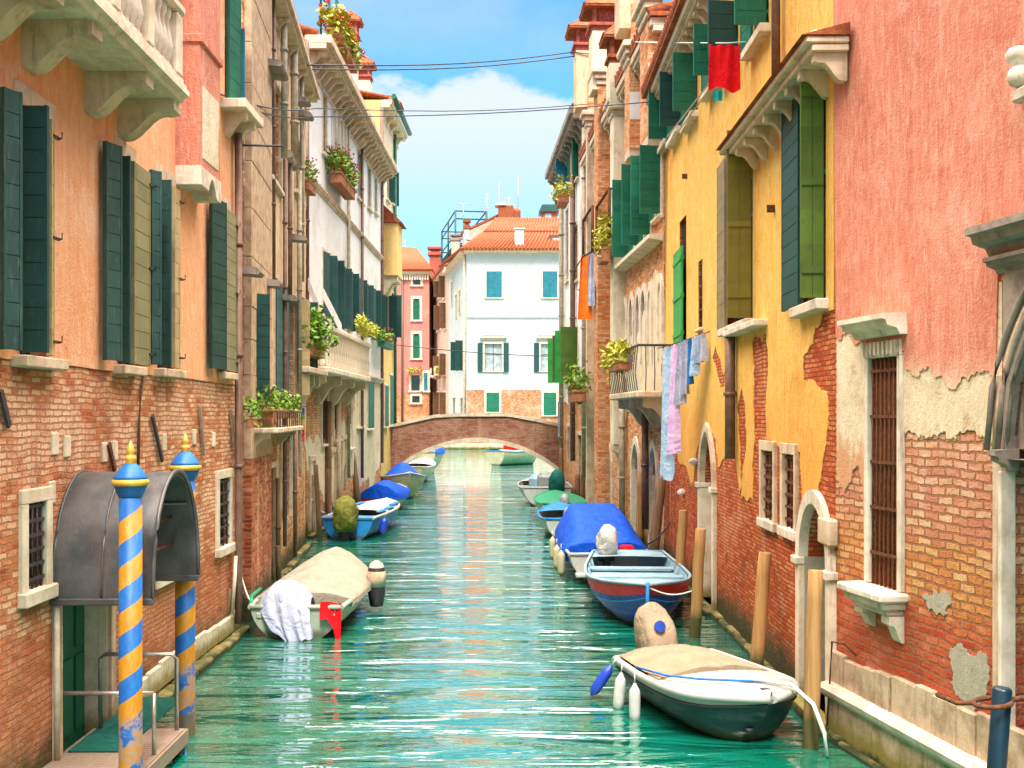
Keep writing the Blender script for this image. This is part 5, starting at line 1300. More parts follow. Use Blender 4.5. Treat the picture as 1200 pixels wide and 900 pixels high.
    for px, y0, y1, out, mt in ((691, 120, 590, .15, 'pipepale'), (703, 480, 560, .2, 'pipe'), (729, 440, 620, .15, 'pipepale'), (756, 470, 620, .15, 'pipe')):
        s = F.s(px, out); downpipe([(s, -out, max(.1, F.z(px, y1, out))), (s, -out, min(H, F.z(px, y0, out)))], .09, b, mt)
    m = MB(); s = 0
    while s < L: m.box(s, s + .9, -.12 - random.uniform(0, .04), .02, -.3, .12 + random.uniform(-.03, .03), .03); s += .92
    m.build('base_ledge', 'stone', b)
    # iron balcony
    s0, s1 = F.s(716, .9), F.s(749, .9); z = F.z(732, 460, .9)
    m = MB(); m.box(s0, s1, -.95, 0, z - .16, z, .03); bal = m.build('balcony', 'stonewarm', b)
    q = MB()
    for i in range(3): corbel(q, s0 + .4 + (s1 - s0 - .8) * i / 2, .2, z - .163, .75, .7)
    q.build('bracket_row', 'stonewarm', bal)
    m = MB(); m.box(s0, s1, -.93, -.89, z + 1.0, z + 1.05); m.box(s1 - .04, s1, -.89, 0, z + 1.0, z + 1.05)
    for i in range(15): x = s0 + (s1 - s0) * (i + .5) / 15; m.tube([(x, -.91, z), (x, -.97, z + .4), (x, -.91, z + 1.0)], .013, 5)
    for i in range(4): y = -.15 - .2 * i; m.tube([(s1 - .02, y, z), (s1 + .04, y, z + .4), (s1 - .02, y, z + 1.0)], .013, 5)
    m.build('railing', 'darkiron', bal)
    for x0, x1, y0, y1 in ((701, 716, 232, 285), (685, 696, 250, 300)):
        s0, s1 = F.s(x0, .4), F.s(x1, .4); zA, zB = F.z((x0 + x1) / 2, y1, .4), F.z((x0 + x1) / 2, y0, .4); m = MB()
        for q in (s0, s1): m.tube([(q, -.45, zA), (q, -.45, zB)], .05, 6); m.tube([(q, -.45, zA), (q, 0, zA)], .04, 6); m.tube([(q, -.45, zB), (q, 0, zB)], .04, 6)
        m.tube([(s0, -.45, zB), (s1, -.45, zB)], .05, 6); m.tube([(s0, -.45, zA), (s1, -.45, zA)], .05, 6); m.build('window_cage', 'iron', b)
    m = MB(); sA, zA = F.pt(700, 320, .3); 
    m.prism([(sA, -.4, zA), (sA + 1.0, -.4, zA), (sA + 1.0, -.4, zA - 3.2), (sA, -.4, zA - 3.2)], (0, .38, 0)); m.build('plaster_chute', 'stonewall', b)
    return b
build_R()
gr = 'chimneys on the right roofs'
def chim_at(label, px, ytop, ybot, Y, w, cw, mats): 
    p = atY(px, ybot, Y); zt = atY(px, ytop, Y).z; ven_chimney(label, (p.x, p.y, p.z), FR.rz, w, zt - p.z - 1.28, cw, mats, gr)
chim_at('tallest red topped Venetian chimney with pale shaft on the brick house', 709, -4, 110, 36.5, .95, 1.15, ('cream', 'redpot'))
chim_at('lower red topped chimney furthest left on the brick house roof', 688, 22, 130, 40.5, .9, 1.1, ('stonewall', 'redpot'))
chim_at('orange topped chimney between two corbelled piers of the brick house', 727, 28, 130, 33.0, .75, .85, ('cream', 'terracotta'))
chim_at('grey shafted chimney rising above the nearest brick pier', 742, -70, 40, 30.5, .9, 1.1, ('stonewall', 'redpot'))
gpr = 'planters along the right bank'
planter('yellow green plants along the iron balcony of the brick house', on(FR, 726, 425, .95), FR.rz, (1.2, .3, .42), 700, .075, None, 0, True, 'leafyellow', group=gpr)
planter('hanging green plant in the iron window cage of the brick house', on(FR, 708, 292, .6), FR.rz, (.5, .28, .85), 420, .075, None, 0, True, 'leafyellow', group=gpr)
planter('red flowered pot on the plaster wall beside the orange washing', on(FR, 690, 345, .6), FR.rz, (.5, .3, .4), 160, .09, 'flowerred', 12, True, group=gpr)

# ================================================================== W: white house at the end of the right bank
def build_W():
    F = FW; L = F.L
    b = F.thing('white_plaster_house', 'tall narrow white house with grey eaves at the far end of the right bank', 'house')
    H = F.z(668, 138, .5)
    hs = [F.rect(663, 395, 667, 448), F.rect(673, 385, 678, 446), F.rect(664, 245, 667, 330), F.rect(674, 265, 678, 330), F.rect(664, 190, 667, 235), F.rect(674, 155, 679, 212)]
    lo = [F.rect(666, 500, 669, 545), F.rect(678, 510, 683, 575)]
    wall(F, 'wall', 'brickR', b, 0, L, 0, H, hs + lo, .3, back=6)
    zb = F.z(670, 470); sheet('plaster', 'white', b, [(0, zb)] + [(L * i / 8, zb + random.uniform(-.3, .3)) for i in range(1, 8)] + [(L - .005, zb), (L - .005, H - .01), (0, H - .01)], hs)
    cornice(F, -.4, L, H + .003, .7, 1.0, b, 'stonedark', 14)
    for i, h in enumerate(hs):
        o = win(b, h, 'stone', .1, .05, 'glass')
        if i in (0, 1, 5): leaf('shutter', 'brightgreen' if i < 2 else 'green', o, (h[0] - .1, .05), (h[0] - .3, .8 if i < 2 else .3), h[2], h[3]); leaf('shutter', 'limegreen' if i < 2 else 'green', o, (h[1], .05), (h[1] + .2, .75 if i < 2 else .3), h[2], h[3])
        elif i == 4: leaf('shutter', 'bluegreen', o, (h[1], .05), (h[1] + .1, .6), h[2], h[3])
    for h in lo: o = surround(h, .15, .06).build('door', 'stonewarm', b); m = MB(); m.box(h[0], h[1], .2, .23, h[2], h[3]); m.build('door_leaf', 'brownwood', o)
    for px, y0, y1, mt in ((658.5, 180, 560, 'pipepale'), (672, 150, 540, 'pipe'), (686, 150, 560, 'pipepale')):
        s = F.s(px, .15); downpipe([(s, -.18, max(.1, F.z(px, y1, .15))), (s, -.18, F.z(px, y0, .15))], .11, b, mt)
    m = MB(); m.poly([(-.4, -.6, H + .1), (L, -.6, H + .1), (L, 6, H + 1.8), (-.4, 6, H + 1.8)]); m.build('roof', 'terracotta', b)
    m = MB(); m.box(0, L, -.14, .02, -.3, .14, .03); m.build('base_ledge', 'stone', b)
build_W()
planter('small yellow plant box high on the far white house', on(FW, 659, 232, .8), FW.rz, (.8, .4, .6), 160, .12, 'flowerpink', 10, True, 'leafyellow', group=gpr)
planter('dark green plants on the shutters sill of the far white house', on(FW, 676, 458, .8), FW.rz, (1.2, .4, .8), 160, .13, 'flowerpink', 6, True, 'leaf', group=gpr)

# ================================================================== bridge
def build_bridge():
    Y = 53.2; D = 2.6; k = Y / FPX
    P = lambda x, y: ((x - CX) * k, CAM_H - (y - HY) * k)
    t = thing('footbridge', 'low arched brick footbridge crossing the canal, pale coping on its parapet', 'bridge', (0, Y, 0))
    top = [P(*q) for q in ((436, 506.5), (470, 498.5), (510, 489.5), (540, 488), (595, 488), (628, 494), (660, 501), (668, 503))]
    arc = []
    (xa, za), (xb, zb) = P(463, 553), P(655, 553); zc = P(557, 518)[1]; cx = (xa + xb) / 2; hw = (xb - xa) / 2; h = zc - za; Rr = (hw * hw + h * h) / (2 * h)
    N = 28
    for i in range(N + 1):
        x = xa + (xb - xa) * i / N; arc.append((x, zc - Rr + math.sqrt(max(0, Rr * Rr - (x - cx) ** 2))))
    def topz(x):
        for (x0, z0), (x1, z1) in zip(top, top[1:]):
            if x0 <= x <= x1: return z0 + (z1 - z0) * (x - x0) / (x1 - x0)
        return top[0][1] if x < top[0][0] else top[-1][1]
    m = MB(); xl, xr = top[0][0], top[-1][0]
    cols = [(xl, -.5), (xa, -.5)] + arc + [(xb, -.5), (xr, -.5)]
    # spandrel faces front and back
    for y in (0, D):
        m.poly([(xl, y, -.5), (xa, y, -.5), (xa, y, topz(xa)), (xl, y, topz(xl))]); m.poly([(xb, y, -.5), (xr, y, -.5), (xr, y, topz(xr)), (xb, y, topz(xb))])
        for (x0, z0), (x1, z1) in zip(arc, arc[1:]): m.poly([(x0, y, z0), (x1, y, z1), (x1, y, topz(x1)), (x0, y, topz(x0))])
    for (x0, z0), (x1, z1) in zip([(xa, -.5)] + arc + [(xb, -.5)], arc + [(xb, -.5)]): m.poly([(x0, 0, z0), (x1, 0, z1), (x1, D, z1), (x0, D, z0)])
    xs = [xl] + [a[0] for a in arc] + [xr]
    # parapet inner faces and deck
    for x0, x1 in zip(xs, xs[1:]):
        for y0, y1 in ((0, .3), (D - .3, D)): m.poly([(x0, y0, topz(x0)), (x1, y0, topz(x1)), (x1, y1, topz(x1)), (x0, y1, topz(x0))])
        for y in (.3, D - .3): m.poly([(x0, y, topz(x0) - .8), (x1, y, topz(x1) - .8), (x1, y, topz(x1)), (x0, y, topz(x0))])
        m.poly([(x0, .3, topz(x0) - .8), (x1, .3, topz(x1) - .8), (x1, D - .3, topz(x1) - .8), (x0, D - .3, topz(x0) - .8)])
    m.build('arch_wall', 'brickB', t)
    for y0 in (-.07, D - .36):
        m = MB()
        for (x0, z0), (x1, z1) in zip(top, top[1:]):
            m.prism([(x0, y0, z0 + .004), (x1 - .01, y0, z1 + .004), (x1 - .01, y0, z1 + .15), (x0, y0, z0 + .15)], (0, .43, 0))
        m.build('coping', 'parapet', t)
    m = MB()
    for (x0, z0), (x1, z1) in zip(arc, arc[1:]):
        m.prism([(x0 + .005, -.07, z0 - .01), (x1 - .005, -.07, z1 - .01), (x1 - .005, -.07, z1 + .2), (x0 + .005, -.07, z0 + .2)], (0, .12, 0))
    m.build('arch_ring', 'parapet', t)
    # walled-up niche on the left pier
    (x0, z0), (x1, z1) = P(446, 515), P(455, 562); m = MB(); m.box(x0, x0 + .1, -.06, .0, z1, z0); m.box(x1 - .1, x1, -.06, 0, z1, z0); m.box(x0 - .05, x1 + .05, -.08, 0, z0 + .003, z0 + .12); m.box(x0 + .1, x1 - .1, -.02, 0, z1, z0); m.build('pilaster_pair', 'stonedark', t)
build_bridge()

# ================================================================== far buildings beyond the bridge
def tiles(m, a0, a1, b0, b1, n, r):
    """pantile ridges from eaves line a0-a1 to upper line b0-b1"""
    a0, a1, b0, b1 = map(Vector, (a0, a1, b0, b1)); m.poly([a0, a1, b1, b0])
    for i in range(n):
        t = (i + .5) / n; m.tube([a0 + (a1 - a0) * t, b0 + (b1 - b0) * t], r, 6)
def build_house():
    Y = 120.0; k = Y / FPX
    c = atY(547, HY, Y); F = Fac((c.x, Y), (atY(700, HY, Y).x, Y)); L = F.L
    b = F.thing('corner_house', 'white corner house with blue shuttered windows and orange tiled roof beyond the bridge', 'house')
    zt = F.z(600, 297); zbr = F.z(600, 457); zband = F.z(600, 374)
    w = [F.rect(570, 318, 588, 349), F.rect(636, 318, 653, 349), F.rect(568, 403, 588, 435), F.rect(634, 403, 654, 435), F.rect(570, 460, 585, 483), F.rect(637, 460, 652, 487)]
    wall(F, 'wall', 'brickA', b, 0, L, .3, zt, w, .3, back=14)
    sheet('plaster', 'farwhite', b, [(0, zbr), (L, zbr), (L, zt - .01), (0, zt - .01)], w[:4])
    for i, h in enumerate(w):
        o = win(b, h, 'stone', .22, .08, 'curtain' if i in (2, 3) else 'glass', cross=i in (2, 3), sill=True, topw=.25)
        wd = h[1] - h[0]
        if i in (0, 1): leaf('shutter', 'bluegreen', o, (h[0], .03), (h[0] + wd * .5, .05), h[2], h[3], boards=9, th=.06); leaf('shutter', 'bluegreen', o, (h[0] + wd * .51, .03), (h[1], .05), h[2], h[3], boards=9, th=.06)
        elif i in (2, 3): leaf('shutter', 'teal', o, (h[0] - .2, .12), (h[0] - .2 - wd * .30, .14), h[2] - .1, h[3] + .1, boards=9, th=.06); leaf('shutter', 'teal', o, (h[1] + .2, .12), (h[1] + .2 + wd * .30, .14), h[2] - .1, h[3] + .1, boards=9, th=.06); hood(F, h[0] - .5, h[1] + .5, h[3] + .45, .35, .25, o, 'stonewarm')
        else: leaf('shutter', 'green', o, (h[0], .03), (h[1], .05), h[2], h[3], boards=6, th=.06)
    hood(F, 0, L, zband, .14, .25, b, 'farwhite', 'string_course')
    for i in (2, 3):
        h = w[i]; m = MB(); m.box(h[0] - .3, h[1] + .3, -.09, -.02, h[3] + .9, zband - .3, .02); m.build('panel', 'farwhite', b)
    hood(F, -.3, L, zt, .55, .45, b, 'stonewarm', 'eaves')
    # roof: hip rising to the back, with a raised attic
    m = MB(); e = .9; z0 = zt + .35
    tiles(m, (-.6, -e, z0), (L, -e, z0), (3.0, 9, F.z(600, 262, -9)), (L, 9, F.z(600, 262, -9)), 36, .17)
    tiles(m, (-4, 14, z0), (-.6, -e, z0), (3, 12, F.z(600, 262, -9)), (3.0, 9, F.z(600, 262, -9)), 20, .17); rf = m.build('roof', 'terracotta', b)
    # attic storey above the roof
    a0, a1 = F.s(575, -5), F.s(640, -5); za = F.z(600, 280, -5)
    m = MB(); m.box(F.s(577, -6), L, 6, 13, z0 + 1.2, F.z(600, 268, -6)); at = m.build('attic', 'farpink', b)
    m = MB(); tiles(m, (F.s(566, -5), 5.0, F.z(600, 272, -5)), (L, 5.0, F.z(600, 272, -5)), (F.s(580, -12), 12, F.z(600, 256, -12)), (L, 12, F.z(600, 256, -12)), 34, .17); m.box(F.s(566, -5), L, 4.9, 12, F.z(600, 273.5, -5), F.z(600, 272.3, -5)); m.build('attic_roof', 'terracotta', at)
    s0, s1 = F.s(643, -2.5), F.s(658, -2.5); m = MB(); m.box(s0, s1, 2.2, 6, F.z(650, 287, -2.2), F.z(650, 275, -2.2)); dm = m.build('dormer', 'brownwood', b)
    m = MB(); m.box(s0 + .4, s1 - .3, 2.14, 2.2, F.z(650, 285, -2.2), F.z(650, 279, -2.2)); m.build('pane', 'curtain', dm)
    s0, s1 = F.s(603, -1), F.s(614, -1); m = MB(); m.box(s0, s1, .3, 1.2, z0 - .1, F.z(608, 270, -1), .03); ch = m.build('chimney', 'farwhite', b); m = MB(); m.box(s0 - .12, s1 + .12, .2, 1.3, F.z(608, 270, -1) + .003, F.z(608, 268.5, -1), .03); m.build('chimney_cap', 'stone', ch)
    # left return wall
    G = Fac((-1, 1), (0, 1)); p1 = Vector((c.x - .172 * 17, Y + 17, 0)); G = Fac((p1.x, p1.y), (c.x, Y)); hs = [G.rect(529, 330, 531, 360), G.rect(534, 345, 536, 375), G.rect(538, 340, 540, 370), G.rect(533, 402, 537, 435), G.rect(539, 400, 543, 435), G.rect(531, 466, 534, 500), G.rect(540, 466, 543, 490)]
    q = wall(G, 'side_wall', 'farwhite', b, 0, G.L, .3, zt, hs, .3, back=1.0)
    q.matrix_world = Matrix.Translation((G.P0.x, G.P0.y, 0)) @ Matrix.Rotation(G.rz, 4, 'Z'); ml = Matrix.Translation((F.P0.x, F.P0.y, 0)).inverted() @ Matrix.Rotation(-0.0, 4, 'Z')
    q.parent = b; q.matrix_parent_inverse = Matrix.Identity(4); q.matrix_basis = (Matrix.Translation((F.P0.x, F.P0.y, 0)) @ Matrix.Rotation(F.rz, 4, 'Z')).inverted() @ (Matrix.Translation((G.P0.x, G.P0.y, 0)) @ Matrix.Rotation(G.rz, 4, 'Z'))
    mb = q.matrix_basis.copy()
    for i, h in enumerate(hs):
        o = surround(h, .2, .08).build('window', 'stone', b); o.matrix_basis = mb; pane(h, o, 'glass' if i > 4 else 'curtain', .2)
        if i in (3, 4): leaf('shutter', 'teal', o, (h[1], .05), (h[1] + .3, .9), h[2], h[3], boards=8)
    m = MB(); m.tube([(G.L - .6, -.15, .4), (G.L - .6, -.15, zt)], .13, 8); o = m.build('drainpipe', 'stonewarm', b); o.matrix_basis = mb
    m = MB(); m.box(-.3, G.L, -.7, .1, zt + .002, zt + .4, .03); o = m.build('eaves', 'stonewarm', b); o.matrix_basis = mb
    return p1, zt
cornerP, cornerZ = build_house()
def build_pinkrow():
    P1 = cornerP; P0 = P1 + Vector((-.172 * 22, 22, 0)); F = Fac((P0.x, P0.y), (P1.x, P1.y - .02)); L = F.L
    b = F.thing('pale_pink_house', 'pale pink house with brown shutters left of the white corner house', 'house')
    zt = F.z(517, 325); hs = [F.rect(x0, y0, x1, y1) for x0, y0, x1, y1 in ((513, 318, 516, 350), (519, 325, 522, 350), (512, 360, 516, 388), (520, 356, 523, 386), (512, 418, 515, 440), (520, 415, 523, 440), (512, 460, 515, 490), (520, 460, 523, 490))]
    hs = [(h[0], h[1], h[2], min(h[3], zt - .4)) for h in hs if h[2] < zt - 1.2]
    wall(F, 'wall', 'farpink', b, 0, L, .3, zt, hs, .3, back=8)
    for i, h in enumerate(hs):
        o = win(b, h, 'stone', .22, .08, 'glass', cross=False); leaf('shutter', 'brownwood', o, (h[1], .06), (h[1] + .2, .9), h[2], h[3], boards=8); leaf('shutter', 'brownwood', o, (h[0], .06), (h[0] - .9, .12), h[2], h[3], boards=8)
    m = MB(); tiles(m, (-.2, -.8, zt + .2), (L, -.8, zt + .2), (-.2, 8, zt + 4), (L, 8, zt + 4), 30, .2); m.build('roof', 'terracotta', b); hood(F, -.2, L, zt - .2, .6, .4, b, 'stonewarm', 'eaves')
    # roof terrace frame (altana) and small chimneys
    q = MB(); a = F.w(L * .15, -3, zt + 3.5); s0, s1 = .5, L * .75
    for s in (s0, (s0 + s1) / 2, s1):
        for y in (1.5, 5.5): q.tube([(s, y, zt + 1), (s, y, zt + 8.2)], .12, 6)
    for z in (zt + 4.0, zt + 5.2, zt + 7.2, zt + 8.2):
        for y in (1.5, 5.5): q.tube([(s0, y, z), (s1, y, z)], .10, 6)
        for s in (s0, s1): q.tube([(s, 1.5, z), (s, 5.5, z)], .10, 6)
    q.box(s0, s1, 1.5, 5.5, zt + 3.7, zt + 3.85); q.build('roof_terrace', 'tealgrey', b)
    planter('flower boxes hung on the front of the pale pink house', F.w(L * .75, .8, F.z(520, 437, .8)), F.rz, (2.2, .5, 1.0), 160, .2, None, 0, True, 'leafyellow', group='planters on the far houses')
    for i in range(3):
        s = L * (.3 + .25 * i); m = MB(); z = F.z(517, 440); m.box(s - .9, s + .9, -1.3, 0, z - .2, z, .05); bal = m.build('balcony', 'stone', b); m = MB(); m.box(s - .9, s + .9, -1.3, -1.2, z + .9, z + 1.0)
        for j in range(8): x = s - .8 + 1.6 * j / 7; m.tube([(x, -1.25, z), (x, -1.25, z + .95)], .05, 5)
        m.build('railing', 'stone', bal)
build_pinkrow()
def build_red():
    Y = 150.0; c0, c1 = atY(455, HY, Y), atY(503, HY, Y); F = Fac((c0.x, Y), (c1.x, Y)); L = F.L
    b = F.thing('red_house', 'coral red house with dentilled eaves and arched green windows behind the left bank', 'house')
    zt = F.z(480, 322); zb = F.z(480, 460)
    hs = [F.rect(484, 326, 493, 334), F.rect(484, 350, 492, 375, 0) + ('round', F.z(488, 356)), F.rect(484, 391, 492, 420) + ('round', F.z(488, 397)), F.rect(482, 437, 492, 458), F.rect(483, 464, 492, 472), F.rect(497, 437, 501, 458)]
    wall(F, 'wall', 'brickR', b, 0, L, .3, zt, hs, .3, back=10)
    sheet('plaster', 'farred', b, [(0, zb), (L, zb), (L, zt - .01), (0, zt - .01)], [h[:4] for h in hs if h[2] > zb])
    for i, h in enumerate(hs):
        o = surround(h, .3, .1, top_w=.35).build('window', 'stone', b); pane(h, o, 'glass' if i in (0, 3, 4) else 'green', .1 if i in (1, 2) else .2)
        sillbox(h, .4, .25, .2).build('sill', 'stone', o)
        if i == 5: leaf('shutter', 'bluegreen', o, (h[0], .1), (h[1], .14), h[2], h[3], boards=6)
        if i in (1, 2): casement(h, o, 'green', .04, .08)
    hood(F, -.2, L + .2, zt, .7, .5, b, 'stone', 'eaves'); q = MB()
    for i in range(16): s = L * (i + .5) / 16; q.box(s - .1, s + .1, -.4, 0, zt - .7, zt - .003)
    q.build('dentil_row', 'stone', b)
    m = MB(); zr = F.z(480, 297, -5); tiles(m, (-.6, -.9, zt + .5), (L + .6, -.9, zt + .5), (0, 9, zr + 1.5), (L * .55, 9, zr + 1.2), 26, .2); m.poly([(L + .6, -.9, zt + .5), (L + .6, 10, zt + .5), (L * .55, 9, zr + 1.2)]); m.build('roof', 'terracotta', b)
    for x, mt in ((471.5, 'pipe'), (463, 'pipe')): s = F.s(x, .1); m = MB(); m.tube([(s, -.2, .4), (s, -.2, zt)], .16, 8); m.build('drainpipe', mt, b)
    planter('yellow flowered window box on the coral red house', F.w(F.s(487), .7, F.z(487, 437)), 0, (1.0, .4, .7), 120, .18, 'flowerpink', 10, True, 'leafyellow', group='planters on the far houses')
build_red()
def build_back():
    # brick house with a gable, chimney block and antennas behind the white corner house
    Y = 142.0; c0, c1 = atY(530, HY, Y), atY(672, HY, Y); b = thing('gabled_brick_house', 'brick house with sloping gable roof and big orange chimney behind the white corner house', 'house', (0, Y, 0))
    P = lambda x, y: Vector(((x - CX) * Y / FPX, 0, CAM_H - (y - HY) * Y / FPX))
    m = MB(); pts = [P(542, 300), P(542, 274), P(585, 254), P(592, 254), P(672, 262), P(672, 300)]
    base = [Vector((pts[0].x, 0, .5)), *pts[1:5], Vector((pts[5].x, 0, .5))]; m.prism(base, (0, 8, 0)); m.build('wall', 'farpink', b)
    m = MB(); a = P(540, 274); c = P(586, 252.5); m.prism([a, c, c + Vector((0, 0, .3)), a + Vector((0, 0, .3))], (0, 8, 0)); m.build('roof', 'terracotta', b)
    m = MB(); a, c = P(584, 262), P(610, 244); m.box(a.x, c.x - .9, -2, 1.5, a.z, c.z, .05); m.box(c.x - 1.6, c.x + .0, -1.8, 1.4, a.z, c.z - .3, .3); o = m.build('chimney', 'terracotta', b)
    m = MB(); m.box(a.x - .4, a.x + 1.0, -2.2, 0, c.z + .003, c.z + .35); m.build('chimney_cap', 'stone', o)
    m = MB(); a, c = P(634, 263), P(652, 250); m.box(a.x, c.x, -1, 2, a.z, c.z); o = m.build('roof_lantern', 'redpot', b); m = MB(); m.prism([(a.x - .3, -1.3, c.z + .003), (c.x + .3, -1.3, c.z + .003), (c.x + .1, -1.3, c.z + .9), (a.x + .1, -1.3, c.z + .9)], (0, 3.6, 0)); m.build('cap_roof', 'tealgrey', o)
    m = MB(); m.box((a.x + c.x) / 2 - .5, (a.x + c.x) / 2 + .3, -1.05, -1, a.z + .3, c.z - .2); m.build('pane', 'curtain', o)
    return Y
YB = build_back()
def small_chim(label, px, y0, y1, Y, w, mt, cap='terracotta'):
    p = atY(px, y1, Y); z = atY(px, y0, Y).z; t = thing('roof_chimney', label, 'chimney', (p.x, p.y, p.z), 0, 'chimneys on the far roofs'); H = z - p.z
    m = MB(); m.box(-w / 2, w / 2, -w / 2, w / 2, 0, H * .75, .03); m.build('shaft', mt, t); m = MB(); m.box(-w * .65, w * .65, -w * .65, w * .65, H * .75 + .003, H * .85, .03); m.box(-w * .4, w * .4, -w * .4, w * .4, H * .85, H * .93); m.box(-w * .7, w * .7, -w * .7, w * .7, H * .93, H, .03); m.build('smoke_head', cap, t)
small_chim('small red capped white chimney left of the far gable', 547, 258, 300, 139, .7, 'farwhite')
small_chim('square brown chimney below the far roof terrace', 534, 275, 305, 140, 1.0, 'stonewarm', 'stonedark')
small_chim('pale stub chimney at the corner of the white corner house roof', 550, 280, 302, 131, .55, 'farwhite', 'farwhite')
small_chim('brick chimney at the left end of the far roof terrace', 510, 290, 330, 165, 1.6, 'redpot', 'redpot')
def antenna(label, px, ytop, ybot, Y, arms):
    p = atY(px, ybot, Y); z = atY(px, ytop, Y).z; t = thing('roof_antenna', label, 'antenna', (p.x, p.y, p.z), 0, 'antennas on the far roofs'); H = z - p.z
    m = MB(); m.tube([(0, 0, -1.0), (0, 0, H)], .05, 6); m.build('mast', 'steel', t)
    m = MB()
    for f, w in arms:
        m.tube([(-w, 0, H * f), (w, 0, H * f)], .035, 5)
        for i in range(4): x = -w + 2 * w * i / 3; m.tube([(x, -.4, H * f), (x, .4, H * f)], .025, 5)
    m.build('aerial', 'steel', t)
antenna('thin mast with one short aerial left of the far gable', 543, 238, 262, 141, ((.95, .7),))
antenna('antenna mast with three small crossbars above the far gable', 571, 226, 262, 144, ((.95, .5), (.7, .5), (.5, .6)))
antenna('short antenna over the big orange chimney', 596, 231, 248, 144, ((.92, .6),))
antenna('tallest plain antenna mast right of the orange chimney', 607, 207, 252, 144, ((.35, .3),))
antenna('antenna with thin double mast behind the gable slope', 585, 214, 258, 146, ((.8, .3),))
antenna('lone antenna above the coral red house', 475, 280, 300, 158, ((.9, .4),))

# far canal side wall seen under the bridge
m = MB(); m.box(-14, -7.62, 119, 150, -.5, .7); tag(m.build('quay', 'stonewarm'), None, None, None, 'structure')

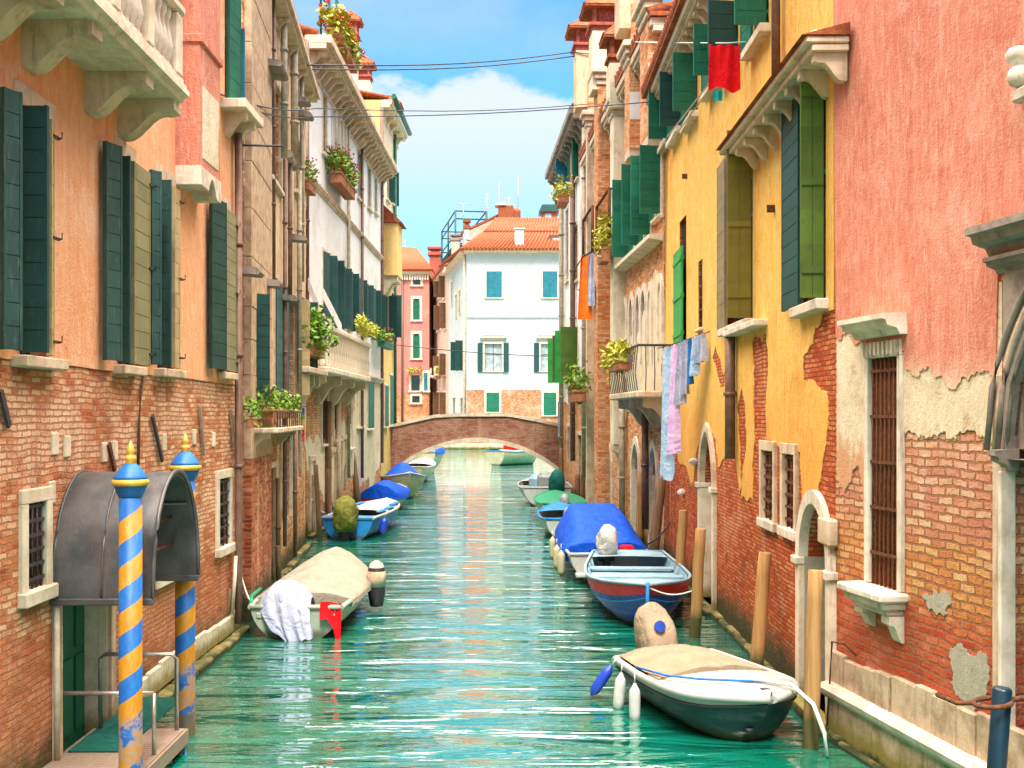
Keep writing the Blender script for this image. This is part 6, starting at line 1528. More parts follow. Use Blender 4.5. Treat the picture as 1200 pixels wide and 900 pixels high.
# ------------------------------------------------------------------ boats
class Hull:
    """lofted boat: x forward from the stern, waterline at z = 0"""
    def __init__(s, L, B, F, stern=.8, rise=.2, draft=.15, blunt=2.2, stern_rise=.05, tum=.85, mid=.42):
        s.L, s.B, s.F, s.st, s.rise, s.dr, s.bl, s.sr, s.tum, s.mid = L, B, F, stern, rise, draft, blunt, stern_rise, tum, mid
    def w(s, t):
        if t < s.mid: return s.B / 2 * (s.st + (1 - s.st) * math.sin(math.pi / 2 * t / s.mid))
        q = (t - s.mid) / (1 - s.mid); return s.B / 2 * max(.02, (1 - q ** s.bl))
    def sheer(s, t): return s.F + s.rise * max(0, (t - .3) / .7) ** 2 + s.sr * max(0, (.3 - t) / .3) ** 2
    def keel(s, t): return -s.dr + (s.dr + s.F * .35) * max(0, (t - .78) / .22) ** 2.2
    def rakex(s, t, v): return t * s.L - (1 - v) * .10 * s.L * max(0, (t - .6) / .4) ** 2
    def sec(s, t, v, side):
        w, zk, zs = s.w(t), s.keel(t), s.sheer(t); y = w * (math.sin(v * math.pi / 2) ** s.tum) * (.86 + .14 * v); return Vector((s.rakex(t, v), side * y, zk + (zs - zk) * v ** 1.5))
    def shell(s, v0, v1, n=22, k=8, off=0.0):
        m = MB()
        for side in (1, -1):
            m.grid([[s.sec(i / n, v0 + (v1 - v0) * j / k, side) + Vector((0, side * off, 0)) for i in range(n + 1)] for j in range(k + 1)])
        m.grid([[s.sec(1, v0 + (v1 - v0) * j / k, side) + Vector((.004, side * (off + .004), 0)) for side in (1, -1)] for j in range(k + 1)])
        return m
    def transom(s, m, v0=0.0, v1=1.0):
        k = 8; a = [s.sec(0, v0 + (v1 - v0) * j / k, 1) for j in range(k + 1)]; b = [s.sec(0, v0 + (v1 - v0) * j / k, -1) for j in range(k + 1)]
        for j in range(k): m.poly([a[j], a[j + 1], b[j + 1], b[j]])
    def build(s, t, hullm, rimm, innerm, band=None, bandm=None, deck=None, inner_floor=.06, rim=.035):
        v = band or 1.0
        m = s.shell(0, v); s.transom(m, 0, v); m.build('hull', hullm, t)
        if band: m = s.shell(v, 1.0, k=3, off=.006); s.transom(m, v, 1.0); m.build('strake', bandm, t)
        m = MB(); n = 22
        for side in (1, -1): m.tube([s.sec(i / n, 1, side) + Vector((0, side * .004, .0)) for i in range(n + 1)], rim, 8)
        m.tube([s.sec(0, 1, 1), s.sec(0, 1, -1)], rim, 8); m.build('gunwale', rimm, t)
        if not deck:
            m = MB(); K = 6; rows = {}
            def ins(i, j, side):
                tt = i / n; zk, zs = s.keel(tt), s.sheer(tt); f = max(inner_floor, zk + .05); vf = max(.05, min(.98, (f - zk) / (zs - zk))) ** (1 / 1.5); v = vf + (1 - vf) * j / K
                p = s.sec(tt, v, side); return Vector((p.x * .975 + .03, side * max(0, abs(p.y) - .04), p.z - (.012 if j == K else 0)))
            for side in (1, -1): m.grid([[ins(i, j, side) for i in range(n + 1)] for j in range(K + 1)])
            m.grid([[ins(i, 0, side) for i in range(n + 1)] for side in (1, -1)])
            for j in range(K): m.poly([ins(0, j, 1), ins(0, j + 1, 1), ins(0, j + 1, -1), ins(0, j, -1)])
            m.build('inside', innerm, t)
    def deckpart(s, t, name, mat, t0, t1, dz=.0, crown=.06, inset=.0, n=16, skirt=0.0, ridge=None, wob=0.0, flat=None):
        """cambered cover from gunwale to gunwale between stations t0 and t1; ridge(t) adds height along the middle"""
        m = MB(); rows = []; rnd = random.Random(int(s.L * 100) + n)
        for i in range(n + 1):
            tt = t0 + (t1 - t0) * i / n; w = max(.01, s.w(tt) - inset); z = s.sheer(tt) + dz; x = s.rakex(tt, 1); r = ridge(i / n) if ridge else 0; row = []
            if skirt: row.append((x, w + .035, z - skirt * (.8 + .4 * rnd.random())))
            K = 14
            for j in range(K + 1):
                u = 1 - 2 * j / K; h = (crown + r) * ((1 - abs(u) ** (1.6 if r > .1 else 2)) if not flat else min(1, (1 - abs(u)) / flat) ** .85) + wob * math.sin(i * 2.1 + j * 1.3) * (1 - u * u); row.append((x, (w + (.03 if skirt else 0)) * u, z + h + .01))
            if skirt: row.append((x, -w - .035, z - skirt * (.8 + .4 * rnd.random())))
            rows.append(row)
        ids = m.grid(rows)
        if ridge or skirt:
            m.face(ids[0]); m.face(ids[-1][::-1])
        return m.build(name, mat, t)
    def thwart(s, t, name, mat, tt, wd=.22, dz=-.12, th=.04):
        m = MB(); w = s.w(tt) - .05; m.box(s.L * tt - wd / 2, s.L * tt + wd / 2, -w, w, s.sheer(tt) + dz - th, s.sheer(tt) + dz, .01); return m.build(name, mat, t)

def boat(label, stern, bow, name='motor_boat', cat='boat'):
    s, b = Vector(stern), Vector(bow); d = b - s
    return thing(name, label, cat, (s.x, s.y, 0), math.atan2(d.y, d.x), 'boats moored in the canal'), d.length

def motor(t, x, y, z, s=1.0, cover='motorgrey', tilt=0.0, name='outboard_motor', rag=False):
    """engine: rounded cowl on a leg, clamped to the stern"""
    m = MB(); rows = []
    for i in range(9):
        v = i / 8; z_ = v * .50 * s; r = (.78 + .22 * min(1, v / .25)) * math.sqrt(max(.0, 1 - max(0, (v - .45) / .56) ** 2.4)) + .02
        row = []
        for k in range(16):
            a = 2 * math.pi * k / 16; wob = 1 + ((0.10 * math.sin(3 * a + i) + .06 * math.sin(5 * a - 2.3 * i)) if rag else 0)
            ca, sa = math.copysign(abs(math.cos(a)) ** .62, math.cos(a)), math.copysign(abs(math.sin(a)) ** .62, math.sin(a)); row.append((.19 * s * r * ca * wob * (1.25 if ca < 0 else 1) - .1 * s - tilt * z_, .155 * s * r * sa * wob, z_ - .08 * s * max(0, ca) * (v ** 2)))
        rows.append(row)
    ids = m.grid(rows, True, True); m.face(ids[0][::-1]); m.face(ids[-1]); o = m.build(name, cover, t, (x, y, z))
    m = MB(); m.box(-.16 * s, .02, -.05 * s, .05 * s, -.55 * s, .02, .02); m.box(-.1 * s, .12 * s, -.12 * s, .12 * s, -.1 * s, .0, .02); m.box(-.30 * s, .05, -.09 * s, .09 * s, -.52 * s, -.49 * s, .005); m.build('engine_leg', 'rubber', o)
    return o

def fender(label, p, tilt=(0, 0), mat='fenderwhite', L=.34, r=.07, top=None):
    t = thing('boat_fender', label, 'fender', p, 0, 'fenders hung from the boats')
    m = MB(); m.lathe([(.015, .06), (.03, .03), (r * .9, -.02), (r, -.08), (r, -L + .06), (r * .9, -L), (.03, -L - .04), (.015, -L - .07)], (0, 0, 0), 14); m.build('body', mat, t)
    m = MB(); m.tube([(0, 0, .05), (0, 0, .2)] if not top else [(0, 0, .05), top], .009, 5); m.build('cord', 'ropewhite', t)
    t.rotation_euler = (tilt[0], tilt[1], 0); return t

# green hulled boat, nearest on the right
t, L = boat('dark green hulled motorboat with white foredeck and beige cover, nearest on the right', (1.98, 14.45), (2.80, 11.95))
h = Hull(L, 1.56, .48, .88, .06, .12, 3.4, .0, .75, .5); h.build(t, 'boatgreen', 'boatwhite', 'boatwhite', band=.90, bandm='boatwhite', deck=True, rim=.045)
h.deckpart(t, 'foredeck', 'boatwhite', .40, .995, .02, .06, .04)
h.deckpart(t, 'boat_cover', 'beigecanvas', .0, .52, .035, .07, .05, ridge=lambda q: .06 * math.sin(q * 3) + .02, wob=.012)
m = MB()
for side in (1, -1): m.tube([h.sec(i / 22, .885, side) + Vector((0, side * .012, 0)) for i in range(23)], .014, 6)
m.build('rubbing_strip', 'rubber', t)
m = MB(); m.tube([h.sec(.3, 1, -1) + Vector((0, 0, .07)), h.sec(.55, 1, -1) + Vector((0, .1, .10)), h.sec(.72, 1, -1) + Vector((0, .25, .13)), h.sec(.86, 1, 1) + Vector((0, -.2, .10)), h.sec(.9, 1, 1) + Vector((0, 0, .08))], .013, 6); m.build('deck_rope', 'ropeblue', t)
m = MB(); m.box(L * .93, L * .96, -.05, .05, h.sheer(.93) + .07, h.sheer(.93) + .10, .01); m.build('cleat', 'darkiron', t)
m = MB(); q = h.sec(.96, .35, -1); m.lathe([(.05, -.02), (.05, .02)], (q.x, q.y - .03, q.z), 8); m.build('bow_eye', 'rubber', t)
mo = motor(t, -.10, .05, .34, 1.5, 'beigecanvas', .24)
for dy, dz, dx in ((-.07, .50, .02), (.12, .16, .11)):
    m = MB(); m.lathe([(.075, -.02), (.075, .02)], (0, 0, 0), 16); o = m.build('cover_window', 'boatblue', mo, (dx, dy, dz), (0, R(72), R(-8)))
B1 = t.matrix_basis.copy(); B1 = Matrix.Translation(t.location) @ Matrix.Rotation(t.rotation_euler.z, 4, 'Z')
def on_boat(v): return B1 @ Vector(v)
for lab, tt, mt, tl, dz in (('white fender hung from the green boat, nearer its bow', .40, 'fenderwhite', (0, 0), -.12), ('white fender hung from the green boat, between the blue one and the other white', .22, 'fenderwhite', (0, .1), -.10), ('blue fender hung slantwise from the stern of the green boat', .04, 'fenderblue', (0, .6), -.10)):
    q = h.sec(tt, 1, -1) + Vector((0, -.12, dz)); p = on_boat(q); fender(lab, p, tl, mt, .36 if mt == 'fenderwhite' else .34, .068)
p0 = on_boat(h.sec(.8, 1, -1) + Vector((-.2, .5, .1))); p1 = on_boat(h.sec(.93, 1, 1) + Vector((0, .05, .1))); pz = atY(957, 700, 11.75)
m = MB(); m.tube([p0, (p0 + p1) / 2 + Vector((0, 0, .03)), p1, p1 + Vector((.14, -.35, -.12)), (pz.x + .07, 11.7, .25), (pz.x + .08, 11.66, .02)], .024, 8); tag(m.build('mooring_rope', 'ropewhite'), 'thick pale rope from the green boat bow down past the tan pole', 'rope')

# blue and red rowing boat, bow to us
t, L = boat('dark blue rowing boat with red upper strake and light blue inside, bow towards us', (2.50, 23.9), (2.22, 18.15), 'rowing_boat')
h = Hull(L, 1.92, .62, .78, .22, .12, 2.9, .06, .7, .45); h.build(t, 'boatblue', 'boatlight', 'boatlight', band=.80, bandm='boatred', rim=.03)
h.deckpart(t, 'foredeck', 'boatlight', .80, .99, -.01, .03, .05)
h.deckpart(t, 'stern_deck', 'boatlight', .0, .12, -.01, .02, .05)
for tt in (.24, .45, .63): h.thwart(t, 'thwart', 'boatlight', tt, .26, -.10)
h.deckpart(t, 'floor_panel', 'boatlight', .13, .60, -.20, .0, .10)
m = MB(); m.tube([(L * 1.0 - .10 * L * .5, 0, -.15), (L * .985, 0, .3), (L + .01, 0, h.sheer(1) + .03)], .03, 6); m.build('stem_post', 'boatmid', t)
m = MB()
for side in (1, -1): m.tube([h.sec(i / 22, .70, side) + Vector((0, side * .008, 0)) for i in range(23)], .016, 6)
m.build('rubbing_strip', 'boatmid', t)
m = MB()
for side in (1, -1):
    for tt in (.15, .25, .35, .5, .6, .7): m.tube([h.sec(tt, v, side) + Vector((0, -side * .05, 0)) for v in (.55, .7, .85, .98)], .02, 6)
m.build('ribs', 'boatlight', t)

# big blue tarpaulin boat
t, L = boat('white motorboat under a bright blue tarpaulin tent on the right bank', (2.10, 23.85), (1.98, 30.4))
h = Hull(L, 1.86, .62, .92, .25, .15, 3.0, .0, .8); h.build(t, 'boatwhite', 'boatwhite', 'boatcream', deck=None)
def tent(s):
    return .12 + .52 * min(1, max(0, s / .42)) ** .8 * min(1, max(0, (1 - s) / .25)) ** .7
h.deckpart(t, 'tarpaulin', 'bluetarp', .10, .86, .02, .02, -.02, 26, .26, tent, .014, flat=.42)
mo = motor(t, -.05, .08, .62, 1.35, 'whitecanvas', .12, rag=True)
m = MB(); m.box(-.35, .0, -.75, .75, .16, .24, .02); m.build('swim_step', 'boatwhite', t)
o = MB(); o.box(.12, .4, -.55, -.25, .62, .78, .04); o.build('fuel_can', 'redcloth', t)
Bt = Matrix.Translation(t.location) @ Matrix.Rotation(t.rotation_euler.z, 4, 'Z')
for lab, tt in (('pale fender on the tarpaulin boat nearest its stern', .10), ('pale fender amidships on the tarpaulin boat', .26), ('pale fender towards the bow of the tarpaulin boat', .5)):
    q = Bt @ (h.sec(tt, 1, 1) + Vector((0, .12, -.05))); fender(lab, q, (0, 0), 'boatcream', .46, .085)

# small white and blue boat ahead of it
t, L = boat('small white boat with bright blue side deck beyond the tarpaulin boat', (1.62, 32.2), (1.5, 36.4))
h = Hull(L, 1.5, .55, .85, .2, .12, 2.6); h.build(t, 'boatwhite', 'boatmid', 'boatwhite'); h.deckpart(t, 'foredeck', 'boatmid', .6, .97, 0, .05, .03); h.thwart(t, 'thwart', 'boatwhite', .35); motor(t, -.05, 0, .5, .9)
# green decked boat and grey work boat
t, L = boat('cream boat with flat jade green deck by the right wall', (1.75, 37.2), (1.6, 42.2))
h = Hull(L, 1.75, .6, .85, .15, .12, 2.6); h.build(t, 'boatcream', 'jade', 'boatcream', deck=True); h.deckpart(t, 'deck', 'jade', 0, .98, .0, .015, .02); motor(t, -.05, 0, .5, 1.0, 'motorgrey')
t, L = boat('grey workboat loaded with covered engines near the bridge on the right', (1.40, 43.9), (1.25, 49.5), 'work_boat')
h = Hull(L, 2.15, .7, .9, .2, .15, 2.6); h.build(t, 'boatwhite', 'boatwhite', 'motorgrey'); h.thwart(t, 'thwart', 'boatwhite', .3); h.thwart(t, 'thwart', 'boatwhite', .6)
motor(t, -.1, -.35, .55, 1.9, 'mat_green', .1, rag=True); m = MB(); m.box(.5, 2.2, -.75, .3, .3, 1.25, .12); m.build('engine_box', 'motorgrey', t); m = MB(); m.box(2.4, 3.4, -.6, .6, .3, 1.15, .2); m.build('covered_load', 'boatlight', t)
h.deckpart(t, 'foredeck', 'boatwhite', .7, .98, 0, .05, .03)

# left bank: canvas covered boat with sheet
t, L = boat('pale green motorboat under a cream canvas cover, moored by the left drainpipe', (-3.50, 17.95), (-3.42, 22.6))
h = Hull(L, 1.68, .50, .88, .12, .12, 3.2, .0, .7); h.build(t, 'boatpale', 'boatpale', 'boatpale', inner_floor=.12, rim=.04)
def ridgeL(s): return .10 + .34 * math.sin(min(1, s / .72) * math.pi / 2) ** 1.3 * (1 - max(0, (s - .72) / .28) ** 2)
h.deckpart(t, 'boat_cover', 'palecanvas', .13, .985, .02, .02, -.01, 18, .10, ridgeL, .012)
m = MB(); m.box(-.06, .0, -.2, .2, -.1, .48, .02); m.build('engine_bracket', 'boatpale', t)
m = MB(); m.box(-.02, .30, .50, h.w(0) - .08, .30, .42, .03); m.box(-.02, .30, -h.w(0) + .08, -.50, .30, .42, .03); m.build('stern_seat', 'boatpale', t)
m = MB(); m.tube([h.sec(.04, 1, 1) + Vector((0, .02, .02)), h.sec(.15, 1, 1) + Vector((0, .10, .06)), h.sec(.26, 1, 1) + Vector((0, .05, .10))], .035, 8); m.build('green_hose', 'jade', t)
BL = Matrix.Translation(t.location) @ Matrix.Rotation(t.rotation_euler.z, 4, 'Z')
m = MB(); m.lathe([(.02, -.5), (.12, -.48), (.16, -.25), (.16, .2), (.1, .3), (.03, .34)], (0, 0, 0), 12); o = m.build('outboard_motor', 'rubber', t, tuple(h.sec(.55, 1, -1) + Vector((0, -.12, .05))))
m = MB(); m.lathe([(.03, .36), (.12, .3), (.18, .1), (.17, -.12)], (0, 0, 0), 12); m.build('engine_cowl', 'stonewarm', o)
# white sheet over the stern (engine beneath it)
def drape():
    m = MB(); nu, nv = 34, 40; rows = []
    path = [(.95, .50), (.80, .66), (.58, .86), (.36, .98), (.15, .98), (-.02, .84), (-.13, .60), (-.18, .38), (-.20, .22), (-.21, .06)]
    for i in range(nv + 1):
        g = i / nv; f = g * (len(path) - 1); k = min(int(f), len(path) - 2); q = f - k; x = path[k][0] + (path[k + 1][0] - path[k][0]) * q; z = path[k][1] + (path[k + 1][1] - path[k][1]) * q; row = []
        hang = max(0, (g - .5) / .5); wd = (.30 + .12 * math.sin(g * 3.0)) * (1 - .30 * hang); cy = .14 - .20 * hang * hang + .05 * math.sin(g * 5)
        for j in range(nu + 1):
            u = -1 + 2 * j / nu
            fold = (.5 * math.sin(u * 9 + 1.5 * math.sin(g * 4)) + .35 * math.sin(u * 15 + g * 5 + 1) + .3 * math.sin(u * 4 - g * 7)) * (.018 + .05 * hang)
            bump_ = .03 * math.sin(g * 13 + u * 4) * (1 - hang) + .02 * math.sin(g * 23 - u * 7)
            end = (.16 * math.sin(u * 2.2 + .9) + .07 * math.sin(u * 6)) * max(0, (g - .72) / .28)
            row.append((x - fold - .05 * (1 - u * u) * hang, cy + u * wd + .02 * math.sin(g * 9 + u * 3), z - .12 + bump_ - .30 * (1 - hang) * abs(u) ** 2.4 - end))
        rows.append(row)
    m.grid(rows); return m
o = drape().build('draped_sheet', 'whitecloth'); o.location = (t.location.x, t.location.y, .03); o.rotation_euler = t.rotation_euler; tag(o, 'crumpled white sheet draped over the stern of the cream canvas boat', 'sheet')
m = MB(); rows = [[(.0 - .03 * math.sin(j * 1.2) - .02 * i, -.40 - .058 * j, .56 - .05 * i - (.02 * i * max(0, j - 2) if j < 5 else .09 * i) + .02 * math.sin(i + j)) for j in range(7)] for i in range(6)]
m.grid(rows); o = m.build('red_rag', 'redcloth'); o.location = (t.location.x, t.location.y, .02); o.rotation_euler = t.rotation_euler; tag(o, 'bright red rag hanging over the stern corner of the cream canvas boat', 'cloth')
m = MB(); m.lathe([(.05, -.1), (.08, .0), (.07, .30)], (-.12, -.14, .0), 10); o = m.build('orange_float', 'orangecloth'); o.location = (t.location.x, t.location.y, 0); o.rotation_euler = t.rotation_euler; tag(o, 'orange float below the white sheet at the boat stern', 'float')

# blue sterned boat with mossy motor cover
t, L = boat('white boat with bright blue transom and a mossy covered outboard on the left', (-4.78, 32.2), (-4.25, 38.0))
h = Hull(L, 1.62, .62, .92, .12, .14, 3.0, .0, .7); h.build(t, 'boatmid', 'boatwhite', 'boatwhite', inner_floor=.25, rim=.045)
h.deckpart(t, 'foredeck', 'whitecanvas', .35, .97, .01, .06, .06); m = MB()
for y0, y1 in ((.15, .75), (-.75, -.15)): m.box(-.05, .5, y0, y1, .60, .66, .02)
m.build('stern_deck', 'boatmid', t); 
for tt in (.3, .5, .7):
    for s_ in (1, -1): q = h.sec(tt, 1, s_); m = MB(); m.box(q.x - .5, q.x + .4, q.y - s_ * .24, q.y - s_ * .05, q.z + .06, q.z + .10, .02); m.build('side_cushion', 'boatmid', t)
mo = motor(t, -.06, -.02, .28, 2.05, 'mosscloth', .02, rag=True)
q = Matrix.Translation(t.location) @ Matrix.Rotation(t.rotation_euler.z, 4, 'Z') @ (h.sec(.15, 1, -1) + Vector((0, -.14, -.1))); fender('blue fender beside the mossy outboard boat', q, (0, .2), 'fenderblue', .4, .12)

# small boats further along the left bank
t, L = boat('cream boat with a rounded blue tarpaulin cover before the bridge', (-4.95, 41.4), (-4.65, 45.2))
h = Hull(L, 1.4, .62, .9, .2, .14, 2.8); h.build(t, 'boatcream', 'boatwhite', 'boatcream'); h.deckpart(t, 'tarpaulin', 'bluetarp', -.02, .75, .02, .05, -.03, 16, .22, lambda q: .42 * math.sin(math.pi * min(1, q * .8 + .2)) ** .8, .02); m = MB(); m.box(-.03, .0, .0, .7, .1, .7); m.build('transom_panel', 'boatred', t)
t, L = boat('white boat with a small blue tent amidships, bow pointing at us by the bridge', (-5.35, 52.0), (-4.35, 47.4))
h = Hull(L, 1.9, .85, .9, .3, .14, 2.2); h.build(t, 'boatcream', 'boatwhite', 'boatwhite', band=.85, bandm='boatwhite'); h.deckpart(t, 'foredeck', 'boatwhite', .55, .99, 0, .08, .03); h.deckpart(t, 'tent', 'bluetarp', .28, .56, .02, .02, .2, 8, .05, lambda q: .6 * math.sin(math.pi * q), .0)
h.deckpart(t, 'stern_deck', 'jade', 0, .26, 0, .05, .05); motor(t, -.1, 0, .7, 1.2, 'rubber')
t, L = boat('white open boat moored just beyond the bridge on the left', (-5.6, 58.2), (-4.9, 63.6)); h = Hull(L, 2.0, .85, .9, .3, .14, 2.4); h.build(t, 'boatcream', 'boatwhite', 'boatwhite'); h.deckpart(t, 'foredeck', 'boatwhite', .5, .99, 0, .1, .03); h.thwart(t, 'thwart', 'boatwhite', .25)
t, L = boat('cream boat with peaked blue cover far beyond the bridge', (-5.9, 70.0), (-5.4, 75.0)); h = Hull(L, 2.4, 1.3, .9, .2, .14, 2.6); h.build(t, 'boatcream', 'boatwhite', 'boatcream'); h.deckpart(t, 'tarpaulin', 'bluetarp', 0, .9, .02, .05, -.02, 12, .2, lambda q: .95 * math.sin(math.pi * q) ** .7, .02)
t, L = boat('cream barge with red and blue covers seen under the bridge arch', (-1.2, 80.0), (2.0, 83.0), 'barge'); h = Hull(L, 2.2, 1.0, .9, .3, .14, 2.6); h.build(t, 'boatcream', 'boatmid', 'boatcream', deck=True); h.deckpart(t, 'deck', 'boatwhite', 0, .98, 0, .1, .03); m = MB(); m.box(1.2, 3.2, -.6, .6, 1.12, 1.6, .15); m.build('covered_load', 'redcloth', t)

# ------------------------------------------------------------------ mooring poles
def mooring(label, top, base, r, mat='poletan'):
    """top and base are points in the water plane's world"""
    m = MB(); a, b = Vector(base), Vector(top); d = (b - a); pts = [a - d.normalized() * 1.0]; rnd = random.Random(int(abs(a.x * 100 + a.y * 10)))
    for i in range(7): t_ = i / 6; pts.append(a + d * t_ + Vector((rnd.uniform(-1, 1), rnd.uniform(-1, 1), 0)) * r * (.08 if i < 6 else 0))
    pts.append(b + d.normalized() * .006)
    m.tube([p - a for p in pts], [r * (1.06 - .12 * i / 7) for i in range(len(pts) - 1)] + [r * .8], 14)
    o = m.build('mooring_pole', mat); o.location = a; return tag(o, label, 'mooring pole', None)
def pole_px(label, xt, yt, xb, yb, wpx, mat='poletan', Yoff=0.0):
    b = ground(xb, yb); k = b.y / FPX; t = atY(xt, yt, b.y + Yoff); return mooring(label, t, b, wpx * k / 2, mat)
pole_px('tan timber pole nearest us in front of the arched green door', 956, 669, 950, 876, 18)
pole_px('tan timber pole behind the green boat, against the red brick', 897, 648, 885, 800, 16)
pole_px('tan pole beside the bow of the blue rowing boat, dark at its foot', 821, 620, 814, 747, 13)
pole_px('slim tan pole to the left of the pointed stone door', 801, 598, 795, 697, 11)
pole_px('leaning dark brown pole below the lilac washing', 775, 562, 764, 665, 12, 'polebrown')
pole_px('greyish pole in front of the brick house, beside its pointed door', 751, 555, 749, 645, 9, 'poletan')
pole_px('dark stub pole with pale cap in front of the pipes', 698, 545, 698, 604, 10, 'polebrown')
pole_px('black thin post by the corner of the blue tarpaulin', 703, 563, 703, 610, 5, 'polebrown')
pole_px('short dark pole just left of the blue tarpaulin', 662, 580, 661, 612, 9, 'polebrown')
pole_px('thin dark pole near the water gate of the far white house', 677, 556, 677, 592, 6, 'polebrown')
pole_px('twin brown pole by the far white house wall', 683, 556, 682, 597, 6, 'polebrown')
pole_px('tall dark pole at the bridge end of the right bank', 658, 525, 657, 582, 5, 'polebrown')
pole_px('weathered grey pole leaning at the foot of the left drainpipe', 284, 652, 300, 726, 12, 'polebrown')
pole_px('short crooked grey stake between drainpipe and landing wall', 268, 690, 262, 752, 7, 'polebrown')
pole_px('leaning dark pole in front of the long white house', 413, 530, 421, 600, 7, 'polebrown')
pole_px('grey pole at the stern of the blue sterned boat', 370, 545, 375, 634, 6, 'polebrown')
pole_px('dark pole near the foot of the brown stone pier', 325, 640, 327, 690, 6, 'polebrown')
pole_px('brown pole half hidden behind the blue sterned boat', 384, 550, 387, 625, 7, 'polebrown')
pole_px('pale pole by the ochre house before the bridge', 432, 525, 433, 585, 5, 'poletan')

# ------------------------------------------------------------------ washing lines and washing
def cloth(label, name, mat, A, B, drop, amp=.05, n=16, mrows=14, freq=9.0, taper=1.0, seed=1, cat='laundry', group='washing hung over the canal', hem=0.0):
    rnd = random.Random(seed); A, B = Vector(A), Vector(B); d = B - A; W = d.length; u = d.normalized(); nn = Vector((u.y, -u.x, 0)); o0 = (A + B) / 2; m = MB(); ph = rnd.uniform(0, 6); rows = []
    for i in range(mrows + 1):
        v = i / mrows; row = []
        for j in range(n + 1):
            w = j / n; ww = (w - .5) * (1 + (taper - 1) * v) + .5
            off = amp * (.25 + v) * math.sin(w * freq + ph + v * .8) + amp * .4 * math.sin(w * freq * 2.3 + v * 2)
            row.append(A + d * ww + nn * off + Vector((0, 0, -drop * v * (1 + hem * math.sin(w * 7 + ph)) - .04 * math.sin(math.pi * ((w * 3) % 1)) * (1 - v))) - o0)
        rows.append(row)
    m.grid(rows); o = m.build(name, mat); o.location = o0; return tag(o, label, cat, group)
YL = 20.6
lineA, lineB = atY(826, 388, 20.4), atY(774, 408, 22.0)
m = MB(); m.tube([lineA + Vector((.25, -.1, .05)), (lineA + lineB) / 2 + Vector((0, 0, -.03)), lineB + Vector((-.05, .05, 0))], .010, 5); tag(m.build('washing_line', 'cable'), 'thin line carrying pale washing beside the yellow house', 'washing line')
def lp(px): 
    t_ = (826 - px) / 52.0; return lineA + (lineB - lineA) * t_
def hang(label, name, mat, x0, x1, ybot, **k):
    a, b = lp(x0), lp(x1); c = (a + b) / 2; zb = CAM_H - (ybot - HY) * c.y / FPX; return cloth(label, name, mat, b, a, c.z - zb, **k)
hang('long pale blue patterned sheet at the far end of the washing line', 'hanging_sheet', 'bluecloth', 775, 788, 558, seed=2, hem=.04, taper=1.25)
hang('lilac towel hanging long beside the pale blue sheet', 'hanging_towel', 'pinkcloth', 787, 794, 532, seed=3, taper=1.4)
hang('white shirt hung next to the lilac towel', 'hanging_shirt', 'whitecloth', 795, 801, 474, seed=4, taper=1.35)
hang('white pillowcase in the middle of the washing line', 'hanging_pillowcase', 'whitecloth', 801, 807, 462, seed=5, taper=1.2)
hang('deep blue cloth between white garments on the line', 'hanging_cloth', 'deepblue', 807.5, 811, 450, seed=6)
hang('pale blue shirt near the wall end of the washing line', 'hanging_shirt', 'bluecloth', 812, 818, 440, seed=7, taper=1.2)
hang('short white cloth closest to the yellow wall', 'hanging_cloth', 'whitecloth', 818, 826, 424, seed=8, taper=1.1)
# high line with the red cloth
a, b = atY(905, 47, 15.0), atY(773, 49, 26.0)
YR = 17.0
ra, rb = atY(831, 51, YR), atY(867, 51, YR)
m = MB(); m.tube([atY(918, 46, YR), atY(850, 50.5, YR), atY(780, 50, 24), FR.w(FR.s(736, .3), .3, FR.z(736, 49, .3))], .012, 5); tag(m.build('washing_line', 'ropewhite'), 'high line along the yellow house carrying the red cloth', 'washing line')
cloth('bright red garment hanging from the high line in front of the yellow house', 'hanging_garment', 'redcloth', ra, rb, 54 * YR / FPX, amp=.03, seed=11, hem=.06, taper=1.06)
cloth('small cyan cloth hanging beside the red garment', 'hanging_cloth', 'cyancloth', atY(836, 104, YR + .3), atY(847, 103, YR + .3), 15 * YR / FPX, amp=.015, seed=12, n=8, mrows=6)
m = MB()
for yy in (122, 116): m.tube([atY(782, 160 + (yy - 116) * 2, 22), atY(834, yy - 22, 18)], .014, 5)
tag(m.build('pulley_rods', 'steel'), 'two slanting clothes rods below the top shutters of the yellow house', 'clothes rod')
# orange and white washing further along the right bank
wA, wB = on(FR, 694, 295, .9), on(FR, 684, 300, 1.3)
m = MB(); m.tube([on(FR, 700, 297, .0), wA, wB, on(FW, 672, 318, 1.0)], .025, 5); tag(m.build('washing_line', 'cable'), 'short line with orange washing on the brick house', 'washing line')
Yw = wA.y
def hw(label, mat, x0, x1, yt, yb, seed, **k): cloth(label, 'hanging_cloth', mat, atY(x0, yt, Yw - .05 * seed), atY(x1, yt, Yw - .05 * seed), (yb - yt) * Yw / FPX, amp=.05, seed=seed, n=10, **k)
hw('long orange cloth with wide hem on the line of the brick house', 'orangecloth', 680.5, 691, 298, 374, 3, taper=1.7)
hw('white and grey cloth hanging over the orange one', 'whitecloth', 690, 696, 296, 358, 5, taper=1.3)
hw('small violet cloth at the far end of the orange washing', 'deepblue', 681, 684, 304, 322, 2)
cloth('long white towel hanging by the bridge end of the right bank', 'hanging_towel', 'whitecloth', atY(653.5, 470, 51), atY(657.5, 470, 51), 42 * 51 / FPX, amp=.04, seed=9, n=8)

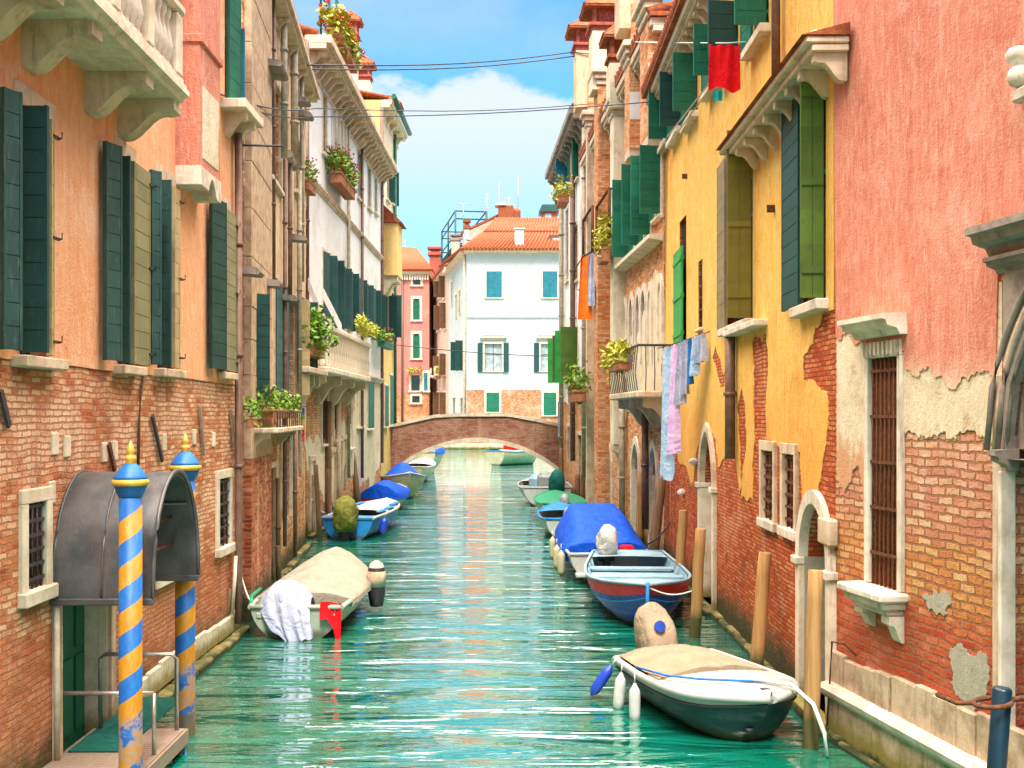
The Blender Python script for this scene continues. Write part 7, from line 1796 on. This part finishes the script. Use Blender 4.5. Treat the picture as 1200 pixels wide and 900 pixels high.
# ------------------------------------------------------------------ overhead cables
def cable(label, pts, r=.012):
    P = [Vector(p) for p in pts]; out = []
    for A, B in zip(P, P[1:]):
        for i in range(8): t_ = i / 8; out.append(A + (B - A) * t_ - Vector((0, 0, (B - A).length * .012 * math.sin(math.pi * t_))))
    out.append(P[-1]); m = MB(); m.tube(out, r, 5); tag(m.build('overhead_cable', 'cable'), label, 'cable', 'cables strung over the canal')
cable('upper overhead cable between the roofs, the higher of its close pair', (atY(345, 76, 27), atY(672, 61, 40), atY(700, 64, 40)), .02)
cable('upper overhead cable between the roofs, the lower of its close pair', (atY(345, 81, 27.4), atY(672, 66, 40.5), atY(700, 69, 40.5)), .02)
cable('lower overhead cable crossing above the cloud bank, higher strand', (atY(250, 108, 16.5), atY(370, 127, 28), atY(700, 121, 38)), .014)
cable('lower overhead cable crossing above the cloud bank, lower strand', (atY(250, 113, 16.7), atY(370, 137, 28), atY(780, 118, 26)), .014)
cable('thin cable strung low in front of the white corner house', (atY(445, 402, 50), atY(660, 418, 54)), .02)

# ------------------------------------------------------------------ mooring ropes
def rope(label, A, B, mat='ropewhite', sag=.12, r=.014):
    A, B = Vector(A), Vector(B); m = MB(); m.tube([A + (B - A) * (i / 10) - Vector((0, 0, sag * math.sin(math.pi * i / 10))) for i in range(11)], r, 6)
    tag(m.build('mooring_rope', mat), label, 'rope')
rope('thin rope from the rowing boat bow to the tan pole beside it', (2.24, 18.2, .78), (3.0, 18.15, .75), 'ropewhite', .10)
rope('dark rope from the tarpaulin boat to the brick wall', (2.9, 25.2, .62), (3.72, 26.0, 1.1), 'cable', .12, .018)
rope('blue rope trailing from the landing stage corner into the water', (-3.55, 11.95, .22), (-3.42, 11.7, -.1), 'ropeblue', .05, .014)
rope('pale rope from the cream canvas boat to the weathered pole by the drainpipe', (-4.25, 18.2, .50), (-4.62, 18.9, .9), 'ropewhite', .08, .016)
rope('rope from the blue sterned boat to the dark pole at its stern', (-5.5, 32.6, .75), (-5.75, 31.9, 1.2), 'ropewhite', .1, .02)
